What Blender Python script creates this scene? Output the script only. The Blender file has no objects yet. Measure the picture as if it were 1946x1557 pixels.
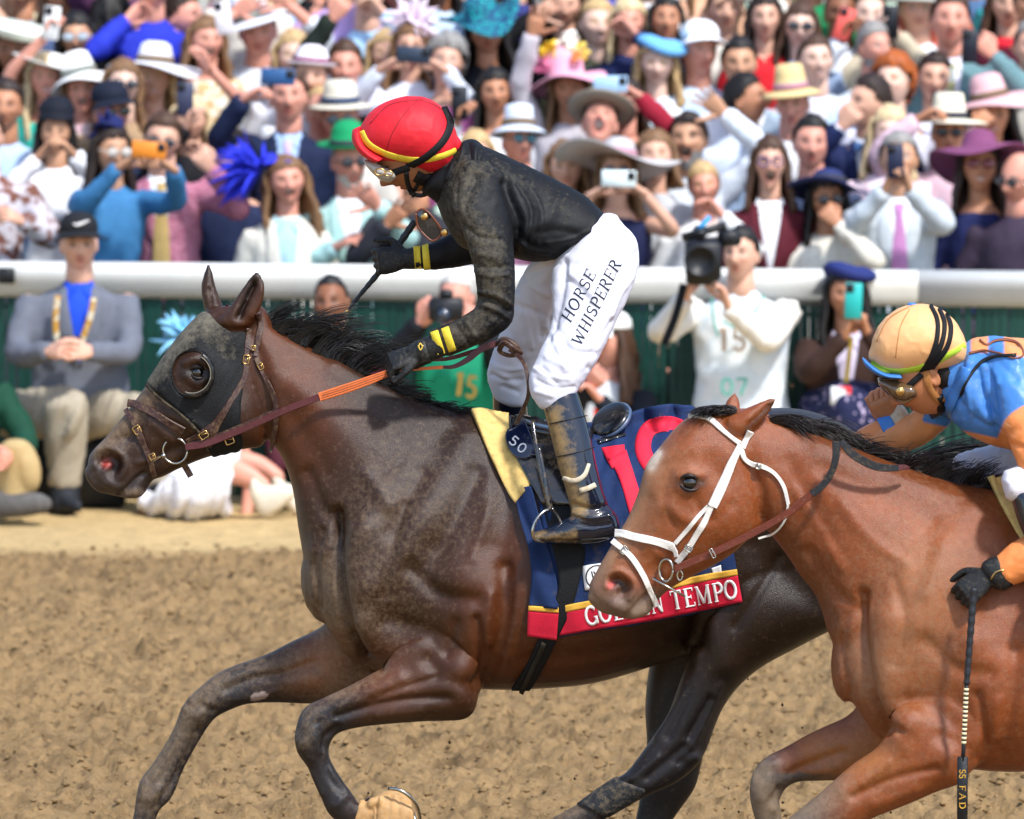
import bpy, math, random
import numpy as np
from mathutils import Vector, Matrix
from mathutils.bvhtree import BVHTree
R = math.radians
rng = np.random.default_rng(7)
random.seed(7)
sc = bpy.context.scene
COL = sc.collection

# ---------------------------------------------------------------- camera
PW, PH = 1946, 1557
FPX = 16000.0
CAMH = 3.76
PITCH = math.atan(1452.5 / FPX)
cd = bpy.data.cameras.new('camera')
cam = bpy.data.objects.new('camera', cd)
COL.objects.link(cam)
cam.location = (0, 0, CAMH)
cam.rotation_euler = (math.pi / 2 - PITCH, 0, 0)
cd.sensor_width = 36
cd.lens = FPX / PW * 36
cd.clip_start = 0.5
cd.clip_end = 3000
cd.dof.use_dof = True
cd.dof.focus_distance = 24.75
cd.dof.aperture_fstop = 5.6
sc.camera = cam

# ---------------------------------------------------------------- world, sun, exposure
SUNV = Vector((0.42, -0.60, 0.98)).normalized()      # towards the sun
w = bpy.data.worlds.new('World'); sc.world = w; w.use_nodes = True
nt = w.node_tree
sky = nt.nodes.new('ShaderNodeTexSky'); sky.sky_type = 'NISHITA'; sky.sun_disc = False
sky.sun_elevation = math.asin(SUNV.z)
sky.sun_rotation = math.atan2(SUNV.x, SUNV.y)
sky.air_density = 1.0; sky.dust_density = 1.2; sky.ozone_density = 1.0
bg = nt.nodes['Background']; bg.inputs[1].default_value = 0.15
nt.links.new(sky.outputs[0], bg.inputs[0])
sl = bpy.data.lights.new('sun', 'SUN'); sl.energy = 2.6; sl.angle = R(5.0); sl.color = (1.0, 0.982, 0.955)
so = bpy.data.objects.new('sun', sl); COL.objects.link(so)
so.rotation_euler = SUNV.to_track_quat('Z', 'Y').to_euler()
so.location = (10, 0, 20)
vs = sc.view_settings
vs.view_transform = 'Standard'; vs.look = 'None'; vs.exposure = 0.84; vs.gamma = 1.0
sc.render.engine = 'CYCLES'
sc.cycles.use_denoising = True
sc.cycles.max_bounces = 6
sc.cycles.diffuse_bounces = 3
sc.cycles.glossy_bounces = 3
sc.cycles.caustics_reflective = False
sc.cycles.caustics_refractive = False

# ---------------------------------------------------------------- coordinates
CP, SP = math.cos(PITCH), math.sin(PITCH)
def at(px, py, Y):
    """world point on the vertical plane at distance Y whose picture position is px, py"""
    px = np.asarray(px, float); py = np.asarray(py, float); Y = np.asarray(Y, float)
    u = (px - PW / 2) / FPX; v = (PH / 2 - py) / FPX
    dy = CP + v * SP; dz = -SP + v * CP
    t = Y / dy
    return np.stack([u * t, Y + 0 * t, CAMH + dz * t], -1)
def proj(P):
    P = np.asarray(P, float)
    z = P[..., 2] - CAMH; y = P[..., 1]
    dep = y * CP - z * SP; up = y * SP + z * CP
    return PW / 2 + P[..., 0] / dep * FPX, PH / 2 - up / dep * FPX
def ray(px, py):
    p = at(px, py, 10.0)
    o = Vector((0, 0, CAMH)); d = (Vector(p) - o).normalized()
    return o, d
YH1 = 25.0      # plane of the leading horse
YH2 = 23.85     # plane of the second horse

# ---------------------------------------------------------------- mesh helpers
class Geo:
    def __init__(s): s.v = []; s.f = []; s.n = 0
    def add(s, V, F):
        V = np.asarray(V, float).reshape(-1, 3)
        s.f += [tuple(int(i) + s.n for i in f) for f in F]
        s.v.append(V); s.n += len(V)
        return s
    def verts(s): return np.concatenate(s.v) if s.v else np.zeros((0, 3))

def catmull(A, n):
    """resample the rows of A along a smooth curve through them"""
    A = np.asarray(A, float)
    K = len(A)
    if K < 2: return np.repeat(A, n, 0)
    t = np.concatenate([[0], np.cumsum(np.linalg.norm(np.diff(A[:, :3], axis=0), axis=1) + 1e-6)])
    m = np.zeros_like(A)
    for i in range(K):
        a = max(i - 1, 0); b = min(i + 1, K - 1)
        m[i] = (A[b] - A[a]) / (t[b] - t[a])
    q = np.linspace(0, t[-1], n)
    i = np.clip(np.searchsorted(t, q, 'right') - 1, 0, K - 2)
    h = (t[i + 1] - t[i]); s = ((q - t[i]) / h)[:, None]; h = h[:, None]
    return ((2*s**3 - 3*s**2 + 1) * A[i] + (s**3 - 2*s**2 + s) * h * m[i]
            + (-2*s**3 + 3*s**2) * A[i+1] + (s**3 - s**2) * h * m[i+1])

def tube_faces(nr, nk, closed=True, caps=True):
    F = []
    for i in range(nr - 1):
        for k in range(nk if closed else nk - 1):
            k2 = (k + 1) % nk
            F.append((i*nk + k, i*nk + k2, (i+1)*nk + k2, (i+1)*nk + k))
    if caps:
        F.append(tuple(range(nk))[::-1]); F.append(tuple((nr-1)*nk + k for k in range(nk)))
    return F

def loft(g, st, Y0, nk=44, nr=None, p=0.92, rnd=True):
    """stations (top px, top py, bottom px, bottom py, half width m [, depth offset m [, narrowing at top]])"""
    S = [list(s) + [0, 0][len(s) - 5:] if len(s) < 7 else list(s) for s in st]
    S = np.array(S, float)
    mid = (S[:, 0:2] + S[:, 2:4]) / 2
    order = np.concatenate([mid, S[:, 4:5] * 0, S], 1)
    nr = nr or max(10, int(np.sum(np.linalg.norm(np.diff(mid, axis=0), axis=1)) / 9))
    S = catmull(order, nr)[:, 3:]
    if rnd:   # round off both ends
        def end(S, flip):
            a = S[-1] if flip else S[0]; b = S[-2] if flip else S[1]
            m = (a[:2] + a[2:4]) / 2; mb = (b[:2] + b[2:4]) / 2
            d = m - mb; d = d / (np.linalg.norm(d) + 1e-9)
            hl = np.linalg.norm(a[:2] - a[2:4]) / 2
            out = []
            for q in (0.45, 0.8, 0.97):
                r = math.sqrt(1 - q * q); c = m + d * hl * q * 0.55
                e = a.copy(); e[:2] = c + (a[:2] - m) * r; e[2:4] = c + (a[2:4] - m) * r; e[4] = a[4] * r
                out.append(e)
            return np.array(out)
        S = np.concatenate([end(S, False)[::-1], S, end(S, True)])
    nr = len(S)
    top = at(S[:, 0], S[:, 1], Y0 - S[:, 5]); bot = at(S[:, 2], S[:, 3], Y0 - S[:, 5])
    c = (top + bot) / 2; h = (top - bot) / 2
    a = np.linspace(0, 2*math.pi, nk, endpoint=False)
    x = np.sign(np.cos(a)) * np.abs(np.cos(a)) ** p; y = np.sign(np.sin(a)) * np.abs(np.sin(a)) ** p
    V = c[:, None, :] + h[:, None, :] * x[None, :, None]
    wd = S[:, 4][:, None] * y[None] * (1 - S[:, 6][:, None] * x[None])
    V[:, :, 1] -= wd
    g.add(V.reshape(-1, 3), tube_faces(nr, nk))
    return g

def tube(g, P, rad, nk=8, caps=True, flat=None):
    """round tube along world points; rad scalar or per point"""
    P = np.asarray(P, float); n = len(P)
    rad = np.broadcast_to(np.asarray(rad, float), (n,))
    T = np.gradient(P, axis=0); T /= np.linalg.norm(T, axis=1)[:, None] + 1e-12
    up = np.array([0, 0, 1.0]) if abs(T[0, 2]) < 0.9 else np.array([1.0, 0, 0])
    a = np.linspace(0, 2*math.pi, nk, endpoint=False)
    N = up - T[0] * np.dot(up, T[0]); N /= np.linalg.norm(N)
    V = []
    for i in range(n):
        N = N - T[i] * np.dot(N, T[i]); N /= np.linalg.norm(N) + 1e-12
        B = np.cross(T[i], N)
        V.append(P[i] + rad[i] * (np.cos(a)[:, None] * N + np.sin(a)[:, None] * B * (flat or 1)))
    g.add(np.concatenate(V), tube_faces(n, nk, caps=caps))
    return g

def box(g, c, s, M=None, bev=0.0):
    """box with chamfered edges: centre, full size"""
    h = np.asarray(s, float) / 2
    b = min(bev, *(h * 0.9)) if bev else 0
    if not b:
        V = np.array([[x, y, z] for x in (-1, 1) for y in (-1, 1) for z in (-1, 1)], float) * h
        F = [(0,1,3,2), (4,6,7,5), (0,4,5,1), (2,3,7,6), (0,2,6,4), (1,5,7,3)]
    else:
        V = []; idx = {}
        for x in (-1, 1):
            for y in (-1, 1):
                for z in (-1, 1):
                    for ax in range(3):
                        q = np.array([x, y, z], float) * (h - b); q[ax] = (x, y, z)[ax] * h[ax]
                        idx[(x, y, z, ax)] = len(V); V.append(q)
        V = np.array(V); F = []
        I = lambda x, y, z, a: idx[(x, y, z, a)]
        for s_ in (-1, 1):
            for a, q in ((0, lambda u, v: (s_, u, v)), (1, lambda u, v: (u, s_, v)), (2, lambda u, v: (u, v, s_))):
                F.append(tuple(I(*q(u, v), a) for u, v in ((-1,-1), (1,-1), (1,1), (-1,1))))
        for u in (-1, 1):
            for v in (-1, 1):
                F.append((I(-1,u,v,1), I(1,u,v,1), I(1,u,v,2), I(-1,u,v,2)))
                F.append((I(u,-1,v,0), I(u,1,v,0), I(u,1,v,2), I(u,-1,v,2)))
                F.append((I(u,v,-1,0), I(u,v,1,0), I(u,v,1,1), I(u,v,-1,1)))
        for x in (-1, 1):
            for y in (-1, 1):
                for z in (-1, 1): F.append(tuple(I(x, y, z, a) for a in range(3)))
    if M is not None: V = V @ np.array(M)[:3, :3].T
    g.add(V + np.asarray(c, float), F)
    return g

def lathe(g, prof, n=32, c=(0, 0, 0), M=None, sx=1.0, sy=1.0, wave=None):
    """profile of (radius, z) turned about z; wave(angle, radius) adds height"""
    prof = np.asarray(prof, float)
    a = np.linspace(0, 2*math.pi, n, endpoint=False)
    V = np.zeros((len(prof), n, 3))
    V[..., 0] = prof[:, 0:1] * np.cos(a) * sx; V[..., 1] = prof[:, 0:1] * np.sin(a) * sy; V[..., 2] = prof[:, 1:2]
    if wave is not None: V[..., 2] += wave(a[None, :], prof[:, 0:1])
    V = V.reshape(-1, 3)
    if M is not None: V = V @ np.array(M)[:3, :3].T
    g.add(V + np.asarray(c, float), tube_faces(len(prof), n, caps=True))
    return g

def mesh_from(name, V, F, smooth=True):
    me = bpy.data.meshes.new(name)
    V = np.asarray(V, np.float32)
    if isinstance(F, np.ndarray):
        me.vertices.add(len(V)); me.vertices.foreach_set('co', V.ravel())
        nf, k = F.shape
        me.loops.add(nf * k); me.loops.foreach_set('vertex_index', F.astype(np.int32).ravel())
        me.polygons.add(nf); me.polygons.foreach_set('loop_start', (np.arange(nf) * k).astype(np.int32))
        me.polygons.foreach_set('loop_total', np.full(nf, k, np.int32))
        me.update(calc_edges=True)
    else:
        me.from_pydata([tuple(v) for v in V.tolist()], [], F)
    me.validate()
    if smooth: me.polygons.foreach_set('use_smooth', np.ones(len(me.polygons), bool))
    me.update()
    return me

def orient(me):
    import bmesh
    bm = bmesh.new(); bm.from_mesh(me); bmesh.ops.recalc_face_normals(bm, faces=bm.faces); bm.to_mesh(me); bm.free()

def obj(name, geo, mat, parent=None, smooth=True, fix=True):
    if isinstance(geo, bpy.types.Mesh): me = geo
    else:
        me = mesh_from(name, geo.verts(), geo.f, smooth)
        if fix: orient(me)
    o = bpy.data.objects.new(name, me)
    COL.objects.link(o)
    if mat is not None: me.materials.append(mat)
    if parent is not None:
        o.parent = parent
        o.matrix_parent_inverse = parent.matrix_basis.inverted()
    return o

def empty(name, loc, label, cat, group=None):
    o = bpy.data.objects.new(name, None); COL.objects.link(o)
    o.location = loc; o.empty_display_size = 0.1
    tag(o, label, cat, group)
    return o
def tag(o, label=None, cat=None, group=None, kind=None):
    if label: o['label'] = label
    if cat: o['category'] = cat
    if group: o['group'] = group
    if kind: o['kind'] = kind
    return o

_tmp = None
def remesh(geo, voxel, iters=4, smooth=0.5):
    """fuse overlapping closed shapes into one continuous skin; returns vertices and quads"""
    me = mesh_from('tmp', geo.verts(), geo.f, False)
    orient(me)
    o = bpy.data.objects.new('tmp', me)
    COL.objects.link(o)
    m = o.modifiers.new('r', 'REMESH'); m.mode = 'VOXEL'; m.voxel_size = voxel
    dg = bpy.context.evaluated_depsgraph_get()
    ev = o.evaluated_get(dg)
    m2 = ev.to_mesh()
    n = len(m2.vertices); V = np.empty(n * 3, np.float32); m2.vertices.foreach_get('co', V); V = V.reshape(-1, 3).astype(float)
    npoly = len(m2.polygons)
    L = np.empty(len(m2.loops), np.int32); m2.loops.foreach_get('vertex_index', L)
    tot = np.empty(npoly, np.int32); m2.polygons.foreach_get('loop_total', tot)
    assert (tot == 4).all()
    Q = L.reshape(-1, 4).copy()
    ev.to_mesh_clear()
    bpy.data.objects.remove(o); bpy.data.meshes.remove(me)
    V = relax(V, Q, iters, smooth)
    return V, Q

def edges_of(Q):
    E = np.concatenate([Q[:, [i, (i + 1) % Q.shape[1]]] for i in range(Q.shape[1])])
    n = int(Q.max()) + 1
    key = np.unique(np.minimum(E[:, 0], E[:, 1]).astype(np.int64) * n + np.maximum(E[:, 0], E[:, 1]))
    return np.stack([key // n, key % n], 1)
def relax(V, Q, iters=4, f=0.5):
    E = edges_of(Q); n = len(V)
    deg = np.bincount(E.ravel(), minlength=n).astype(float)[:, None]; deg[deg == 0] = 1
    V = V.copy()
    for it in range(iters):
        for fac in (f, -f * 0.96):       # Taubin: smooth without shrinking
            S = np.zeros_like(V)
            for k in range(3):
                S[:, k] = np.bincount(E[:, 0], V[E[:, 1], k], n) + np.bincount(E[:, 1], V[E[:, 0], k], n)
            V += fac * (S / deg - V)
    return V
def normals_of(V, Q):
    a = V[Q[:, 2]] - V[Q[:, 0]]; b = V[Q[:, 3 % Q.shape[1]]] - V[Q[:, 1]]
    fn = np.cross(a, b); N = np.zeros_like(V)
    for c in range(Q.shape[1]):
        for k in range(3): N[:, k] += np.bincount(Q[:, c], fn[:, k], len(V))
    return N / (np.linalg.norm(N, axis=1)[:, None] + 1e-12)
def seg_dist(X, Y, poly):
    """distance from each (X, Y) to a polyline and the position along it"""
    poly = np.asarray(poly, float)
    best = np.full(X.shape, 1e9)
    if len(poly) == 1: return np.hypot(X - poly[0, 0], Y - poly[0, 1])
    for a, b in zip(poly[:-1], poly[1:]):
        d = b - a; L = (d ** 2).sum() + 1e-9
        t = np.clip(((X - a[0]) * d[0] + (Y - a[1]) * d[1]) / L, 0, 1)
        best = np.minimum(best, np.hypot(X - a[0] - t * d[0], Y - a[1] - t * d[1]))
    return best
def sculpt(V, Q, strokes, drange=None):
    """push the skin in or out along drawn strokes: (polyline px, width px, amount m)"""
    X, Yp = proj(V); N = normals_of(V, Q)
    cv = np.array([0, 0, CAMH]) - V; cv /= np.linalg.norm(cv, axis=1)[:, None]
    face = np.clip((N * cv).sum(1) * 2.2, 0, 1)
    D = np.zeros(len(V))
    for s in strokes:
        poly, wd, amp = s[:3]
        pl = catmull(np.array([(a, b, 0) for a, b in poly], float), max(2, 6 * len(poly)))[:, :2] if len(poly) > 2 else np.array(poly, float)
        r = wd * 3
        box_ = (X > pl[:, 0].min() - r) & (X < pl[:, 0].max() + r) & (Yp > pl[:, 1].min() - r) & (Yp < pl[:, 1].max() + r)
        if len(s) > 3: box_ &= (V[:, 1] > s[3][0]) & (V[:, 1] < s[3][1])
        i = np.nonzero(box_)[0]
        if not len(i): continue
        d = seg_dist(X[i], Yp[i], pl)
        D[i] += amp * np.exp(-(d / wd) ** 2)
    return V + N * (D * face)[:, None]
def set_col(me, C, name='Col'):
    a = me.color_attributes.new(name, 'FLOAT_COLOR', 'POINT')
    if C.shape[1] == 3: C = np.concatenate([C, np.ones((len(C), 1))], 1)
    a.data.foreach_set('color', C.astype(np.float32).ravel())
def smoothstep(a, b, x):
    t = np.clip((x - a) / (b - a), 0, 1); return t * t * (3 - 2 * t)
def noise2(x, y, seed=0):
    """smooth value noise on arrays"""
    xi = np.floor(x).astype(np.int64); yi = np.floor(y).astype(np.int64); fx = x - xi; fy = y - yi
    def h(i, j):
        n = (i * 374761393 + j * 668265263 + seed * 974634777) & 0xffffffff
        n = ((n ^ (n >> 13)) * 1274126177) & 0xffffffff
        return ((n ^ (n >> 16)) & 0xffff) / 65535.0
    u = fx*fx*(3 - 2*fx); v = fy*fy*(3 - 2*fy)
    return (h(xi, yi)*(1-u) + h(xi+1, yi)*u)*(1-v) + (h(xi, yi+1)*(1-u) + h(xi+1, yi+1)*u)*v

# ---------------------------------------------------------------- materials
def srgb(h):
    if isinstance(h, str):
        h = h.lstrip('#'); c = [int(h[i:i+2], 16) / 255 for i in (0, 2, 4)]
    else: c = h
    return tuple(((x + 0.055) / 1.055) ** 2.4 if x > 0.04045 else x / 12.92 for x in c)
_mc = {}
def mat(name, col, rough=0.6, spec=0.4, var=0.12, scale=30, bump=0.0, bscale=200, metal=0, coat=0, dirt=None, sheen=0, attr=None, col2=None, sub=0, dattr=None, c2p=0.45):
    """surface with broken-up colour and relief; dirt = (colour, amount, scale)"""
    key = (name,)
    if key in _mc: return _mc[key]
    m = bpy.data.materials.new(name); m.use_nodes = True; _mc[key] = m
    nt = m.node_tree; N = nt.nodes; L = nt.links
    b = N['Principled BSDF']
    tc = N.new('ShaderNodeTexCoord')
    b.inputs['Roughness'].default_value = rough
    b.inputs['Specular IOR Level'].default_value = spec
    b.inputs['Metallic'].default_value = metal
    b.inputs['Coat Weight'].default_value = coat
    b.inputs['Coat Roughness'].default_value = 0.08
    if sheen: b.inputs['Sheen Weight'].default_value = sheen; b.inputs['Sheen Roughness'].default_value = 0.4
    if sub: b.inputs['Subsurface Weight'].default_value = sub; b.inputs['Subsurface Radius'].default_value = (0.012, 0.005, 0.003); b.inputs['Subsurface Scale'].default_value = 1.0
    if attr:
        at_ = N.new('ShaderNodeAttribute'); at_.attribute_name = attr; base = at_.outputs['Color']
    else:
        r_ = N.new('ShaderNodeRGB'); r_.outputs[0].default_value = (*col, 1); base = r_.outputs[0]
    nz = N.new('ShaderNodeTexNoise'); nz.inputs['Scale'].default_value = scale; nz.inputs['Detail'].default_value = 5
    L.new(tc.outputs['Object'], nz.inputs['Vector'])
    if col2 is not None:
        mx0 = N.new('ShaderNodeMix'); mx0.data_type = 'RGBA'
        rp = N.new('ShaderNodeValToRGB'); rp.color_ramp.elements[0].position = c2p; rp.color_ramp.elements[1].position = c2p + .08
        L.new(nz.outputs['Fac'], rp.inputs[0]); L.new(rp.outputs[0], mx0.inputs['Factor'])
        L.new(base, mx0.inputs['A']); mx0.inputs['B'].default_value = (*col2, 1); base = mx0.outputs['Result']
    mp = N.new('ShaderNodeMapRange'); mp.inputs['From Min'].default_value = 0.25; mp.inputs['From Max'].default_value = 0.75
    mp.inputs['To Min'].default_value = 1 - var; mp.inputs['To Max'].default_value = 1 + var
    L.new(nz.outputs['Fac'], mp.inputs['Value'])
    mx = N.new('ShaderNodeMix'); mx.data_type = 'RGBA'; mx.blend_type = 'MULTIPLY'; mx.inputs['Factor'].default_value = 1
    L.new(base, mx.inputs['A']); L.new(mp.outputs['Result'], mx.inputs['B'])
    out = mx.outputs['Result']
    if dirt:
        dn = N.new('ShaderNodeTexNoise'); dn.inputs['Scale'].default_value = dirt[2] * 1.5; dn.inputs['Detail'].default_value = 10; dn.inputs['Roughness'].default_value = 0.74
        L.new(tc.outputs['Object'], dn.inputs['Vector'])
        rp = N.new('ShaderNodeValToRGB'); e = rp.color_ramp.elements
        e[0].position = 0.60 - dirt[1] * 0.42; e[1].position = e[0].position + 0.30
        dsrc = dn.outputs['Fac']
        if dattr:
            da = N.new('ShaderNodeAttribute'); da.attribute_name = dattr; md = N.new('ShaderNodeMath'); md.operation = 'MULTIPLY_ADD'; md.inputs[1].default_value = 0.42
            L.new(da.outputs['Fac'], md.inputs[0]); L.new(dsrc, md.inputs[2]); dsrc = md.outputs[0]
        L.new(dsrc, rp.inputs[0])
        mm = N.new('ShaderNodeMix'); mm.data_type = 'RGBA'; L.new(out, mm.inputs['A']); mm.inputs['B'].default_value = (*dirt[0], 1)
        ml = N.new('ShaderNodeMath'); ml.operation = 'MULTIPLY'; ml.inputs[1].default_value = dirt[3] if len(dirt) > 3 else 0.75
        L.new(rp.outputs[0], ml.inputs[0]); L.new(ml.outputs[0], mm.inputs['Factor']); out = mm.outputs['Result']
        rr = N.new('ShaderNodeMix'); rr.inputs['A'].default_value = rough; rr.inputs['B'].default_value = 0.9
        L.new(ml.outputs[0], rr.inputs['Factor']); L.new(rr.outputs['Result'], b.inputs['Roughness'])
    L.new(out, b.inputs['Base Color'])
    if bump:
        bn = N.new('ShaderNodeTexNoise'); bn.inputs['Scale'].default_value = bscale; bn.inputs['Detail'].default_value = 6
        L.new(tc.outputs['Object'], bn.inputs['Vector'])
        bp = N.new('ShaderNodeBump'); bp.inputs['Strength'].default_value = bump; bp.inputs['Distance'].default_value = 0.004
        L.new(bn.outputs['Fac'], bp.inputs['Height']); L.new(bp.outputs[0], b.inputs['Normal'])
    return m
# ================================================================ the setting
def node_ground():
    m = bpy.data.materials.new('track dirt'); m.use_nodes = True
    nt = m.node_tree; N = nt.nodes; L = nt.links; b = N['Principled BSDF']
    b.inputs['Roughness'].default_value = 0.95; b.inputs['Specular IOR Level'].default_value = 0.15
    tc = N.new('ShaderNodeTexCoord'); at_ = N.new('ShaderNodeAttribute'); at_.attribute_name = 'Col'
    def noise(s, d=6, r=0.6):
        n = N.new('ShaderNodeTexNoise'); n.inputs['Scale'].default_value = s; n.inputs['Detail'].default_value = d; n.inputs['Roughness'].default_value = r
        L.new(tc.outputs['Object'], n.inputs['Vector']); return n
    n1 = noise(45, 8, 0.7); n2 = noise(9, 5)
    def rng_(n, lo, hi):
        mp = N.new('ShaderNodeMapRange'); mp.inputs['From Min'].default_value = 0.3; mp.inputs['From Max'].default_value = 0.7
        mp.inputs['To Min'].default_value = lo; mp.inputs['To Max'].default_value = hi; L.new(n.outputs['Fac'], mp.inputs['Value']); return mp.outputs['Result']
    def mul(a, v):
        x = N.new('ShaderNodeMix'); x.data_type = 'RGBA'; x.blend_type = 'MULTIPLY'; x.inputs['Factor'].default_value = 1
        L.new(a, x.inputs['A']); L.new(v, x.inputs['B']); return x.outputs['Result']
    c = mul(at_.outputs['Color'], rng_(n1, 0.78, 1.2)); c = mul(c, rng_(n2, 0.85, 1.12))
    L.new(c, b.inputs['Base Color'])
    bp = N.new('ShaderNodeBump'); bp.inputs['Strength'].default_value = 1.0; bp.inputs['Distance'].default_value = 0.018
    L.new(n1.outputs['Fac'], bp.inputs['Height']); L.new(bp.outputs[0], b.inputs['Normal'])
    return m
M_GROUND = node_ground()
C_TAN = np.array(srgb('#a0835b')); C_DAMP = np.array(srgb('#4f3e2b')); C_PALE = np.array(srgb('#d0b27e'))
YEDGE = 34.75
def fbm(x, y, seed, o=4):
    s = 0; a = 1; t = 0
    for i in range(o):
        s = s + a * noise2(x, y, seed + i); t += a; a *= 0.5; x = x * 2.03 + 7.1; y = y * 2.03 + 3.7
    return s / t
def ground_z(X, Y):
    edge = smoothstep(-0.25, 0.25, Y - YEDGE + 0.35 * (fbm(X * 1.1, Y * 1.1, 91, 3) - 0.5))
    h = 0.030 * (fbm(X * 4, Y * 3.2, 11, 3) - 0.5)                       # harrow swells
    l1 = np.maximum(fbm(X * 34, Y * 15, 21, 3) - 0.49, 0) * 0.115         # clods
    l2 = np.maximum(fbm(X * 60, Y * 34, 31, 2) - 0.46, 0) * 0.05
    rough = h + l1 + l2
    soft = 0.03 * (fbm(X * 2.2, Y * 2.2, 41, 3) - 0.5) + 0.03 * np.maximum(fbm(X * 14, Y * 14, 45, 2) - 0.55, 0)
    return rough * (1 - edge) + soft * edge + 0.012 * edge, edge
def build_ground():
    xs = np.concatenate([np.linspace(-9, -2.7, 30)[:-1], np.arange(-2.7, 2.7, 0.0155), np.linspace(2.7, 9, 30)])
    ys = np.concatenate([np.linspace(19, 26.2, 60)[:-1], np.arange(26.2, 35.4, 0.032), np.linspace(35.4, 37.6, 60)])
    X, Y = np.meshgrid(xs, ys)
    Z, edge = ground_z(X, Y)
    V = np.stack([X, Y, Z], -1).reshape(-1, 3)
    ny, nx = X.shape
    i = (np.arange(ny - 1)[:, None] * nx + np.arange(nx - 1)[None]).ravel()
    Q = np.stack([i, i + 1, i + nx + 1, i + nx], 1)
    me = mesh_from('dirt_track', V, Q)
    damp = np.clip((fbm(X * 24, Y * 9, 61, 3) - 0.55) * 3.5, 0, 1) * (1 - edge)
    patch = fbm(X * 1.3, Y * 0.7, 71, 3)
    c = C_TAN[None, None] * (0.90 + 0.2 * patch[..., None])
    c = c * (1 - 0.65 * damp[..., None]) + C_DAMP * 0.65 * damp[..., None]
    c = c * (1 - edge[..., None]) + C_PALE * (0.9 + 0.2 * patch[..., None]) * edge[..., None]
    set_col(me, c.reshape(-1, 3))
    o = obj('dirt_track', me, M_GROUND); tag(o, kind='structure')
    # the land all round
    g = Geo(); g.add([(-400, -60, -0.06), (400, -60, -0.06), (400, 900, -0.06), (-400, 900, -0.06)], [(0, 1, 2, 3)])
    o = obj('ground', g, mat('dry earth', srgb('#a88c66'), 0.95, 0.1, 0.2, 3, 0.5, 30)); tag(o, kind='structure')
    # loose crumbs of earth thrown on the surface
    g = Geo(); r2 = np.random.default_rng(3)
    base = np.array([(0,0,1),(.9,0,.3),(.28,.85,.3),(-.72,.53,.3),(-.72,-.53,.3),(.28,-.85,.3),(0,0,-.5)], float)
    F = [(0,1,2),(0,2,3),(0,3,4),(0,4,5),(0,5,1),(6,2,1),(6,3,2),(6,4,3),(6,5,4),(6,1,5)]
    n = 9500
    X = r2.uniform(-2.7, 2.7, n); Y = 26.4 + 9.0 * r2.random(n) ** 1.1
    keep = Y < YEDGE + 0.6 * r2.random(n) - 0.2
    X, Y = X[keep], Y[keep]; Z, _ = ground_z(X, Y)
    m = len(X); s = (0.004 + 0.014 * r2.random(m) ** 3)[:, None, None]
    V = base[None] * s * r2.uniform(0.6, 1.3, (m, 7, 3)) * (1.2, 1, 0.75) + np.stack([X, Y, Z], 1)[:, None] + np.array([0, 0, .2]) * s
    V = V.reshape(-1, 3); F = (np.array(F)[None] + 7 * np.arange(m)[:, None, None]).reshape(-1, 3)
    me = mesh_from('loose_dirt', V, F, False)
    cc = np.repeat(C_TAN[None] * r2.uniform(0.7, 1.12, (len(X), 1)), 7, 0); set_col(me, cc)
    tag(obj('loose_dirt', me, M_GROUND), 'loose crumbs of tan earth scattered over the harrowed dirt track', 'dirt', kind='stuff')
build_ground()

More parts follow.
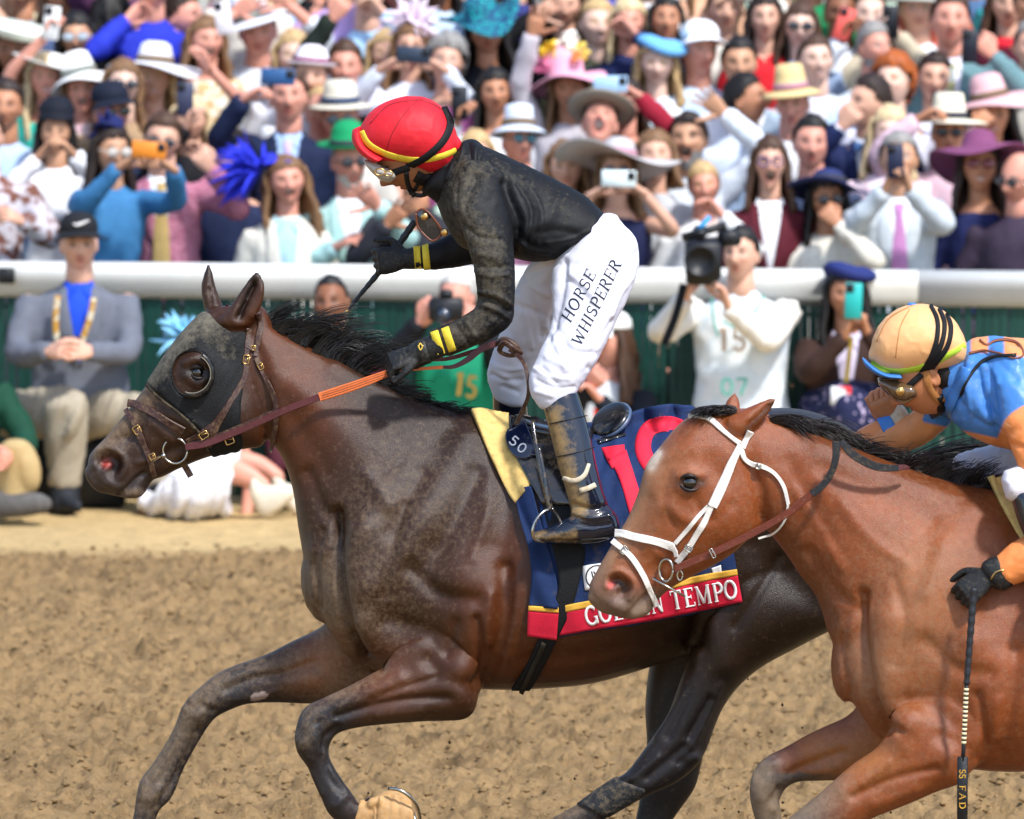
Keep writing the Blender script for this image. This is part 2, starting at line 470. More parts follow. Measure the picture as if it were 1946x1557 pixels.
# ---- the rail fence
YL = 37.0
ZR = float(at(0, 496, YL)[2])
lo, hi = 34.0, 38.0
for _ in range(40):
    md = (lo + hi) / 2
    if at(1946, 521, md)[2] < ZR: lo = md
    else: hi = md
YRr = lo if abs(at(1946, 521, lo)[2] - ZR) < 0.01 else 36.4
XLf, XRf = float(at(0, 500, YL)[0]), float(at(1946, 520, YRr)[0])
def fence_y(x): return YL + (YRr - YL) * (x - XLf) / (XRf - XLf)
M_RAIL = mat('white rail paint', srgb('#dcdcd6'), 0.35, 0.5, 0.05, 8, 0.05, 40, dirt=(srgb('#a9a089'), 0.12, 6, 0.35))
M_SLAT = mat('green slat plastic', srgb('#0c3d34'), 0.5, 0.4, 0.3, 12, dirt=(srgb('#6c6a55'), 0.1, 9, 0.4))
def build_fence():
    root = empty('rail_fence', (0, fence_y(0), 0), 'white topped rail fence with dark green vertical slats along the track', 'fence')
    x0, x1 = -4.2, 4.2
    seam = float(at(1745, 540, fence_y(1.8))[0])
    H = 0.163; D = 0.15
    a = np.linspace(0, 2*math.pi, 28, endpoint=False)
    for xa, xb in ((x0, seam - 0.002), (seam + 0.002, x1)):
        prof = np.stack([np.sign(np.cos(a)) * np.abs(np.cos(a)) ** 0.7 * D / 2, np.sign(np.sin(a)) * np.abs(np.sin(a)) ** 0.7 * H / 2], 1)
        V = []
        for x in (xa, xb):
            for q in prof: V.append((x, fence_y(x) + q[0] + .35 * max(0, .03 - q[1]), ZR - H / 2 + q[1]))
        g = Geo(); g.add(V, tube_faces(2, 28)); obj('rail', g, M_RAIL, root)
    r2 = random.Random(5)
    x = x0; first = None
    ang = math.atan((YRr - YL) / (XRf - XLf))
    zb = 0.03; zt = ZR - H + 0.02
    while x < x1:
        if first is None:
            g = Geo(); box(g, (0, 0, 0), (0.036, 0.006, zt - zb), bev=0.002); first = mesh_from('slat', g.verts(), g.f, False); first.materials.append(M_SLAT)
        o = bpy.data.objects.new('slat', first); COL.objects.link(o); o.parent = root
        o.location = (x, fence_y(x) - fence_y(0) + r2.uniform(-0.004, 0.004), (zt + zb) / 2)
        o.rotation_euler = (0, R(r2.uniform(-0.35, 0.35)), ang + R(r2.uniform(-7, 7)))
        o.scale = (r2.uniform(0.92, 1.0), 1, 1)
        x += 0.0365 + (r2.uniform(.004, .012) if r2.random() < 0.22 else 0)
    for x in (-3.0, -1.0, 1.0, 3.0):
        g = Geo(); tube(g, [(x, fence_y(x) + 0.06, -0.05), (x, fence_y(x) + 0.06, ZR - 0.1)], 0.032, 14)
        obj('post', g, mat('galvanised post', srgb('#8b8d8c'), 0.45, 0.5, 0.1, 20, metal=0.6), root)
    for z in (0.12, zt - 0.06):
        g = Geo(); tube(g, [(x0, fence_y(x0) + 0.022, z), (x1, fence_y(x1) + 0.022, z)], 0.012, 10)
        obj('wire', g, mat('fence wire', srgb('#3c4642'), 0.5), root)
build_fence()
def build_terrace():
    g = Geo(); r0 = 37.55
    pts = [(r0, -0.05), (r0, 0.02)]
    y = r0; z = 0.02
    for k in range(16):
        y += 0.72 if k else 1.15; pts.append((y, z)); z += 0.095; pts.append((y, z))
    pts += [(y + 6, z), (y + 6, -0.05)]
    n = len(pts); V = [(-30, a, b) for a, b in pts] + [(30, a, b) for a, b in pts]
    F = [(i, (i + 1) % n, (i + 1) % n + n, i + n) for i in range(n)] + [tuple(range(n)), tuple(range(n, 2 * n))]
    g.add(V, F)
    o = obj('stepped_apron', g, mat('apron concrete', srgb('#a7a39a'), 0.9, 0.2, 0.15, 4, 0.4, 60), smooth=False); tag(o, kind='structure')
    o = Geo(); box(o, (0, y + 6.5, 4.0), (60, 0.3, 9)); o = obj('grandstand_wall', o, mat('stand wall', srgb('#5d6660'), 0.8, 0.2, 0.15, 2), smooth=False)
    tag(o, kind='structure')
build_terrace()
# ================================================================ horses
def coat_mat(name, rough=0.42):
    m = bpy.data.materials.new(name); m.use_nodes = True
    nt = m.node_tree; N = nt.nodes; L = nt.links; b = N['Principled BSDF']
    tc = N.new('ShaderNodeTexCoord'); at_ = N.new('ShaderNodeAttribute'); at_.attribute_name = 'Col'
    b.inputs['Specular IOR Level'].default_value = 0.4
    mp = N.new('ShaderNodeMapping'); mp.inputs['Scale'].default_value = (1, 1, 2.6); mp.inputs['Rotation'].default_value = (0, 0.6, 0)
    L.new(tc.outputs['Object'], mp.inputs['Vector'])
    def noise(s, d=6, r=0.6, vec=None):
        n = N.new('ShaderNodeTexNoise'); n.inputs['Scale'].default_value = s; n.inputs['Detail'].default_value = d; n.inputs['Roughness'].default_value = r
        L.new(vec or tc.outputs['Object'], n.inputs['Vector']); return n
    fur = noise(230, 4, 0.6, mp.outputs[0]); mot = noise(11, 5, 0.6); fine = noise(55, 6, 0.65)
    def rng_(n, lo, hi, a=0.3, z=0.7):
        q = N.new('ShaderNodeMapRange'); q.inputs['From Min'].default_value = a; q.inputs['From Max'].default_value = z
        q.inputs['To Min'].default_value = lo; q.inputs['To Max'].default_value = hi; L.new(n.outputs['Fac'], q.inputs['Value']); return q.outputs['Result']
    def mul(a, v):
        x = N.new('ShaderNodeMix'); x.data_type = 'RGBA'; x.blend_type = 'MULTIPLY'; x.inputs['Factor'].default_value = 1
        L.new(a, x.inputs['A']); L.new(v, x.inputs['B']); return x.outputs['Result']
    c = mul(at_.outputs['Color'], rng_(mot, 0.86, 1.14)); c = mul(c, rng_(fine, 0.86, 1.14)); c = mul(c, rng_(fur, 0.8, 1.2))
    # dust clinging to the coat: amount is kept in the alpha of the attribute
    dn = noise(62, 9, 0.78); sub = N.new('ShaderNodeMath'); sub.operation = 'ADD'
    inv = N.new('ShaderNodeMath'); inv.operation = 'MULTIPLY'; inv.inputs[1].default_value = 0.62; L.new(at_.outputs['Alpha'], inv.inputs[0])
    L.new(dn.outputs['Fac'], sub.inputs[0]); L.new(inv.outputs[0], sub.inputs[1])
    q = N.new('ShaderNodeMapRange'); q.inputs['From Min'].default_value = 0.56; q.inputs['From Max'].default_value = 1.15; q.inputs['To Max'].default_value = 0.8; q.clamp = True
    L.new(sub.outputs[0], q.inputs['Value'])
    mx = N.new('ShaderNodeMix'); mx.data_type = 'RGBA'; L.new(c, mx.inputs['A']); mx.inputs['B'].default_value = (*srgb('#9a8265'), 1); L.new(q.outputs['Result'], mx.inputs['Factor'])
    L.new(mx.outputs['Result'], b.inputs['Base Color'])
    rr = N.new('ShaderNodeMix'); rr.inputs['A'].default_value = rough; rr.inputs['B'].default_value = 0.85; L.new(q.outputs['Result'], rr.inputs['Factor'])
    L.new(rr.outputs['Result'], b.inputs['Roughness'])
    add = N.new('ShaderNodeMath'); add.operation = 'MULTIPLY_ADD'; add.inputs[1].default_value = 1.2; L.new(mot.outputs['Fac'], add.inputs[0]); L.new(fur.outputs['Fac'], add.inputs[2])
    bp = N.new('ShaderNodeBump'); bp.inputs['Strength'].default_value = 0.34; bp.inputs['Distance'].default_value = 0.006
    L.new(add.outputs[0], bp.inputs['Height']); L.new(bp.outputs[0], b.inputs['Normal'])
    return m

def horse_skin(Y0, parts, strokes, voxel=0.0074, iters=7, amp=1.3):
    g = Geo()
    for st, p in parts: loft(g, st, Y0, p=p)
    V, Q = remesh(g, voxel, iters)
    V = sculpt(V, Q, [(s[0], s[1], s[2] * amp, *s[3:]) for s in strokes])
    V = relax(V, Q, 1, 0.3)
    return V, Q
def blob(X, Y, poly, wd): return np.exp(-(seg_dist(X, Y, poly) / wd) ** 2)
def bvh_of(V, Q): return BVHTree.FromPolygons([tuple(v) for v in V.tolist()], Q.tolist())
def hit(bv, px, py):
    o, d = ray(px, py)
    h = bv.ray_cast(o, d, 100)
    if h[0] is None: return None, None
    n = h[1] if h[1].dot(d) < 0 else -h[1]
    return np.array(h[0]), np.array(n)

# -------- the leading horse
H1 = [
 ([(612,1020,620,1184,.11),(640,960,654,1238,.17),(690,860,700,1268,.215),(760,800,780,1290,.235,0,.1),(840,782,850,1303,.25,0,.2),(905,786,930,1309,.268,0,.25),(1000,806,1010,1308,.29,0,.2),
   (1150,822,1130,1296,.305,0,.12),(1300,805,1260,1258,.30,0,.05),(1420,780,1380,1218,.29),(1540,782,1490,1210,.285),(1640,835,1590,1190,.25),(1700,930,1670,1130,.16),(1715,990,1705,1080,.08)], .92),
 ([(478,592,505,830,.075),(530,628,535,868,.085),(610,672,556,930,.105),(700,722,568,1010,.135),(800,766,590,1110,.17),(900,792,650,1200,.2)], .95),
 # head
 ([(462,580,508,800,.06),(424,581,500,846,.082),(388,594,468,852,.098),(352,628,427,861,.104,0,-.1),(316,674,386,872,.094,0,-.1),(286,720,342,890,.076),(258,760,310,906,.064),(228,799,290,913,.056),(202,830,280,930,.054),(180,852,264,946,.052),(168,870,232,945,.044),(167,886,200,938,.028)], .86),
 # ears
 ([(412,606,482,614,.03,.055),(432,590,491,592,.03,.058),(450,564,502,562,.024,.06),(468,538,502,540,.016,.062),(483,518,494,520,.006,.062)], 1),
 ([(392,600,428,592,.03,-.055),(385,572,416,562,.027,-.058),(382,545,409,542,.02,-.06),(388,520,404,518,.012,-.062),(394,502,399,502,.005,-.062)], 1),
 # near fore leg
 ([(805,1170,915,1310,.10,.15),(748,1254,876,1364,.088,.17),(702,1283,800,1371,.072,.18),(655,1308,724,1377,.054,.185),(612,1328,674,1384,.045,.19),(577,1347,642,1394,.044,.19),(561,1390,628,1412,.045,.19),(564,1428,625,1434,.040,.19),
   (583,1456,634,1456,.029,.19),(598,1490,653,1486,.027,.19),(611,1518,669,1508,.031,.19),(624,1546,679,1524,.035,.19),(648,1566,686,1530,.031,.19),(676,1574,694,1518,.027,.19),(705,1580,706,1514,.03,.19)], .9),
 # far fore leg
 ([(650,1170,720,1310,.09,-.10),(600,1198,666,1328,.078,-.13),(555,1219,604,1337,.064,-.14),(506,1244,522,1335,.052,-.14),(454,1262,470,1338,.046,-.14),(411,1281,438,1349,.046,-.14),(360,1325,411,1363,.045,-.14),(343,1350,397,1379,.041,-.14),
   (332,1380,384,1399,.031,-.14),(308,1424,362,1437,.027,-.14),(285,1458,346,1468,.028,-.14),(266,1484,334,1500,.033,-.14),(259,1514,321,1523,.035,-.14),(254,1548,302,1542,.029,-.14),(243,1592,288,1592,.028,-.14),(236,1620,284,1625,.032,-.14)], .9),
 # near hind leg
 ([(1340,1000,1660,1080,.15,.12),(1328,1110,1630,1165,.145,.14),(1320,1190,1530,1222,.125,.15),(1312,1240,1452,1264,.10,.16),(1292,1296,1406,1302,.082,.16),(1268,1360,1376,1342,.066,.16),(1236,1408,1358,1382,.054,.16),(1208,1446,1342,1426,.046,.16),(1190,1468,1318,1462,.045,.16),
   (1172,1479,1284,1488,.042,.16),(1150,1492,1230,1513,.035,.16),(1109,1521,1166,1546,.03,.16),(1066,1546,1126,1578,.031,.16),(1030,1566,1092,1608,.036,.16),(990,1585,1050,1634,.03,.16),(962,1604,1020,1650,.032,.16)], .9),
 # far hind leg
 ([(1270,1120,1470,1190,.11,-.11),(1236,1256,1390,1290,.085,-.14),(1226,1340,1352,1350,.07,-.15),(1229,1410,1340,1410,.05,-.15),(1226,1465,1329,1470,.046,-.15),(1219,1500,1318,1502,.042,-.15),(1213,1532,1290,1542,.031,-.15),(1203,1580,1262,1585,.028,-.15),(1186,1640,1246,1646,.033,-.15),(1160,1670,1222,1690,.03,-.15)], .9),
]
NEAR1 = (YH1 - .6, YH1 - .02)
S1 = [
 # neck and chest
 ([(642,975),(646,1060),(655,1130),(668,1190),(700,1250)], 11, -.026), ([(612,1050),(618,1120),(630,1190)], 24, .012),
 ([(690,1010),(682,1090),(700,1180),(740,1225)], 34, .022), ([(585,900),(615,970),(645,1010)], 14, -.010),
 ([(600,760),(680,860),(740,930)], 60, .010), ([(540,760),(580,830),(620,900)], 22, -.006),
 ([(560,690),(640,740),(740,800)], 30, -.008), ([(640,700),(740,750),(840,790)], 22, .012),
 ([(720,880),(790,930),(850,900)], 45, -.006),
 # shoulder
 ([(890,840),(830,940),(770,1040),(720,1110)], 34, .013), ([(960,850),(965,960),(955,1070)], 24, -.010),
 ([(800,900),(745,1010)], 18, -.007), ([(905,900),(860,1000),(820,1070)], 20, -.009),
 ([(880,1090),(900,1170),(890,1250)], 50, .020), ([(780,1080),(840,1130),(905,1140)], 16, -.011),
 ([(960,1080),(955,1180),(925,1290)], 16, -.016), ([(740,1180),(800,1200),(850,1240)], 20, -.010),
 ([(865,1300),(885,1345)], 30, .018), ([(815,1255),(850,1290),(900,1300)], 15, -.010), ([(800,1215),(745,1255)], 22, .010), ([(820,1040),(870,1060),(930,1040)], 25, -.005),
 # forearm and knee, near leg
 ([(850,1325),(770,1330),(690,1346),(640,1362)], 8, -.009, NEAR1), ([(760,1290),(700,1316),(650,1336)], 16, .007, NEAR1), ([(800,1352),(720,1362)], 10, .005, NEAR1),
 ([(640,1384),(620,1402),(615,1420)], 8, -.010, NEAR1), ([(585,1380),(578,1410)], 12, .006, NEAR1), ([(612,1440),(630,1480),(652,1506)], 6, -.006, NEAR1), ([(640,1450),(655,1480)], 5, .003, NEAR1),
 # far leg
 ([(590,1262),(540,1280),(480,1290),(430,1310)], 9, -.008), ([(600,1290),(560,1300)], 20, .008), ([(520,1316),(450,1330)], 8, .004), ([(395,1340),(375,1360)], 9, .006),
 ([(378,1385),(350,1440),(326,1490)], 6, -.007), ([(300,1500),(285,1520)], 9, .006), ([(318,1500),(300,1530)], 6, -.006), ([(380,1340),(405,1350)], 8, -.008),
 # barrel, flank, hind
 ([(1000,1250),(1120,1245),(1240,1215)], 14, -.006), ([(1310,1080),(1330,1160),(1318,1220)], 18, -.014), ([(1400,1120),(1440,1180)], 50, .012), ([(1440,1040),(1500,1100),(1560,1150)], 30, -.008),
 ([(1360,1190),(1380,1260)], 26, .012), ([(1320,1260),(1300,1330),(1270,1400)], 9, -.006), ([(1350,1330),(1310,1400)], 8, -.009), ([(1300,1420),(1230,1480)], 8, -.007), ([(1320,1440)], 12, .01), ([(1200,1490),(1130,1530)], 5, -.005),
 ([(668,1212),(690,1248),(722,1268)], 8, -.016), ([(695,1180),(708,1222)], 22, .012), ([(908,1175),(916,1240),(900,1296)], 9, -.012), ([(832,1288),(765,1306),(705,1330)], 6, -.006, NEAR1),
 ([(612,1010),(606,1080),(614,1150)], 8, -.006), ([(650,1000),(640,1090),(650,1170)], 6, .006), ([(770,960),(745,1050),(735,1130)], 9, -.006), ([(700,905),(740,960)], 14, .006), ([(930,960),(900,1060)], 12, .006), ([(870,1180),(850,1240)], 10, -.006), ([(935,1130),(928,1220)], 10, .008),
 ([(985,1080),(980,1180),(960,1260)], 8, .005), ([(580,1400),(590,1380),(606,1372)], 5, -.004, NEAR1), ([(566,1400),(572,1425)], 6, .005, NEAR1), ([(600,1400),(604,1425)], 6, .004, NEAR1), ([(594,1470),(612,1510)], 5, .003, NEAR1), ([(625,1462),(648,1500)], 4, .004, NEAR1), ([(655,1512),(640,1530)], 8, .006, NEAR1),
 ([(352,1336),(372,1350)], 5, -.004), ([(362,1328),(350,1346)], 7, .005), ([(340,1400),(312,1450),(290,1480)], 5, .004), ([(368,1400),(340,1460)], 4, .003), ([(275,1490),(268,1515)], 8, .005),
 ([(1330,1240),(1300,1320),(1250,1400)], 8, .006), ([(1370,1300),(1330,1390),(1300,1440)], 6, .005), ([(1250,1440),(1200,1480)], 7, .006), ([(1290,1450),(1310,1430)], 6, -.006), ([(1480,1060),(1440,1130),(1400,1190)], 10, -.006), ([(1350,1080),(1390,1130)], 14, -.006),
 # head
 ([(330,790),(370,812),(400,820)], 13, .007), ([(450,790),(460,820)], 34, .010), ([(300,760),(270,800),(245,835)], 14, -.006), ([(340,850),(300,868)], 14, -.008), ([(285,800),(330,840)], 10, .005),
 ([(355,690),(372,682),(392,690)], 9, .012), ([(352,712),(375,728),(396,716)], 9, .007), ([(410,660),(432,680)], 22, -.008), ([(480,640),(500,700),(510,780)], 12, -.008),
 ([(192,876),(204,870),(219,880),(216,894)], 13, -.022), ([(180,884),(184,862),(204,852),(228,864),(238,888),(228,906)], 6, .010), ([(228,940),(244,926),(262,908),(274,900)], 5, -.009), ([(205,918),(222,925)], 9, .006), ([(240,940),(262,936)], 9, .006), ([(276,930),(284,916)], 6, -.006),
 ([(218,836),(250,830),(272,850)], 7, -.004), ([(262,880),(290,870)], 6, .005),
 # ears: hollow of the shell
 ([(456,602),(466,572),(482,540)], 8, -.020), ([(480,600),(494,570),(496,540)], 5, .006), ([(402,580),(398,550)], 4, -.005),
]
def blend(C, w, col): return C * (1 - w[:, None]) + np.array(col) * w[:, None]
def build_horse1():
    V, Q = horse_skin(YH1, H1, S1)
    X, Y = proj(V)
    bay = np.array(srgb('#331d0f')); dark = np.array(srgb('#150d08')); black = np.array(srgb('#0d0906')); red = np.array(srgb('#5c2e13'))
    C = np.tile(bay, (len(V), 1))
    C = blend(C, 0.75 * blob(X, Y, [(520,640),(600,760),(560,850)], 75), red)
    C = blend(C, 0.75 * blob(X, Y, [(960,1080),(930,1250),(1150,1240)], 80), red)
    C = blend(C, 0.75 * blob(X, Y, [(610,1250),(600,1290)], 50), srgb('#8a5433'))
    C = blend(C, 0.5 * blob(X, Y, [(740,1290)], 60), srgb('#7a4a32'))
    C = blend(C, 0.5 * blob(X, Y, [(720,1000),(820,960)], 120), srgb('#33231a'))
    C = blend(C, 0.6 * smoothstep(1000, 1300, X), dark)  # this and the next blend paint the second horse's shade onto the hindquarters
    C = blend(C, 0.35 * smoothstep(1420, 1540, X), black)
    C = blend(C, 0.55 * blob(X, Y, [(700,740),(800,790),(880,830)], 70), dark)
    leg = np.maximum.reduce([smoothstep(560, 440, X) * (Y > 1180), smoothstep(1290, 1350, Y) * smoothstep(720, 640, X) * (Y > 1100), smoothstep(1240, 1330, Y) * smoothstep(1150, 1200, X + .0 * Y + 120 * (Y > 1400))])
    C = blend(C, leg, srgb('#211d1f'))
    C = blend(C, 0.85 * smoothstep(240, 170, X) * (Y < 1000), srgb('#453a36'))
    C = blend(C, 0.8 * blob(X, Y, [(240,940),(270,925)], 30), srgb('#3a3433'))
    C = blend(C, 0.9 * blob(X, Y, [(198,878),(216,886)], 15), srgb('#120a09'))
    C = blend(C, 0.95 * blob(X, Y, [(203,881)], 8), srgb('#b8463c'))
    C = blend(C, 0.7 * smoothstep(545, 500, Y) * (X > 360) * (X < 510), black)
    C = blend(C, 0.9 * blob(X, Y, [(456,600),(466,572),(482,535)], 9), srgb('#0f0a09'))
    C = blend(C, 0.8 * blob(X, Y, [(350,712),(374,700),(396,712),(374,724)], 9), srgb('#171112'))
    # pale chestnut patch inside the far fore leg
    C = blend(C, 0.95 * (blob(X, Y, [(482,1326),(500,1322)], 8) > .45).astype(float) * (V[:, 1] > YH1), srgb('#a08d86'))
    D = 0.02 + 0.17 * blob(X, Y, [(700,1020),(720,1150)], 110) + 0.4 * blob(X, Y, [(610,1100),(640,1180)], 50) + 0.5 * blob(X, Y, [(190,850),(240,800),(290,735)], 26) + 0.12 * blob(X, Y, [(780,900),(850,960)], 120) + 0.5 * blob(X, Y, [(400,1290),(300,1440),(270,1520)], 40) + 0.3 * blob(X, Y, [(590,1350),(575,1410)], 22) + 0.3 * blob(X, Y, [(620,1290),(480,1250)], 50) + .5 * blob(X, Y, [(1130,1515),(1050,1555)], 25) + .5 * blob(X, Y, [(240,938),(270,940)], 10) + .25 * blob(X, Y, [(720,1275),(640,1320)], 22)
    D = D * (1 - 0.75 * smoothstep(1180, 1330, X) * (Y < 1480))
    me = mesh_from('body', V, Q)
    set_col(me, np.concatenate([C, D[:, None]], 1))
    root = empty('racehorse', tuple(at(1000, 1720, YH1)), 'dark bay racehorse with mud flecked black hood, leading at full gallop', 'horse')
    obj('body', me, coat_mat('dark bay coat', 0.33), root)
    return root, V, Q
HORSE1, HV1, HQ1 = build_horse1()
BV1 = bvh_of(HV1, HQ1)
# ================================================================ straps, patches, lettering laid on a surface
def smooth1(A, n):
    A = A.copy()
    for _ in range(n):
        B = A.copy(); B[1:-1] = (A[:-2] + 2 * A[1:-1] + A[2:]) / 4; A = B
    return A
def lay(bv, px, py, dY=None, Y0=None):
    """point and outward normal for a picture position: on the surface, or at an explicit depth"""
    if dY is not None and not np.isnan(dY):
        return at(px, py, Y0 - dY), np.array([0, -1.0, 0.1])
    p, n = hit(bv, px, py)
    return p, n
def strap(g, bv, pts, wd, thick=0.003, off=0.001, Y0=None, step=5, sm=3, taper=None, cross=(-1, -.86, 0, .86, 1)):
    """leather or cloth strip along picture points; (px, py) lies on the surface, (px, py, d) hangs at depth d"""
    A = np.array([(p[0], p[1], p[2] if len(p) > 2 else np.nan) for p in pts], float)
    free = not np.isnan(A[:, 2]).any()
    B = np.concatenate([A[:, :2], np.zeros((len(A), 1)), np.nan_to_num(A[:, 2:3])], 1)
    L = np.sum(np.linalg.norm(np.diff(A[:, :2], axis=0), axis=1))
    n = max(4, int(L / step))
    C = catmull(B, n)
    wv = np.broadcast_to(np.asarray(wd, float), (n,)) if np.ndim(wd) == 0 else np.interp(np.linspace(0, 1, n), np.linspace(0, 1, len(wd)), wd)
    T = np.gradient(C[:, :2], axis=0); T /= np.linalg.norm(T, axis=1)[:, None] + 1e-9
    Nn = np.stack([-T[:, 1], T[:, 0]], 1)
    cols = []; nrm = []
    for c in cross:
        q = C[:, :2] + Nn * (wv * c / 2)[:, None]
        P = np.full((n, 3), np.nan); M = np.full((n, 3), np.nan)
        for i in range(n):
            p, m = lay(bv, q[i, 0], q[i, 1], C[i, 3] if free else None, Y0)
            if p is not None: P[i] = p; M[i] = m
        cols.append((q, P)); nrm.append(M)
    out = []
    D = np.stack([P[:, 1] for q, P in cols], 1)                       # depth of every cross point
    med = np.nanmedian(D, 1); idx = np.arange(n); ok = ~np.isnan(med)
    if not ok.any(): return g
    med = np.interp(idx, idx[ok], med[ok])
    for j, (q, P) in enumerate(cols):
        d = np.where(np.isnan(D[:, j]), med, D[:, j]); d = np.where(np.abs(d - med) > 0.05, med, d)
        d = smooth1(d, sm if not free else 0)
        W = at(q[:, 0], q[:, 1], d)
        M = np.nan_to_num(nrm[j], nan=0.0); M[np.linalg.norm(M, axis=1) < .1] = (0, -1, .1)
        M = smooth1(M, 3 if not free else 0); M /= np.linalg.norm(M, axis=1)[:, None] + 1e-9
        hgt = off + (thick if 0 < j < len(cross) - 1 else 0.15 * thick)
        out.append((W + M * hgt, W + M * (off - 0.3 * thick)))
    k = len(cross)
    V = np.concatenate([np.stack([o[0] for o in out], 1), np.stack([out[-1][1], out[0][1]], 1)], 1)
    g.add(V.reshape(-1, 3), tube_faces(n, k + 2))
    return g
def patch(bv, left, right, nu=40, nv=24, off=0.006, thick=0.004, Y0=None, sm=6, wrinkle=None, hole=None):
    """sheet draped on a surface between two drawn edges; returns vertices and quads (closed)"""
    Lc = catmull(np.array([(p[0], p[1], 0) for p in left], float), nu)[:, :2]
    Rc = catmull(np.array([(p[0], p[1], 0) for p in right], float), nu)[:, :2]
    t = np.linspace(0, 1, nv)
    q = Lc[:, None] * (1 - t)[None, :, None] + Rc[:, None] * t[None, :, None]
    D = np.full((nu, nv), np.nan)
    for i in range(nu):
        for j in range(nv):
            p, _ = hit(bv, q[i, j, 0], q[i, j, 1])
            if p is not None: D[i, j] = p[1]
    dm = np.nanmax(D)
    for it in range(60):
        bad = np.isnan(D)
        if not bad.any(): break
        Pd = np.pad(D, 1, constant_values=np.nan)
        nb = np.stack([Pd[:-2, 1:-1], Pd[2:, 1:-1], Pd[1:-1, :-2], Pd[1:-1, 2:]])
        with np.errstate(all='ignore'):
            import warnings; warnings.simplefilter('ignore')
            D = np.where(bad, np.nanmean(nb, 0), D)
    for _ in range(sm):
        E = np.pad(D, 1, mode='edge')
        S = (E[:-2, 1:-1] + E[2:, 1:-1] + E[1:-1, :-2] + E[1:-1, 2:]) / 4
        D = np.minimum(S, D) * 0.5 + S * 0.5
    P = at(q[..., 0], q[..., 1], D)
    du = np.gradient(P, axis=0); dv = np.gradient(P, axis=1)
    N = np.cross(du, dv); N /= np.linalg.norm(N, axis=2)[..., None] + 1e-9
    N *= np.where(N[..., 1:2] > 0, -1, 1)
    o = off + (wrinkle(q[..., 0], q[..., 1]) if wrinkle is not None else 0) * np.ones((nu, nv))
    A = P + N * (o + thick)[..., None]; B = P + N * (o * 0.2)[..., None]
    n = nu * nv
    V = np.concatenate([A.reshape(-1, 3), B.reshape(-1, 3)])
    i = (np.arange(nu - 1)[:, None] * nv + np.arange(nv - 1)[None]).ravel()
    Q = [np.stack([i, i + 1, i + nv + 1, i + nv], 1), np.stack([i, i + nv, i + nv + 1, i + 1], 1) + n]
    for b in (np.arange(nv), np.arange(nv) + (nu - 1) * nv, np.arange(nu) * nv, np.arange(nu) * nv + nv - 1):
        Q.append(np.stack([b[:-1], b[:-1] + n, b[1:] + n, b[1:]], 1))
    return V, np.concatenate(Q)
def patch_obj(name, bv, left, right, m, parent, **k):
    V, Q = patch(bv, left, right, **k)
    me = mesh_from(name, V, Q); orient(me)
    return obj(name, me, m, parent), bvh_of(V, Q)

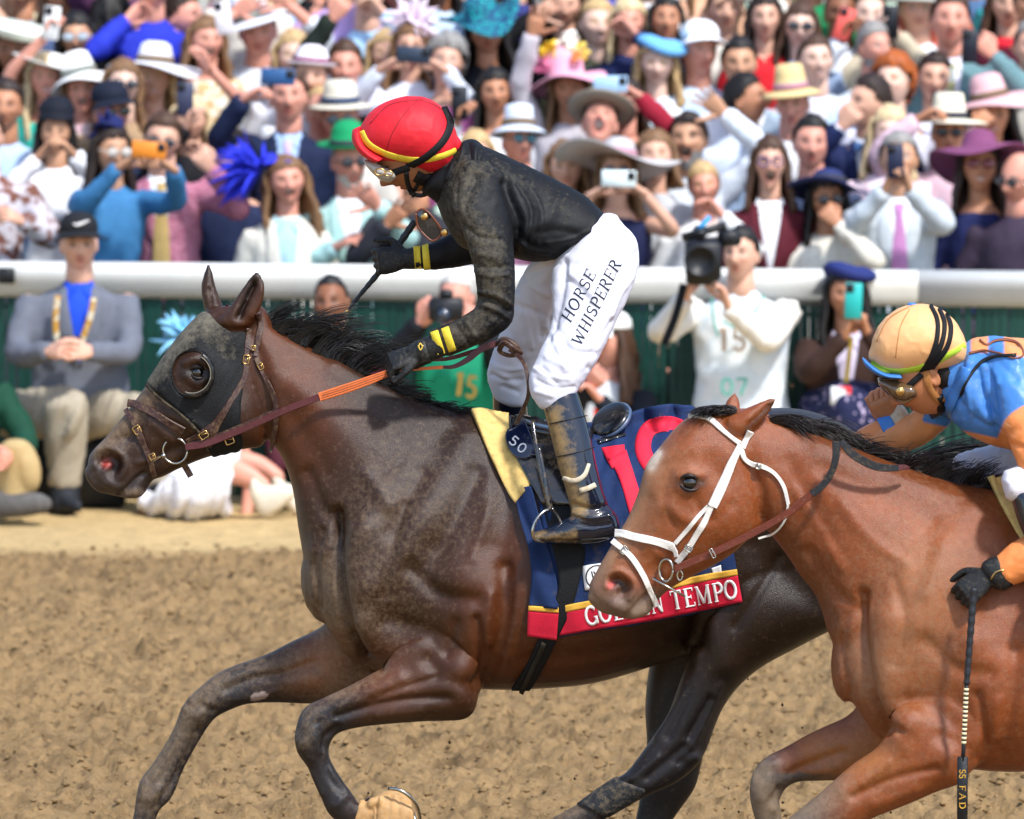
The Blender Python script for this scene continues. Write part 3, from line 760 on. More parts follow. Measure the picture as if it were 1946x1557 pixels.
# drawn letters: strokes in a box 1 high; (points, width); serifs are strokes as well
TH, TN, SE = 0.15, 0.075, 0.055
def _arc(cx, cy, rx, ry, a0, a1, n=14):
    a = np.radians(np.linspace(a0, a1, n)); return [(cx + rx * math.cos(x), cy + ry * math.sin(x)) for x in a]
def _ser(x, y, w=0.26): return ([(x - w / 2, y), (x + w / 2, y)], SE)
GL = {
 'H': (0.86, [([(.17,0),(.17,1)],TH), ([(.69,0),(.69,1)],TH), ([(.17,.5),(.69,.5)],TN), _ser(.17,.03), _ser(.17,.97), _ser(.69,.03), _ser(.69,.97)]),
 'O': (0.86, [(_arc(.43,.5,.34,.46,90,270),TH), (_arc(.43,.5,.34,.46,-90,90),TH)]),
 'R': (0.80, [([(.2,0),(.2,1)],TH), (_arc(.40,.74,.24,.235,90,-90),TH), ([(.2,.965),(.41,.965)],TN), ([(.2,.505),(.41,.505)],TN), ([(.42,.5),(.70,.03)],TH), _ser(.2,.03), _ser(.14,.97,.16), _ser(.72,.03,.16)]),
 'S': (0.66, [(_arc(.34,.73,.22,.23,40,270,12) + _arc(.34,.26,.24,.235,90,-140,12),.13), ([(.53,.98),(.53,.72)],SE), ([(.12,.02),(.12,.28)],SE)]),
 'E': (0.74, [([(.2,0),(.2,1)],TH), ([(.2,.965),(.64,.965)],TN), ([(.2,.51),(.5,.51)],TN), ([(.2,.035),(.67,.035)],TN), ([(.64,1),(.64,.80)],SE), ([(.5,.62),(.5,.40)],SE), ([(.67,0),(.67,.22)],SE), _ser(.12,.03,.14), _ser(.12,.97,.14)]),
 'W': (1.12, [([(.12,.98),(.36,.02)],TH), ([(.36,.02),(.56,.8)],TN), ([(.54,.8),(.76,.02)],TH), ([(.76,.02),(.98,.98)],TN), _ser(.12,.97), _ser(.98,.97,.22)]),
 'I': (0.40, [([(.2,0),(.2,1)],TH), _ser(.2,.03), _ser(.2,.97)]),
 'P': (0.72, [([(.2,0),(.2,1)],TH), (_arc(.40,.72,.26,.255,90,-90),TH), ([(.2,.965),(.41,.965)],TN), ([(.2,.465),(.41,.465)],TN), _ser(.2,.03), _ser(.14,.97,.16)]),
 'G': (0.86, [(_arc(.46,.5,.36,.46,48,325,18),TH), ([(.76,.04),(.76,.42)],TH), ([(.62,.42),(.86,.42)],SE), ([(.72,.98),(.72,.74)],SE)]),
 'L': (0.70, [([(.2,0),(.2,1)],TH), ([(.2,.035),(.62,.035)],TN), ([(.63,0),(.63,.24)],SE), _ser(.2,.97), _ser(.12,.03,.14)]),
 'D': (0.86, [([(.2,0),(.2,1)],TH), (_arc(.38,.5,.36,.465,90,-90),TH), ([(.2,.965),(.4,.965)],TN), ([(.2,.035),(.4,.035)],TN), _ser(.13,.03,.14), _ser(.13,.97,.14)]),
 'N': (0.90, [([(.18,0),(.18,1)],TN), ([(.18,.98),(.72,.03)],TH), ([(.72,0),(.72,1)],TN), _ser(.18,.03,.22), _ser(.14,.97,.18), _ser(.72,.97,.22)]),
 'T': (0.78, [([(.39,0),(.39,1)],TH), ([(.06,.965),(.72,.965)],TN), ([(.07,1),(.07,.76)],SE), ([(.71,1),(.71,.76)],SE), _ser(.39,.03)]),
 'M': (1.06, [([(.18,0),(.18,1)],TN), ([(.18,.98),(.52,.06)],TH), ([(.52,.06),(.86,.98)],TN), ([(.87,0),(.87,1)],TH), _ser(.18,.03,.22), _ser(.87,.03), _ser(.13,.97,.16), _ser(.92,.97,.16)]),
 'A': (0.86, [([(.12,.03),(.42,1)],TN), ([(.42,1),(.72,.03)],TH), ([(.22,.36),(.62,.36)],TN), _ser(.12,.03,.2), _ser(.72,.03,.24)]),
 '0': (0.70, [(_arc(.35,.5,.25,.43,90,450,26),.15)]),
 '1': (0.50, [([(.27,0),(.27,1)],.2), ([(.27,.98),(.08,.80)],.16)]),
 '5': (0.70, [([(.58,.93),(.2,.93)],.15), ([(.19,.97),(.17,.52)],.15), (_arc(.33,.31,.25,.25,125,-140,16),.15)]),
 '7': (0.66, [([(.08,.93),(.60,.93)],.15), ([(.58,.93),(.26,0)],.15)]),
 '9': (0.70, [(_arc(.35,.68,.23,.25,0,360,20),.16), (_arc(.20,.62,.40,.58,5,-75,12),.16)]),
}
def word(text, bv, org, adv, up, m, parent, off=0.0015, slant=0.0, gap=0.06, name='letter', wmul=1.0, Y0=None):
    """letters along picture vectors: origin, advance per unit height, up per unit height"""
    org = np.array(org, float); adv = np.array(adv, float); up = np.array(up, float); x = 0.0
    hpx = np.linalg.norm(up); res = []
    for ch in text:
        if ch == ' ': x += 0.42; continue
        wch, st = GL[ch]; g = Geo()
        for i, (pl, sw) in enumerate(st):
            q = [tuple(org + adv * (x + a + slant * b) + up * b) for a, b in pl]
            if len(q) == 2: q = [q[0], tuple((np.array(q[0]) + q[1]) / 2), q[1]]
            strap(g, bv, q, sw * hpx * wmul, 0.0006, off + 0.00012 * i, step=max(1.2, hpx * 0.06), sm=1, cross=(-1, 0, 1))
        if g.n: res.append(obj(name, g, m, parent))
        x += wch + gap
    return res
def buckle(bv, px, py, ang, sz, m, parent, off=0.006, Y0=None, d=None, name='buckle'):
    p, n = lay(bv, px, py, d, Y0)
    if p is None: return
    c, s = math.cos(R(ang)), math.sin(R(ang))
    w_, h_ = sz
    pts = [(-1,-1), (1,-1), (1,1), (-1,1)]
    q = []
    for i in range(4):
        a = np.array(pts[i], float); b = np.array(pts[(i + 1) % 4], float)
        for t in (0.1, 0.5, 0.9): q.append(a + (b - a) * t)
    q.append(q[0])
    P = np.array([at(px + (a * w_ / 2) * c - (b * h_ / 2) * s, py + (a * w_ / 2) * s + (b * h_ / 2) * c, p[1]) + n * off for a, b in q])
    g = Geo(); tube(g, P, 0.0021, 6); tube(g, [P[1] * .5 + P[10] * .5, P[4]], 0.0014, 5)
    return obj(name, g, m, parent)
def ring_px(cx, cy, rx, ry, Y, rad, a0=0, a1=360, n=40, tilt=0.0):
    a = np.radians(np.linspace(a0, a1, n))
    P = at(cx + rx * np.cos(a), cy + ry * np.sin(a), Y + tilt * np.cos(a))
    g = Geo(); tube(g, P, rad, 8); return g
def eyeball(px, py, bv, r, parent, hw, hh, name='eye', sink=0.45):
    p, n = hit(bv, px, py); c = p - n * r * sink
    g = Geo(); prof = [(r * math.sin(t), -r * math.cos(t)) for t in np.linspace(0.02, math.pi - 0.02, 18)]
    lathe(g, prof, 24, c=c); o = obj(name, g, mat('horse eye', srgb('#0d0807'), 0.06, 0.6, 0.05, coat=1.0), parent)
    lm = mat('dark eyelid', srgb('#1c1210'), .45, .4, .2, 60)
    for sgn, nm, rad in ((-1, 'upper_lid', .0052), (1, 'lower_lid', .0042)):
        t = np.linspace(-1, 1, 16); W = []
        for k in t:
            q = hit(bv, px + hw * k, py + sgn * hh * (1 - k * k) ** .7 + .10 * hw * k)[0]; W.append(q if q is not None else p)
        W = np.array(W); W[:, 1] = p[1] + .5 * (smooth1(W[:, 1:2], 6)[:, 0] - p[1]) - r * .30 + .012 * np.abs(t) ** 2
        g = Geo(); tube(g, W, rad * np.sin(np.clip((t + 1) * 1.5 + .3, 0, 3.0)) + .001, 8); obj(nm, g, lm, parent)
def inside(X, Y, poly):
    poly = np.asarray(poly, float); c = np.zeros(X.shape, bool); n = len(poly); j = n - 1
    for i in range(n):
        xi, yi = poly[i]; xj, yj = poly[j]
        c ^= ((yi > Y) != (yj > Y)) & (X < (xj - xi) * (Y - yi) / (yj - yi + 1e-12) + xi); j = i
    return c
def hair(g, roots, clumps, L, rad, seed, segs=8):
    """tapered strands: roots (px, py, d); clumps: function u -> list of direction px vectors along the strand"""
    r2 = np.random.default_rng(seed)
    for (px, py, d, u, Y0) in roots:
        ln = L(u) * r2.uniform(0.6, 1.15); P = [(px, py, d)]
        dirs = clumps(u, r2)
        x, y = px, py
        for k in range(segs):
            dx, dy = dirs[k] if k < len(dirs) else dirs[-1]
            x += dx * ln / segs; y += dy * ln / segs; P.append((x, y, d + 0.004 * k * r2.normal()))
        P = np.array(P); W = at(P[:, 0], P[:, 1], Y0 - P[:, 2])
        tube(g, W, np.linspace(rad, rad * 0.25, len(W)) * r2.uniform(.7, 1.2), 3, caps=False)
M_LEATHER = mat('brown bridle leather', srgb('#3b211f'), 0.42, 0.5, 0.25, 60, 0.3, 400, dirt=(srgb('#8b7350'), 0.32, 45, 0.8))
M_LEATHER2 = mat('red brown rein leather', srgb('#55252a'), 0.45, 0.5, 0.2, 60, 0.3, 400, dirt=(srgb('#8b7350'), 0.12, 45, 0.7))
M_BRASS = mat('brass', srgb('#c9a468'), 0.28, 0.5, 0.15, 80, metal=1)
M_STEEL = mat('steel', srgb('#b9b6ae'), 0.22, 0.5, 0.12, 80, metal=1)
M_MANE = mat('black horse hair', srgb('#15120f'), 0.35, 0.5, 0.3, 30)
M_BLACKSHINE = mat('shiny black leather', srgb('#0d0f14'), 0.14, 0.6, 0.1, 40, coat=0.6, dirt=(srgb('#8d7550'), 0.22, 20, 0.85))

# -------- details of the leading horse
eyeball(376, 708, BV1, 0.0195, HORSE1, 17, 11)
def locks(g, crest, n, per, Y0, seed, shape):
    """wind-blown locks: shape(u, rng) -> (length px, start angle, end angle); strands of a lock run together to its tip"""
    r2 = np.random.default_rng(seed)
    for i in range(n):
        u = (i + r2.random()) / n; c = crest[min(int(u * len(crest)), len(crest) - 1)]
        ln, a0, a1 = shape(u, r2); d0 = r2.uniform(-.02, .03); bend = r2.normal() * .02
        for k in range(per):
            e = r2.normal(size=4); L = ln * (1 + .13 * e[0]); x, y = c[0] + r2.uniform(-9, 9), c[1] + 5 + 7 * abs(e[1])
            P = [(x, y, d0)]; off = e[2] * 7; da = e[3] * 5
            for t in np.linspace(0, 1, 9):
                a = R(a0 + (a1 - a0) * t ** .8 + da * (1 - t)); x += math.cos(a) * L / 9; y -= math.sin(a) * L / 9
                P.append((x + off * t * .8 * math.sin(a), y + off * t * .8 * math.cos(a), d0 + bend * t + .004 * e[0] * t))
            P = np.array(P); tube(g, at(P[:, 0], P[:, 1], Y0 - P[:, 2]), np.linspace(.0021, .0006, len(P)), 3, caps=False)
def mane1():
    g = Geo()
    crest = catmull(np.array([(500,604,0),(545,634,0),(610,668,0),(690,712,0),(770,748,0),(850,772,0),(890,782,0)], float), 400)
    def shape(u, r2):
        if u < .12: return r2.uniform(45, 75), 50 + r2.normal() * 8, 5 + r2.normal() * 10
        if u < .5: return r2.uniform(70, 140), 58 + r2.normal() * 10, -14 + r2.normal() * 13
        return r2.uniform(28, 62) * (1 if u < .75 else .6), 20 + r2.normal() * 7, -20 + r2.normal() * 7
    locks(g, crest, 95, 17, YH1, 12, shape)
    tag(obj('mane', g, M_MANE, HORSE1, fix=False), kind='stuff')
mane1()
def tail1():
    g = Geo(); r2 = np.random.default_rng(14)
    roots = [(1700 + r2.normal() * 6, 905 + r2.normal() * 8, r2.uniform(-.03, .03), r2.random(), YH1) for _ in range(500)]
    def dirs(u, r2):
        a0 = 20 + r2.normal() * 6; a1 = -35 + r2.normal() * 7
        return [(math.cos(R(a0 + (a1 - a0) * t)), -math.sin(R(a0 + (a1 - a0) * t))) for t in np.linspace(0, 1, 8)]
    hair(g, roots, dirs, lambda u: 430, 0.0028, 15); tag(obj('tail', g, M_MANE, HORSE1, fix=False), kind='stuff')
tail1()
def hoof(parent, st, Y0, m, shoe=None, voxel=0.005):
    g = Geo(); loft(g, st, Y0, p=.9, rnd=True)
    o = obj('hoof', g, m, parent)
    if shoe is not None:
        g2 = Geo(); W = np.array([at(x, y, Y0 - d) for x, y, d in shoe]); W = catmull(W, 30); tube(g2, W, 0.006, 8); obj('horseshoe', g2, M_STEEL, o)
M_HOOF = mat('sandy hoof horn', srgb('#b98f5d'), 0.6, 0.35, 0.3, 35, 0.4, 90, dirt=(srgb('#cdb188'), 0.3, 30))
M_HOOFD = mat('dusty dark hoof', srgb('#6a5a48'), 0.7, 0.3, 0.3, 35, 0.4, 90, dirt=(srgb('#b39a74'), 0.4, 30))
def curled_hoof():
    g = Geo()
    for st in ([(668,1578,684,1520,.030,.19),(690,1576,700,1520,.036,.19),(706,1566,712,1522,.034,.19)], [(706,1590,712,1516,.048,.19),(735,1600,732,1504,.058,.19),(765,1602,756,1503,.062,.19),(792,1588,782,1520,.060,.19)]): loft(g, st, YH1, p=.9, rnd=False)
    loft(g, [(700,1538,706,1516,.016,.215),(722,1536,724,1512,.017,.225)], YH1); loft(g, [(700,1538,706,1516,.016,.165),(722,1536,724,1512,.017,.155)], YH1)
    V, Q = remesh(g, .005, 3)
    V = sculpt(V, Q, [([(716,1510),(712,1545),(712,1590)], 5, -.008), ([(745,1506),(738,1550),(740,1600)], 3, -.003), ([(760,1506),(756,1550)], 3, -.003)])
    o = obj('hoof', mesh_from('hoof', V, Q), M_HOOF, HORSE1)
    W = catmull(np.array([at(x, y, YH1 - d) for x, y, d in ((738,1499,.24),(756,1501,.256),(776,1512,.258),(791,1530,.245),(798,1556,.215),(796,1580,.18),(784,1545,.135),(760,1504,.125))]), 34)
    g2 = Geo(); tube(g2, W, .0055, 8, flat=.6); obj('horseshoe', g2, M_STEEL, o)
curled_hoof()
hoof(HORSE1, [(236,1618,286,1624,.034,-.14),(228,1640,292,1648,.045,-.14),(214,1668,300,1680,.056,-.14),(206,1690,306,1704,.06,-.14)], YH1, M_HOOFD)
hoof(HORSE1, [(970,1594,1030,1646,.034,.16),(940,1600,1012,1668,.045,.16),(905,1614,1000,1694,.056,.16),(890,1630,990,1712,.06,.16)], YH1, M_HOOFD)
hoof(HORSE1, [(1170,1660,1232,1676,.034,-.15),(1152,1680,1226,1700,.045,-.15),(1134,1702,1222,1716,.055,-.15)], YH1, M_HOOFD)
# bandage on the near hind shin
g = Geo(); loft(g, [(1168,1477,1246,1504,.040,.16),(1140,1495,1208,1524,.037,.16),(1110,1517,1172,1545,.035,.16),(1096,1527,1158,1553,.035,.16)], YH1, p=.95, rnd=False)
obj('leg_wrap', g, mat('dark leg wrap', srgb('#23262b'), 0.75, 0.3, 0.3, 40, 0.6, 120, dirt=(srgb('#8b7a60'), 0.34, 40)), HORSE1)

# hood with eye opening
def hood1():
    X, Y = proj(HV1)
    poly = [(384,560),(410,570),(444,566),(470,580),(479,610),(474,640),(466,700),(459,780),(462,850),(440,868),(410,880),(395,858),(384,826),(357,798),(330,775),(300,749),(277,729),(240,700),(280,640),(330,590)]
    keep = inside(X, Y, poly)
    for h in ([(404,600),(420,617),(446,631),(470,628),(486,612),(510,540),(490,495),(452,560),(432,590)], [(384,592),(404,596),(428,586),(414,540),(396,485),(374,545)]): keep &= ~inside(X, Y, h)
    ex, ey, er, es = 365, 711, 36, 43
    keep &= ((X - ex) / er) ** 2 + ((Y - ey) / es) ** 2 > 1
    keep &= (V_near := (HV1[:, 1] < YH1 + .12))
    fk = keep[HQ1].all(1); Qk = HQ1[fk]
    used = np.unique(Qk); mp = -np.ones(len(HV1), int); mp[used] = np.arange(len(used))
    V = HV1[used]; Q = mp[Qk]; N = normals_of(HV1, HQ1)[used]
    E = np.concatenate([Q[:, [i, (i + 1) % 4]] for i in range(4)]); Es = np.sort(E, 1)
    u, cnt = np.unique(Es, axis=0, return_counts=True); bd = u[cnt == 1]
    bset = np.unique(bd)
    # smooth the cut edge along itself
    nb = {i: [] for i in bset}
    for a, b in bd: nb[a].append(b); nb[b].append(a)
    for _ in range(14):
        W = V.copy()
        for i in bset: W[i] = 0.5 * V[i] + 0.5 * V[nb[i]].mean(0)
        V = W
    n = len(V)
    Vx, Vy = proj(V)
    rip = 0.0012 * np.sin(Vx * .35 + Vy * .2) * np.exp(-((Vx - 440) / 40) ** 2)
    A = V + N * (0.0055 + rip)[:, None]; B = V - N * 0.002
    Qall = [Q, Q[:, ::-1] + n]
    dirE = {tuple(e) for e in E.tolist()}
    S = np.array([(a, b) if (a, b) in dirE else (b, a) for a, b in bd.tolist()])
    Qall.append(np.stack([S[:, 1], S[:, 0], S[:, 0] + n, S[:, 1] + n], 1))
    me = mesh_from('hood', np.concatenate([A, B]), np.concatenate(Qall)); orient(me)
    root = empty('blinker_hood', tuple(V.mean(0)), 'dusty black blinker hood over the face of the leading dark bay horse', 'hood')
    dv = np.clip(blob(Vx, Vy, [(285,715),(330,650),(390,600)], 34) + .55 * blob(Vx, Vy, [(420,640),(430,670)], 26) + .3 * blob(Vx, Vy, [(360,790),(385,830)], 22), 0, 1)
    set_col(me, np.repeat(np.concatenate([dv, dv])[:, None], 3, 1), 'Dirt')
    obj('hood', me, mat('dusty black hood cloth', srgb('#121315'), 0.7, 0.3, 0.2, 40, 0.5, 180, dirt=(srgb('#7d7666'), -.12, 26, 0.62), dattr='Dirt'), root)
    g = Geo(); strap(g, BV1, [(277,731),(300,752),(330,777),(357,800),(384,828),(396,856)], 5, .003, .007)
    obj('hem', g, mat('hood hem', srgb('#2b2620'), .8, .2, .2, 40, dirt=(srgb('#8b7a5c'), .3, 40)), root)
    p, nn = hit(BV1, 400, 720)
    # raised half cup round the eye
    a = np.radians(np.linspace(-62, 112, 34)); rows = []
    for r_, dd in ((44, 0.004), (45, .016), (43, .028), (37, .031), (34, .026), (34, .010)):
        px = ex + r_ * np.cos(a) * .98; py = ey + r_ * np.sin(a) * 1.04
        rows.append(at(px, py, p[1] - dd + 0.012 * (1 - np.cos(a)) * 0.4))
    V2 = np.stack(rows, 1).reshape(-1, 3); g = Geo(); g.add(V2, tube_faces(34, 6)); obj('eye_cup', g, mat('eye cup plastic', srgb('#101114'), .3, .5, .1, 30, dirt=(srgb('#84785f'), .16, 40)), root)
    g = Geo(); tube(g, at(ex + 35.5 * np.cos(a), ey + 36.5 * np.sin(a), p[1] - .032), .0013, 6); obj('rim', g, mat('worn cup rim', srgb('#857e6e'), .6, .4, .3, 60), root)
    g = Geo(); aa = np.radians(np.linspace(0, 360, 50))
    W = []
    for t in aa:
        q, m_ = hit(BV1, ex + (er + 1) * math.cos(t), ey + (es + 1) * math.sin(t)); W.append(q + m_ * .006)
    tube(g, smooth1(np.array(W), 2), .0016, 6); obj('eye_seam', g, mat('hood seam', srgb('#0b0b0c'), .6), root)
hood1()
def bridle1():
    root = empty('bridle', tuple(at(420, 760, YH1 - .1)), 'brown leather bridle with steel bit ring and orange grip reins on the leading horse', 'bridle')
    def st(name, pts, wd, m=M_LEATHER, th=.0035, off=.006, **k):
        g = Geo(); strap(g, BV1, pts, wd, th, off, Y0=YH1, **k); return obj(name, g, m, root, smooth=False)
    st('cheekpiece', [(473,622),(470,650),(467,682),(464,714),(447,748),(424,784),(401,813)], 11)
    st('cheekpiece', [(440,758),(424,790),(410,812),(396,846)], 11, off=.009)
    st('cheek_strap', [(402,812),(380,827),(357,840)], 15)
    st('crownpiece', [(489,594),(494,612),(491,650),(485,678)], 11)
    st('browband', [(467,656),(478,662),(492,666)], 11, off=.008)
    st('throatlatch', [(486,680),(494,702),(512,730),(526,766),(526,800),(521,836),(513,860)], 9)
    st('noseband', [(242,766),(262,770),(286,782),(317,800),(350,818)], 15)
    st('drop_noseband', [(239,777),(254,801),(265,821),(274,844),(285,874),(292,902)], 11, off=.007)
    st('chin_strap', [(345,873),(354,890),(363,906)], 12)
    st('bit_strap', [(286,876),(297,870),(306,866)], 5, M_STEEL)
    for px, py, an, sz in ((466,684,100,(16,11)), (264,818,60,(15,13)), (493,697,60,(12,9)), (388,823,-35,(16,12)), (437,833,-20,(16,13)), (288,868,65,(10,11)), (360,897,50,(10,10)), (480,663,10,(7,9))):
        buckle(BV1, px, py, an, sz, M_BRASS, root, off=.012)
    p, n = hit(BV1, 333, 857)
    obj('bit_ring', ring_px(333, 857, 23, 24, p[1] - .016, .0034, tilt=-.004), M_STEEL, root)
    g = Geo(); prof = [(.0085 * math.sin(t), -.0085 * math.cos(t)) for t in np.linspace(.02, 3.12, 10)]; lathe(g, prof, 12, c=at(311, 866, p[1] - .016)); obj('bit_joint', g, M_STEEL, root)
    st('rein', [(352,850,.085),(385,845,.095),(417,834,.10),(484,806,.122),(551,776,.145),(609,754,.158)], 13, M_LEATHER2, .004, 0)
    st('rein', [(354,846,.083),(390,836,.09),(450,812,.105),(520,782,.126)], 6, M_LEATHER, .004, 0)
    st('rein_grip', [(607,755,.159),(660,738,.166),(705,722,.17),(744,706,.172)], [17, 18, 17, 12], mat('orange rein grip', srgb('#e2763f'), .55, .4, .12, 50, .5, 260), .005, 0)
    for q in (-4.5, 0, 4.5):
        st('stitching', [(612,753+q,.168),(660,737+q,.176),(705,721+q,.18),(734,711+q,.181)], 1.0, mat('grip stitching', srgb('#7c3f25'), .7), .0006, 0)
    st('rein_grip', [(758,704,.165),(800,701,.16),(842,698,.15)], [4, 6, 7], mat('orange rein grip', None), .004, 0)
    st('rein', [(840,698,.15),(862,697,.14),(888,684,.12),(915,663,.10),(945,652,.09)], [6, 9, 12, 13, 11], M_LEATHER2, .004, 0)
    st('rein', [(806,684,.02),(850,682,.02),(900,668,.04),(940,656,.07)], [6, 8, 9, 8], M_LEATHER2, .004, 0)
    st('rein', [(968,664,.12),(992,684,.16),(1003,716,.19),(1004,752,.19),(992,782,.17),(982,806,.16)], 8, M_LEATHER, .005, 0)
    # the knot
    g = Geo(); Wp = [(940,655,.08),(958,646,.12),(978,656,.13),(986,670,.12),(970,676,.10),(950,668,.11),(958,652,.14),(975,662,.15),(990,672,.12)]
    tube(g, catmull(np.array([at(a, b, YH1 - d) for a, b, d in Wp]), 46), 0.0095, 8, flat=.7); obj('rein_knot', g, M_LEATHER, root)
bridle1()
# ================================================================ human parts
def g2(x, z, cx, cz, wx, wz=None):
    wz = wz or wx; return np.exp(-((x - cx) / wx) ** 2 - ((z - cz) / wz) ** 2)
_heads = {}
def head_mesh(mouth='closed', female=False, na=44, nb=34):
    """head looking along -y, about 0.23 m high, centre between the ears; returns vertices, faces, colour masks (lip, dark, white)"""
    key = (mouth, female, na, nb)
    if key in _heads: return _heads[key]
    t = np.linspace(-1, 1, na, endpoint=False); th = (t - 0.6 * np.sin(math.pi * t) / math.pi) * math.pi     # finer in front
    q_ = np.linspace(0, 1, nb); ph = q_ - .42 * np.sin(2 * math.pi * (q_ - .56)) / (2 * math.pi)
    ph = (ph - ph[0]) / (ph[-1] - ph[0]) * (math.pi - .06) + .03
    TH_, PH_ = np.meshgrid(th, ph)
    dx = np.sin(PH_) * np.sin(TH_); dy = -np.sin(PH_) * np.cos(TH_); dz = np.cos(PH_)
    x = 0.076 * np.sign(dx) * np.abs(dx) ** 0.92; y = 0.098 * dy; z = 0.116 * dz
    low = smoothstep(0.0, -0.115, z); front = smoothstep(-0.02, -0.08, y)
    x = x * (1 - (0.30 if female else 0.20) * low)
    y = np.where(y > 0, y * (1 - 0.45 * low), y * (1 - 0.10 * low))
    y = y + 0.006 * smoothstep(0.02, 0.1, z) * front
    f = smoothstep(0.25, 0.75, -dy)
    D = np.zeros_like(x)
    op = {'closed': 0, 'smile': 0.25, 'open': 0.7, 'shout': 1.0}[mouth]
    drop = 0.020 * op
    for s in (-1, 1):
        D += -0.013 * g2(x, z, s * .032, .010, .017, .012) + 0.005 * g2(x, z, s * .031, .008, .010, .008)
        D += 0.004 * g2(x, z, s * .032, .032, .02, .008) + 0.006 * g2(x, z, s * .044, -.018, .018, .016) + 0.007 * g2(x, z, s * .013, -.034, .008, .007)
    D += 0.011 * g2(x, z, 0, .008, .009, .022) + 0.024 * g2(x, z, 0, -.022, .010, .017) + 0.009 * g2(x, z, 0, -.031, .012, .008)
    mz = -.060 + .008 * op
    D += 0.005 * g2(x, z, 0, -.054, .022, .006) + 0.006 * g2(x, z, 0, -.069 - drop, .019, .007) - 0.004 * g2(x, z, 0, mz, .024, .003)
    cwx, cwz = .018 + .004 * op, .004 + .015 * op
    rm = np.sqrt((x / cwx) ** 2 + ((z - mz) / cwz) ** 2)
    cav = smoothstep(1.15, .75, rm) if op > .4 else g2(x, z, 0, mz, .018, .0045)
    D -= (0.002 + 0.020 * op) * cav
    D += 0.008 * g2(x, z, 0, -.098, .022, .014)
    y = y - D * f
    z = z - drop * 0.8 * smoothstep(-.05, -.09, z) * smoothstep(0.05, -0.05, y)
    V = np.stack([x, y, z], -1)
    lip = f * (np.exp(-((rm - 1.2) / .3) ** 2) if op > .4 else np.clip(1.3 * g2(x, z, 0, -.054, .022, .007) + g2(x, z, 0, -.069 - drop, .019, .007), 0, 1))
    dark = np.zeros_like(x); white = np.zeros_like(x)
    for s in (-1, 1):
        dark += 0.8 * g2(x, z, s * .031, .032, .017, .0055) + 1.15 * g2(x, z, s * .031, .008, .0085, .0075) + 0.6 * g2(x, z, s * .031, .014, .017, .004) + 0.8 * g2(x, z, s * .009, -.041, .006, .004)
        white += 0.75 * g2(x, z, s * .031, .008, .0125, .0055)
    white = np.clip(white - dark, 0, 1)
    dark += (0.95 * np.clip(cav * 1.5, 0, 1) if op > .4 else 0.35 * cav)
    if op > .2:
        tw = g2(x, z, 0, mz + cwz * (.5 if op > .4 else 0), cwx * .8, .0055)
        white = np.clip(white + tw, 0, 1); dark = dark * (1 - tw)
    for s in (-1, 1): lip = lip + f * .24 * g2(x, z, s * .044, -.024, .022, .018)
    lip = lip + f * .16 * g2(x, z, 0, -.03, .012, .012)
    mk = np.stack([np.clip(lip, 0, 1), np.clip(dark * f, 0, 1), np.clip(white * f, 0, 1)], -1).reshape(-1, 3)
    V = V.reshape(-1, 3); F = tube_faces(nb, na)
    g = Geo(); g.add(V, F)
    for s in (-1, 1):   # ears
        a = np.linspace(0, 2 * math.pi, 12, endpoint=False)
        rings = []
        for q, r in ((0, 1.0), (.010, .95), (.014, .7), (.010, .35)):
            rings.append(np.stack([s * (.070 + q) + 0 * a, .012 + .018 * r * np.cos(a) + q * .5, -.004 + .031 * r * np.sin(a)], -1))
        g.add(np.concatenate(rings), tube_faces(4, 12))
    m2 = np.concatenate([mk, np.zeros((g.n - len(mk), 3))])
    _heads[key] = (g.verts(), g.f, m2)
    return _heads[key]
def hand_geo(curl=(60, 60, 60, 60), thumb=(35, 30), spread=6, sc_=1.0, nk=8):
    """right hand: wrist at origin, fingers along +x, thumb towards +y, palm facing -z"""
    g = Geo()
    P = []
    for x, hw, th in ((-.02, .026, .020), (.01, .030, .018), (.045, .040, .016), (.075, .043, .015), (.092, .040, .011)):
        a = np.linspace(0, 2 * math.pi, 14, endpoint=False)
        P.append(np.stack([x + 0 * a, np.sign(np.cos(a)) * np.abs(np.cos(a)) ** .7 * hw, np.sin(a) * th], -1))
    g.add(np.concatenate(P), tube_faces(5, 14))
    for i, (y, ln) in enumerate(((.030, .072), (.010, .080), (-.011, .075), (-.030, .060))):
        c = R(curl[i]); s = R(spread * (1.5 - i))
        p = np.array([.085, y, .0]); pts = [p.copy()]; an = 0
        for k, (fr, cc) in enumerate(((.42, .75), (.32, 1.1), (.26, .8))):
            an += c * cc
            d = np.array([math.cos(an) * math.cos(s), math.cos(an) * math.sin(s), -math.sin(an)])
            p = p + d * ln * fr; pts.append(p.copy())
        m_ = 10 if nk > 6 else 6; tube(g, catmull(np.array(pts), m_), np.linspace(.0098, .0068, m_), nk)
    p = np.array([.018, .026, -.004]); a1, a2 = R(thumb[0]), R(thumb[1])
    pts = [p.copy()]; d = np.array([math.cos(a1), math.sin(a1), -.25])
    p = p + d * .042; pts.append(p.copy()); d = np.array([math.cos(a1 - a2), math.sin(a1 - a2), -.35]); p = p + d * .030; pts.append(p.copy()); p = p + d * .024; pts.append(p.copy())
    tube(g, catmull(np.array(pts), m_), np.linspace(.0135, .0085, m_), nk)
    V = g.verts() * sc_
    return V, g.f
def frame(xd, zd):
    """rotation whose x axis is xd and z axis near zd"""
    x = np.asarray(xd, float); x = x / np.linalg.norm(x); z = np.asarray(zd, float); z = z - x * np.dot(x, z); z /= np.linalg.norm(z)
    return np.stack([x, np.cross(z, x), z], 1)
def put_hand(g, wrist, xd, zd, left=False, **k):
    V, F = hand_geo(**k); V = V.copy()
    if left: V[:, 1] *= -1; F = [f[::-1] for f in F]
    g.add(V @ frame(xd, zd).T + np.asarray(wrist), F); return g
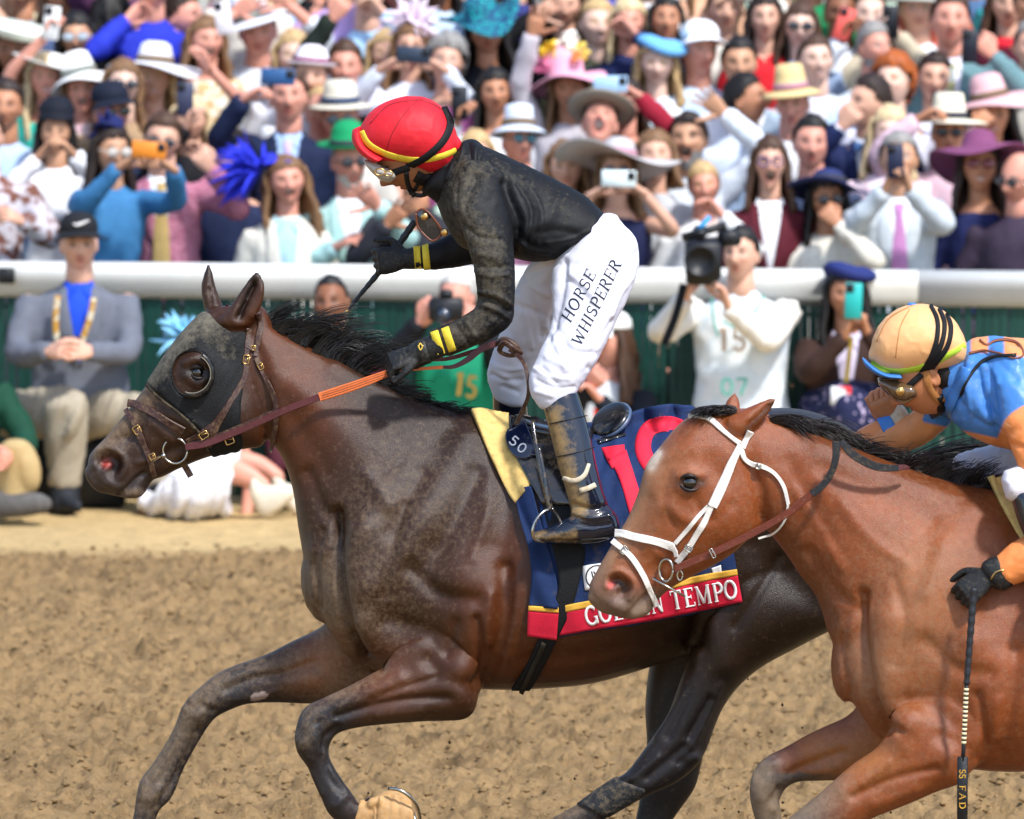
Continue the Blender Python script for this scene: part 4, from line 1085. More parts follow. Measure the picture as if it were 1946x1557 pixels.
def skin_mat(name, col, lip=None, brow='#3a2a20', rough=.5):
    if (name,) in _mc: return _mc[(name,)]
    m = mat(name, col, rough, .35, .10, 25, .12, 150)
    nt = m.node_tree; N = nt.nodes; L = nt.links; b = N['Principled BSDF']
    src = b.inputs['Base Color'].links[0].from_socket
    a = N.new('ShaderNodeAttribute'); a.attribute_name = 'Mask'; sp = N.new('ShaderNodeSeparateColor'); L.new(a.outputs['Color'], sp.inputs[0])
    lip = lip or tuple(c * q for c, q in zip(col, (.72, .42, .45)))
    for i, c in enumerate((lip, srgb(brow), (.75, .73, .7))):
        x = N.new('ShaderNodeMix'); x.data_type = 'RGBA'; L.new(sp.outputs[i], x.inputs['Factor']); L.new(src, x.inputs['A']); x.inputs['B'].default_value = (*c, 1); src = x.outputs['Result']
    L.new(src, b.inputs['Base Color']); return m
def rot(yaw=0, pitch=0, roll=0):
    """yaw about z (positive turns the face to the picture's right), pitch up positive, roll"""
    return np.array(Matrix.Rotation(R(yaw), 3, 'Z') @ Matrix.Rotation(R(-pitch), 3, 'X') @ Matrix.Rotation(R(roll), 3, 'Y'))

# ================================================================ saddle things of the leading horse
M_NAVY = mat('navy saddle cloth', srgb('#1d3058'), .8, .2, .14, 30, .4, 300, dirt=(srgb('#7b6a4e'), .12, 14, .6))
M_RED = mat('red cloth band', srgb('#c8203a'), .75, .2, .1, 30, .35, 300, dirt=(srgb('#6d4a3a'), .12, 16, .6))
M_GOLD = mat('gold cloth stripe', srgb('#dca940'), .7, .25, .15, 40, .3, 300, dirt=(srgb('#7b6a4e'), .15, 20, .6))
M_WHITE = mat('white print', srgb('#eeeeee'), .6, .3, .05, 40)
def saddle_stuff():
    cl = empty('saddle_cloth', tuple(at(1180, 1000, YH1 - .3)), 'navy saddle cloth with red number nineteen and white lettered red band', 'saddle cloth')
    wr = lambda x, y: .004 * np.sin(x * .055 + y * .02) * smoothstep(800, 900, y) + .003 * np.sin(x * .12 - y * .03) + .005 * np.sin((x - 1130) * .16 + y * .06) * np.exp(-((x - 1140) / 50) ** 2)
    top = [(1000,806),(1080,806),(1150,800),(1215,778),(1270,768),(1312,774),(1350,800)]
    bot = [(1064,1209),(1120,1199),(1180,1190),(1240,1180),(1300,1168),(1360,1156),(1411,1145)]
    _, bc = patch_obj('cloth', BV1, top, bot, M_NAVY, cl, nu=70, nv=60, off=.010, thick=.003, wrinkle=wr)
    lerp = lambda i, t: (top[i][0] + (bot[i][0] - top[i][0]) * t, top[i][1] + (bot[i][1] - top[i][1]) * t)
    ts = np.linspace(.892, .845, 7)
    up = [lerp(i, ts[i]) for i in range(7)]
    _, bb = patch_obj('red_band', bc, up, [(x, y - 1) for x, y in bot], M_RED, cl, nu=60, nv=10, off=.001, thick=.002, sm=1)
    patch_obj('gold_stripe', bc, [lerp(i, ts[i] - .028) for i in range(7)], [lerp(i, ts[i] + .004) for i in range(7)], M_GOLD, cl, nu=60, nv=5, off=.002, thick=.002, sm=1)
    d = np.array([291, -54.]); d /= np.linalg.norm(d); upv = np.array([d[1], -d[0]])
    word('GOLDEN TEMPO', bb, (1114, 1190), d * 36 * .81, upv * 36, M_WHITE, cl, off=.002)
    # race number
    red = mat('red number cloth', srgb('#e0263f'), .7, .25, .08, 40, .3, 300)
    def flat(nm, left, right): return patch_obj(nm, bc, left, right, red, cl, nu=16, nv=8, off=.002, thick=.0015, sm=1)
    flat('digit', [(1143,852),(1150,868),(1163,892)], [(1186,846),(1188,862),(1190,876)])
    flat('digit', [(1156,872),(1175,905),(1192,960),(1203,1000)], [(1190,856),(1204,900),(1222,955),(1232,992)])
    g = Geo(); strap(g, bc, [(1300,884),(1262,898),(1236,884),(1222,852),(1232,818),(1262,806),(1296,816),(1312,850),(1308,900),(1290,960)], 30, .0015, .002, step=4, cross=(-1, -.5, 0, .5, 1)); obj('digit', g, red, cl)
    # white badge with ringed mark
    _, bw = patch_obj('badge', bc, [(1107,1076),(1112,1122)], [(1168,1066),(1172,1112)], M_WHITE, cl, nu=10, nv=10, off=.002, thick=.001, sm=0)
    ink = mat('dark print', srgb('#16181c'), .6, .3, .05)
    g = Geo(); strap(g, bw, _arc(1135, 1097, 21, 22, 0, 360, 30), 2.4, .0005, .001, step=3, cross=(-1, 1)); obj('mark', g, ink, cl)
    for ln in ([(1124,1086),(1128,1102)], [(1128,1102),(1140,1100)], [(1128,1086),(1140,1108)], [(1141,1084),(1131,1106)], [(1152,1088),(1144,1094),(1152,1102)]):
        g = Geo(); strap(g, bw, [ln[0], tuple(np.mean([ln[0], ln[-1]], 0)) if len(ln) == 2 else ln[1], ln[-1]], 2.4, .0005, .001, step=3, cross=(-1, 1)); obj('mark', g, ink, cl)
    patch_obj('badge', bc, [(1352,1080),(1355,1092)], [(1370,1074),(1372,1088)], M_WHITE, cl, nu=6, nv=6, off=.002, thick=.001, sm=0)
    # loose front panel of the cloth
    fw = lambda x, y: .006 + .006 * np.sin((x - y * .4) * .11)
    _, bf = patch_obj('front_panel', BV1, [(978,930),(990,990),(1006,1050),(1010,1100),(1005,1152)], [(1010,925),(1030,1000),(1048,1060),(1061,1120),(1062,1156)], M_NAVY, cl, nu=40, nv=12, off=.012, thick=.003, wrinkle=fw)
    patch_obj('red_band', BV1, [(1004,1158),(1002,1206)], [(1062,1162),(1058,1214)], M_RED, cl, nu=10, nv=10, off=.018, thick=.003)
    patch_obj('gold_stripe', BV1, [(1005,1150),(1004,1159)], [(1062,1153),(1062,1163)], M_GOLD, cl, nu=4, nv=10, off=.019, thick=.003)
    # girth
    gi = empty('girth', tuple(at(1020, 1200, YH1 - .3)), 'black elastic girth strap round the belly of the leading horse', 'girth')
    patch_obj('band', BV1, [(1000,870),(1030,960),(1050,1040),(1062,1110),(1046,1160),(1022,1215),(1000,1262),(972,1306)], [(1052,870),(1090,960),(1112,1040),(1100,1110),(1084,1160),(1056,1215),(1032,1262),(1006,1306)], mat('black girth webbing', srgb('#0f1013'), .7, .3, .2, 60, .5, 200), gi, nu=70, nv=8, off=.015, thick=.004, sm=12)
    g = Geo(); strap(g, BV1, [(1034,1216),(1014,1258),(990,1304)], 9, .003, .022); obj('stitched_edge', g, mat('worn webbing', srgb('#2f2a22'), .8, .2, .2, 60), gi)
    # chamois
    _, bt = patch_obj('saddle_towel', BV1, [(894,784),(912,826),(936,880),(962,930),(982,958)], [(966,786),(966,812),(976,850),(996,888),(1022,906)], mat('yellow chamois', srgb('#dcbc74'), .85, .2, .12, 30, .5, 60, dirt=(srgb('#97703a'), .3, 26, .7)), None, nu=40, nv=14, off=.016, thick=.004, wrinkle=lambda x, y: .004 * np.sin(x * .1 + y * .03))
    tag(_, 'yellow chamois cloth stained with mud under the front of the racing saddle', 'cloth')
    sd = empty('racing_saddle', tuple(at(1080, 830, YH1)), 'small black racing saddle with steel stirrup on the leading horse', 'saddle')
    patch_obj('flap', BV1, [(966,800),(975,860),(1000,910),(1030,960)], [(1040,800),(1075,870),(1092,920),(1100,965)], M_BLACKSHINE, sd, nu=30, nv=16, off=.022, thick=.006)
    _, bp = patch_obj('number_plate', BV1, [(962,822),(965,850),(985,878),(1012,880)], [(996,812),(1008,832),(1018,855),(1019,878)], mat('navy patent plate', srgb('#14203c'), .12, .6, .1, 30, coat=.6), sd, nu=16, nv=12, off=.034, thick=.003)
    dv = np.array([.72, .62]); uv = np.array([.52, -.62])
    word('50', bp, (964, 840), dv * 26, uv * 24, M_WHITE, sd, off=.001, name='digit', gap=.12)
    # pommel, seat with raised cantle
    g = Geo(); loft(g, [(958,800,972,826,.05),(985,788,990,826,.10),(1030,800,1030,830,.13),(1090,806,1090,832,.14),(1118,806,1124,834,.13)], YH1, p=.8)
    obj('seat', g, M_BLACKSHINE, sd)
    c = at(1157, 794, YH1 - .05); Md = frame((.81, 0, .59), (-.516, -.48, .71))
    g = Geo(); lathe(g, [(.001, .004), (.052, .004), (.060, .001), (.066, -.006), (.065, -.016), (.052, -.022), (.001, -.022)], 44, c=c, M=Md, sx=1.0, sy=1.05); obj('cantle', g, mat('scuffed black cantle', srgb('#11141a'), .2, .55, .1, 40, coat=.4, dirt=(srgb('#a69a86'), .16, 10, .6)), sd)
    g = Geo(); lathe(g, [(.064, -.006), (.0695, -.010), (.0695, -.017), (.064, -.020)], 44, c=c, M=Md, sx=1.0, sy=1.05); obj('cantle_rim', g, mat('blue grey piping', srgb('#4a5c78'), .35, .5, .1, 40), sd)
    g = Geo(); strap(g, BV1, [(1022,850,.31),(1030,890,.33),(1040,940,.345),(1046,972,.35)], 12, .004, 0, Y0=YH1); obj('stirrup_leather', g, M_BLACKSHINE, sd)
    g = Geo(); strap(g, BV1, [(1012,800,.28),(1018,840,.31),(1028,900,.335),(1040,960,.345)], 7, .004, 0, Y0=YH1); obj('stirrup_leather', g, M_BLACKSHINE, sd)
    g = Geo(); strap(g, bc, [(1136,842),(1160,834),(1188,828)], [8, 9, 4], .003, .004); obj('strap_end', g, M_BLACKSHINE, sd)
    g = Geo(); tube(g, catmull(np.array([at(x, y, YH1 - d) for x, y, d in ((1048,966,.35),(1034,972,.37),(1018,990,.385),(1012,1012,.39),(1018,1026,.38),(1040,1030,.36),(1062,1028,.345),(1070,1010,.335),(1062,984,.335),(1048,966,.35))]), 50), .0048, 8); obj('stirrup', g, M_STEEL, sd)
saddle_stuff()

# ================================================================ the leading rider
M_JACKET = mat('black silk jacket', srgb('#0a0b0f'), .62, .28, .12, 20, .18, 120, dirt=(srgb('#6f6654'), -.10, 40, .55), dattr='Dirt')
M_MUDDY = mat('muddy black sleeve', srgb('#12131a'), .5, .35, .15, 20, .3, 60, dirt=(srgb('#6f6550'), .30, 38, .6))
M_BREECH = mat('white breeches', srgb('#d4d4de'), .6, .3, .04, 15, .2, 60, dirt=(srgb('#9a8c80'), -.10, 60, .5))
M_GLOVE = mat('black grip glove', srgb('#17181a'), .55, .35, .2, 50, .4, 150, dirt=(srgb('#6f6650'), .22, 60, .6))
M_YELLOW = mat('yellow band', srgb('#e8cf3c'), .55, .35, .1, 30, .2, 100, dirt=(srgb('#6b5b33'), .12, 40, .6))
M_BOOT = mat('muddy riding boot', srgb('#121826'), .12, .55, .1, 30, .15, 60, coat=.4, dirt=(srgb('#96794a'), -.12, 20, .9), dattr='Dirt')
def garment(name, parts, strokes, m, parent, voxel=.0055, iters=4, Y0=YH1, extra=None, wrinkle=0):
    g = Geo()
    for st in parts: loft(g, st, Y0, p=.95)
    if extra is not None: extra(g)
    V, Q = remesh(g, voxel, iters)
    V = sculpt(V, Q, strokes)
    if wrinkle:
        X, Y = proj(V); N = normals_of(V, Q)
        a = fbm(X * .035 + Y * .012, Y * .012 - X * .008, 5, 3) - .5; a2 = fbm(X * .02 - Y * .03, Y * .03 + X * .02, 15, 3) - .5
        rdg = (1 - np.abs(a) * 4).clip(0) + (1 - np.abs(a2) * 4).clip(0)
        V = V + N * (wrinkle * (rdg - .6))[:, None]
    V = relax(V, Q, 1, .4)
    o = obj(name, mesh_from(name, V, Q), m, parent)
    return o, V, Q
def head_obj(g, center, R3, mouth='closed', female=False, scale=1.0, na=80, nb=60):
    V, F, mk = head_mesh(mouth, female, na, nb)
    s = g.n; g.add((V * scale) @ R3.T + center, F); return s, mk
def person_mesh(name, g, masks, m, parent):
    me = mesh_from(name, g.verts(), g.f); orient(me)
    C = np.zeros((g.n, 3))
    for s, mk in masks: C[s:s + len(mk)] = mk
    set_col(me, C, 'Mask')
    return obj(name, me, m, parent)
def cap_folds(V, Q, seed):
    X, Y = proj(V); a = 1 - np.abs(fbm(X * .03 + seed, Y * .03, seed, 2) - .5) * 6
    return V + normals_of(V, Q) * (.0016 * np.clip(a, 0, 1))[:, None]
def rider1():
    p = empty('person', tuple(at(1060, 1030, YH1)), 'jockey in red cap, muddy black jacket and white lettered breeches, standing in the stirrups', 'person')
    # skin: head, neck and the body under the clothes
    g = Geo(); hc = at(779, 296, YH1)
    s, mk = head_obj(g, hc, rot(-84, -34, 0), 'closed', scale=.98)
    loft(g, [(800,330,850,300,.055),(840,360,880,310,.058),(900,400,930,330,.11),(1000,430,1020,360,.12),(1110,450,1140,410,.10)], YH1)
    loft(g, [(920,370,950,380,.03,.14),(932,480,955,490,.03,.2),(925,570,955,590,.035,.2),(840,635,860,655,.028,.19),(790,660,800,690,.025,.17)], YH1)
    loft(g, [(1090,470,1150,450,.08,.05),(1085,560,1150,560,.07,.12),(1040,680,1080,700,.05,.24),(1055,800,1090,800,.04,.29),(1090,950,1130,950,.035,.33)], YH1)
    body = person_mesh('body', g, [(s, mk)], skin_mat('jockey skin', srgb('#93603f'), brow='#2a1c14'), p)
    HV = g.verts(); HB = BVHTree.FromPolygons([tuple(v) for v in HV.tolist()], g.f)
    # jacket
    tor = [(1152,410,1122,462,.11),(1118,378,1078,486,.135,0,.1),(1062,345,1012,497,.15,0,.15),(992,311,948,482,.165,0,.15),(928,282,880,470,.17,0,.1),(888,270,846,425,.13),(868,280,826,375,.085)]
    arm = [(874,318,962,350,.06,.12),(858,380,972,425,.064,.17),(878,436,976,478,.056,.20),(896,490,979,520,.049,.215),(906,545,978,572,.047,.215),(906,580,973,612,.045,.21),(880,602,938,641,.043,.205),(846,617,886,664,.040,.20),(822,628,856,676,.036,.19)]
    far = [(935,370,965,470,.06,-.13),(890,415,925,495,.052,-.17),(852,447,880,506,.045,-.18),(818,463,830,513,.04,-.18),(798,468,803,511,.036,-.18)]
    S = [([(905,340),(880,400),(895,440)], 9, -.008), ([(960,350),(985,420),(978,480)], 10, -.016), ([(915,566),(940,574),(968,592)], 6, -.014), ([(908,556),(940,560),(972,578)], 4, .006), ([(918,580),(945,590),(965,604)], 4, .006),
         ([(1075,470),(1010,470),(985,440)], 7, -.006), ([(1120,455),(1075,440),(1020,440)], 8, -.005), ([(1000,440),(1040,420),(1060,380)], 12, .006), ([(980,380),(1000,420),(990,460)], 8, .006), ([(900,300),(935,330),(975,345)], 8, -.004),
         ([(870,340),(865,390)], 5, -.006), ([(885,350),(878,400),(890,430)], 5, .005), ([(860,600),(875,640)], 4, -.004), ([(930,500),(960,515)], 6, -.004), ([(905,480),(940,490)], 6, .004), ([(940,612),(900,640)], 7, .004), ([(985,350),(1010,400),(1000,460)], 5, -.006), ([(1000,345),(1028,400),(1022,460)], 5, .005), ([(1120,440),(1085,455),(1040,462)], 4, .006), ([(1130,452),(1095,470),(1050,482)], 4, -.007), ([(1060,480),(1020,478),(985,462)], 4, .006), ([(900,500),(930,510),(965,505)], 4, -.005), ([(900,515),(930,525),(968,522)], 4, .005), ([(880,430),(910,450),(950,455)], 4, -.005), ([(868,620),(890,650)], 3.5, -.005), ([(885,612),(905,640)], 3.5, .005), ([(930,300),(960,330),(972,380)], 6, -.005)]
    jo, JV, JQ = garment('jacket', [tor, arm, far], S, M_JACKET, p, .005, 5, wrinkle=.0014)
    X, Y = proj(JV)
    # mud on sleeves, chest and along the back
    mud = np.clip(1.0 * blob(X, Y, [(880,330),(870,400),(900,460)], 45) + 1.0 * blob(X, Y, [(925,480),(940,560),(900,620),(840,650)], 40) + .45 * blob(X, Y, [(930,310),(1000,350),(1080,400)], 30), 0, 1) * np.where(JV[:, 1] < YH1 + .05, .72, .15)
    set_col(jo.data, np.repeat(mud[:, None], 3, 1), 'Dirt')
    JB = bvh_of(JV, JQ)
    g = Geo(); loft(g, [(866,292,812,372,.092),(878,270,838,392,.10),(902,265,868,405,.118),(924,282,900,390,.13)], YH1, p=.9); V, Q = remesh(g, .005, 4)
    V = sculpt(V, Q, [([(872,280),(860,330),(845,370)], 5, -.008), ([(890,275),(885,330),(870,380)], 5, -.008), ([(905,280),(905,330)], 5, .008), ([(882,272),(874,300),(852,350)], 5, .008), ([(912,288),(900,340),(880,380)], 5, -.008), ([(866,300),(850,340)], 5, .008)])
    obj('collar', mesh_from('collar', V, Q), M_JACKET, p)
    # breeches
    near = [(1085,455,1178,420,.11,.02),(1058,490,1207,452,.115,.05),(1048,530,1215,498,.108,.09),(1050,575,1198,555,.094,.14),(1046,625,1168,618,.082,.19),(1024,672,1140,676,.072,.235),(1006,715,1112,722,.064,.26),(1008,748,1098,742,.056,.27),(1020,768,1092,750,.05,.275)]
    farl = [(1060,470,1160,440,.10,-.03),(1006,503,1120,510,.09,-.10),(976,560,1078,572,.08,-.15),(954,625,1050,632,.07,-.19),(934,678,1022,690,.066,-.22),(926,716,1004,732,.062,-.235),(938,752,1000,764,.05,-.24)]
    S = [([(1072,498),(1066,560),(1045,640)], 8, -.012), ([(1090,505),(1140,490),(1190,470)], 6, -.006), ([(1100,520),(1150,512)], 6, .006), ([(1185,540),(1160,600),(1120,690)], 7, .006), ([(1175,520),(1145,590)], 6, -.006), ([(1060,650),(1100,670),(1130,672)], 6, -.007), ([(1040,680),(1080,700)], 6, .006),
         ([(1030,700),(1060,730)], 5, -.006), ([(1000,540),(1040,560)], 6, .006), ([(985,580),(1030,600)], 6, -.006), ([(950,650),(990,690)], 7, -.008), ([(940,700),(975,730)], 7, .008), ([(955,735),(985,745)], 5, -.006), ([(1090,590),(1060,640)], 8, .006), ([(1010,520),(1060,500)], 5, -.006), ([(1120,560),(1180,540)], 6, .004), ([(1195,500),(1170,520)], 6, -.005),
         ([(1078,530),(1110,560),(1130,600)], 5, -.005), ([(1085,522),(1120,550),(1142,592)], 5, .005), ([(1205,470),(1165,480),(1120,510)], 5, .006), ([(1208,485),(1172,494),(1135,520)], 5, -.006), ([(1200,530),(1175,560),(1160,600)], 5, .006), ([(1160,610),(1130,660),(1118,700)], 5, -.007), ([(1050,610),(1075,650),(1090,700)], 6, -.005), ([(1040,622),(1062,662),(1074,706)], 5, .006), ([(1015,700),(1045,716),(1080,720)], 4, .006), ([(1020,722),(1055,738),(1090,736)], 4, -.006), ([(1018,744),(1050,752)], 4, .006), ([(1150,440),(1120,462),(1080,480)], 5, -.005), ([(1165,450),(1130,474)], 5, .005),
         ([(1000,530),(1020,580),(1030,640)], 6, -.007), ([(985,560),(1000,610),(1010,660)], 5, .006), ([(960,620),(985,660),(1000,700)], 5, -.006), ([(935,690),(965,702),(995,700)], 4, .006), ([(935,712),(962,722),(990,722)], 4, -.007)]
    bo, BVv, BQ = garment('breeches', [near, farl], S, M_BREECH, p, .0052, 4, wrinkle=.0014)
    BB = bvh_of(BVv, BQ)
    d = np.array([49, -92.]); d /= np.linalg.norm(d); up = np.array([d[1], -d[0]])
    ink = mat('dark lettering', srgb('#1d2333'), .6, .3, .05)
    word('HORSE', BB, (1084, 616), d * 25.5, up * 22, ink, p, slant=.16, wmul=.85)
    d = np.array([75, -152.]); d /= np.linalg.norm(d); up = np.array([d[1], -d[0]])
    word('WHISPERER', BB, (1103, 661), d * 25.2, up * 22, ink, p, slant=.16, gap=.02, wmul=.85)
    # boots
    for nm, sh, ft in (('near', [(1030,764,1098,748,.052,.275),(1036,790,1108,778,.053,.285),(1048,835,1122,826,.053,.30),(1062,890,1134,884,.050,.32),(1076,935,1146,930,.045,.335),(1084,968,1158,966,.043,.34),(1092,1000,1162,1004,.042,.345)],
                       [(1150,962,1168,1024,.036,.345),(1118,966,1130,1033,.042,.345),(1082,982,1086,1035,.044,.345),(1046,1000,1046,1034,.041,.345),(1016,1012,1018,1030,.03,.345)]),
                       ('far', [(936,742,1000,752,.05,-.245),(938,790,1004,790,.05,-.27),(950,850,1018,846,.05,-.29),(970,920,1034,915,.045,-.31),(985,970,1050,965,.043,-.32)], [(1046,962,1060,1020,.036,-.33),(1000,966,1010,1030,.042,-.33),(950,990,955,1032,.042,-.33),(905,1012,910,1028,.03,-.33)])):
        S = [([(1090,960),(1125,968),(1155,962)], 5, -.008), ([(1088,975),(1125,985),(1158,980)], 4, .006), ([(1085,990),(1120,1000),(1160,996)], 4, -.005), ([(1050,1028),(1100,1030),(1165,1026)], 3, -.006)] if nm == 'near' else []
        o, V_, Q_ = garment('boot', [sh, ft], S, M_BOOT, p, .005, 4)
        Xb, Yb = proj(V_); mb = np.clip(blob(Xb, Yb, [(1052,790),(1062,850),(1080,920),(1100,965)], 26) + .7 * blob(Xb, Yb, [(1020,1018),(1090,1020)], 14), 0, 1)
        set_col(o.data, np.repeat(mb[:, None], 3, 1), 'Dirt')
        if nm == 'near': NB = bvh_of(V_, Q_)
    g = Geo(); strap(g, NB, [(1072,908),(1092,914),(1110,904),(1118,882)], [7, 10, 9, 6], .003, .003); strap(g, NB, [(1102,933),(1118,928),(1130,922)], 10, .004, .003)
    obj('boot_tape', g, mat('dirty white tape', srgb('#d0c6ae'), .7, .3, .1, 30, .3, 120, dirt=(srgb('#a2824f'), .4, 30)), p)
    g = Geo(); strap(g, NB, [(1050,870),(1090,862),(1130,850)], 2, .002, .003); strap(g, NB, [(1046,806),(1080,798),(1116,790)], 2, .002, .003); obj('boot_seam', g, mat('boot seam', srgb('#070809'), .5), p)
    # cuff bands and gloves
    for (a, b) in (((826,631),(839,672)), ((846,624),(860,666))):
        g = Geo(); strap(g, JB, [a, tuple((np.array(a) + b) / 2), b], 15, .002, .0025); obj('cuff_band', g, M_YELLOW, p)
    for (a, b) in (((792,468),(795,510)), ((808,466),(812,511))):
        g = Geo(); strap(g, JB, [a, tuple((np.array(a) + b) / 2), b], 13, .002, .0025); obj('cuff_band', g, M_YELLOW, p)
    def glove(parts, wrist, xd, zd, left, cuff, **k):
        g = Geo(); put_hand(g, wrist, xd, zd, left, **k); loft(g, cuff, YH1)
        V, Q = remesh(g, .0042, 3); return obj('glove', mesh_from('glove', V, Q), M_GLOVE, p), V, Q
    _, gv, gq = glove(None, at(796, 668, YH1 - .182), (-.93, -.10, -.36), (-.30, -.55, .75), False, [(832,632,848,676,.037,.19),(806,642,816,690,.034,.187),(780,654,792,702,.032,.182)], curl=(62, 66, 70, 74), thumb=(30, 25))
    GB = bvh_of(gv, gq)
    g = Geo(); strap(g, GB, [(797,648),(803,668),(810,690)], 20, .003, .002); obj('glove_strap', g, mat('glove strap', srgb('#1a1b1c'), .5, .4, .2, 50, .3, 100, dirt=(srgb('#6f6650'), .2, 60)), p)
    ylw = mat('yellow glove mark', srgb('#d9b64a'), .5, .4, .1)
    for ln in ([(796,662),(800,654),(804,660)], [(796,658),(800,666),(805,657)]):
        g = Geo(); strap(g, GB, ln, 2.2, .0006, .006, step=2, cross=(-1, 1)); obj('glove_mark', g, ylw, p)
    _, fv, fq = glove(None, at(776, 490, YH1 + .18), (-.97, .0, -.12), (.0, -1, .1), True, [(804,467,806,511,.036,-.18),(786,470,788,512,.033,-.18),(770,474,770,512,.031,-.18)], curl=(70, 74, 78, 80), thumb=(50, 40))
    # helmet with cap cover
    hs = [(678,256,684,282,.03),(692,228,702,300,.078),(716,203,728,309,.106),(756,186,768,319,.122),(800,184,808,329,.124),(834,199,842,333,.112),(858,226,856,326,.086),(869,260,868,300,.045)]
    g = Geo(); loft(g, hs, YH1, p=1.0); hv, hq = remesh(g, .005, 5); hv = cap_folds(hv, hq, 3)
    capm = mat('red cap silk', srgb('#cf1f2c'), .58, .3, .08, 16, .25, 70, dirt=(srgb('#b5793f'), .04, 60, .5))
    hl = empty('helmet', tuple(at(775, 262, YH1)), '', ''); del_props(hl); hl.parent = p; hl.matrix_parent_inverse = p.matrix_basis.inverted()
    ho = obj('helmet_cover', mesh_from('helmet_cover', hv, hq), capm, p); bpy.data.objects.remove(hl)
    HBV = bvh_of(hv, hq)
    def hs_(nm, pts, wd, m, th=.002, off=.001): g = Geo(); strap(g, HBV, pts, wd, th, off); return obj(nm, g, m, ho)
    hs_('hat_band', [(687,250),(700,273),(730,291),(770,302),(800,304),(835,298),(866,286)], 11, M_YELLOW)
    hs_('goggle_strap', [(844,204),(855,232),(844,264),(814,295),(784,312),(766,319)], 13, mat('black elastic', srgb('#121316'), .7, .3, .2, 80, .3, 300), .003, .003)
    for sm_ in ([(796,190),(770,215),(745,255),(735,285)], [(796,190),(740,200),(704,235)], [(798,190),(836,206),(858,240)]): hs_('seam', sm_, 1.6, mat('cap seam', srgb('#8c1520'), .7), .001, .0006)
    g = Geo(); lathe(g, [(.001, .006), (.008, .005), (.011, 0), (.008, -.003), (.001, -.004)], 16, c=at(797, 188, YH1)); obj('cap_button', g, mat('dark red button', srgb('#a01822'), .6), ho)
    g = Geo(); loft(g, [(686,240,670,247,.035),(688,256,668,262,.062),(697,272,675,281,.086),(712,285,690,297,.102),(732,296,710,309,.112)], YH1, p=.95, rnd=False); obj('peak', g, capm, ho)
    # goggles
    gl = bpy.data.materials.new('scratched clear lens'); gl.use_nodes = True; b = gl.node_tree.nodes['Principled BSDF']
    b.inputs['Base Color'].default_value = (.85, .8, .72, 1); b.inputs['Roughness'].default_value = .12; b.inputs['Transmission Weight'].default_value = .55; b.inputs['IOR'].default_value = 1.3
    go = empty('goggles', (0, 0, 0), '', ''); bpy.data.objects.remove(go)
    g = Geo(); loft(g, [(694,303,716,336,.055),(708,306,726,345,.072),(728,314,742,347,.078),(744,320,752,340,.078)], YH1, p=.85); go = obj('goggles', g, gl, p)
    gv2 = g.verts(); GBV = BVHTree.FromPolygons([tuple(v) for v in gv2.tolist()], g.f)
    for cx, cy, r_ in ((722, 327, 8), (739, 330, 6)): obj('goggle_vent', ring_px(cx, cy, r_ * 1.2, r_ * .8, YH1 - .085, .0022, n=24), M_BRASS, go)
    g = Geo(); strap(g, GBV, [(700,304),(722,310),(748,322)], 5, .003, .002); obj('goggle_frame', g, mat('grey goggle frame', srgb('#5c564e'), .5), go)
    g = Geo(); strap(g, HB, [(778,318),(762,323),(746,329)], 12, .004, .003); obj('goggle_strap', g, mat('black elastic', None), p)
    g = Geo(); strap(g, HB, [(790,334),(806,342),(822,340)], 22, .006, .002); obj('hair', g, mat('black short hair', srgb('#120e0c'), .6, .3, .2, 60, .5, 300), p)
    # chin strap and hanging goggles
    blk = mat('black strap', srgb('#0c0d0f'), .5, .4, .1)
    for pts, wd in (([(772,326),(774,344),(780,362),(788,374)], 9), ([(800,330),(796,345),(786,362)], 6), ([(778,366),(800,372),(826,362)], 8)):
        g = Geo(); strap(g, HB, pts, wd, .004, .002); obj('chin_strap', g, blk, p)
    g = Geo(); lz = [(790,405,.06),(800,398,.06),(812,402,.07),(826,418,.075),(838,436,.075),(836,450,.07),(822,458,.065),(806,446,.06),(794,430,.055),(790,405,.06)]
    W = catmull(np.array([at(a, b_, YH1 - d - .06) for a, b_, d in lz]), 40); tube(g, W, .0035, 8); ng = obj('hanging_goggles', g, mat('brown goggle rim', srgb('#6b3a26'), .4, .5, .15, 40), p)
    c_ = W.mean(0); g = Geo(); g.add(np.concatenate([W * .97 + c_ * .03, c_[None] + (0, -.006, 0)]), [(i, i + 1, 40) for i in range(39)]); obj('lens', g, mat('dark goggle lens', srgb('#20242a'), .08, .6, .2, 20, coat=.6, dirt=(srgb('#7d745f'), .15, 60)), ng)
    for cx, cy in ((807, 412), (845, 442)):
        g = Geo(); lathe(g, [(.001, .004), (.009, .004), (.012, 0), (.009, -.003), (.001, -.003)], 20, c=at(cx, cy, YH1 - .15), M=np.array(Matrix.Rotation(R(90), 3, 'X'))); obj('rivet', g, M_BRASS, ng)
    return p
def del_props(o):
    for k in ('label', 'category', 'group'):
        if k in o: del o[k]
RIDER1 = rider1()
g = Geo(); W = catmull(np.array([at(x, y, YH1 + .215) for x, y in ((789,420),(765,455),(742,488),(715,524),(685,560),(660,592))]), 60)
tube(g, W, np.interp(np.linspace(0, 1, 60), [0, .05, .6, 1], [.009, .011, .009, .004]) * (1 + .06 * np.sign(np.sin(np.arange(60) * 1.4))), 10)
wh = empty('riding_whip', tuple(W[30]), 'black taped riding whip held up by the red capped jockey', 'whip')
obj('shaft', g, mat('black whip tape', srgb('#24262b'), .5, .4, .25, 60, .4, 120), wh)
g = Geo(); tube(g, [W[-2], at(652, 597, YH1 + .215)], [.005, .0035], 8); obj('tip', g, M_BRASS, wh)
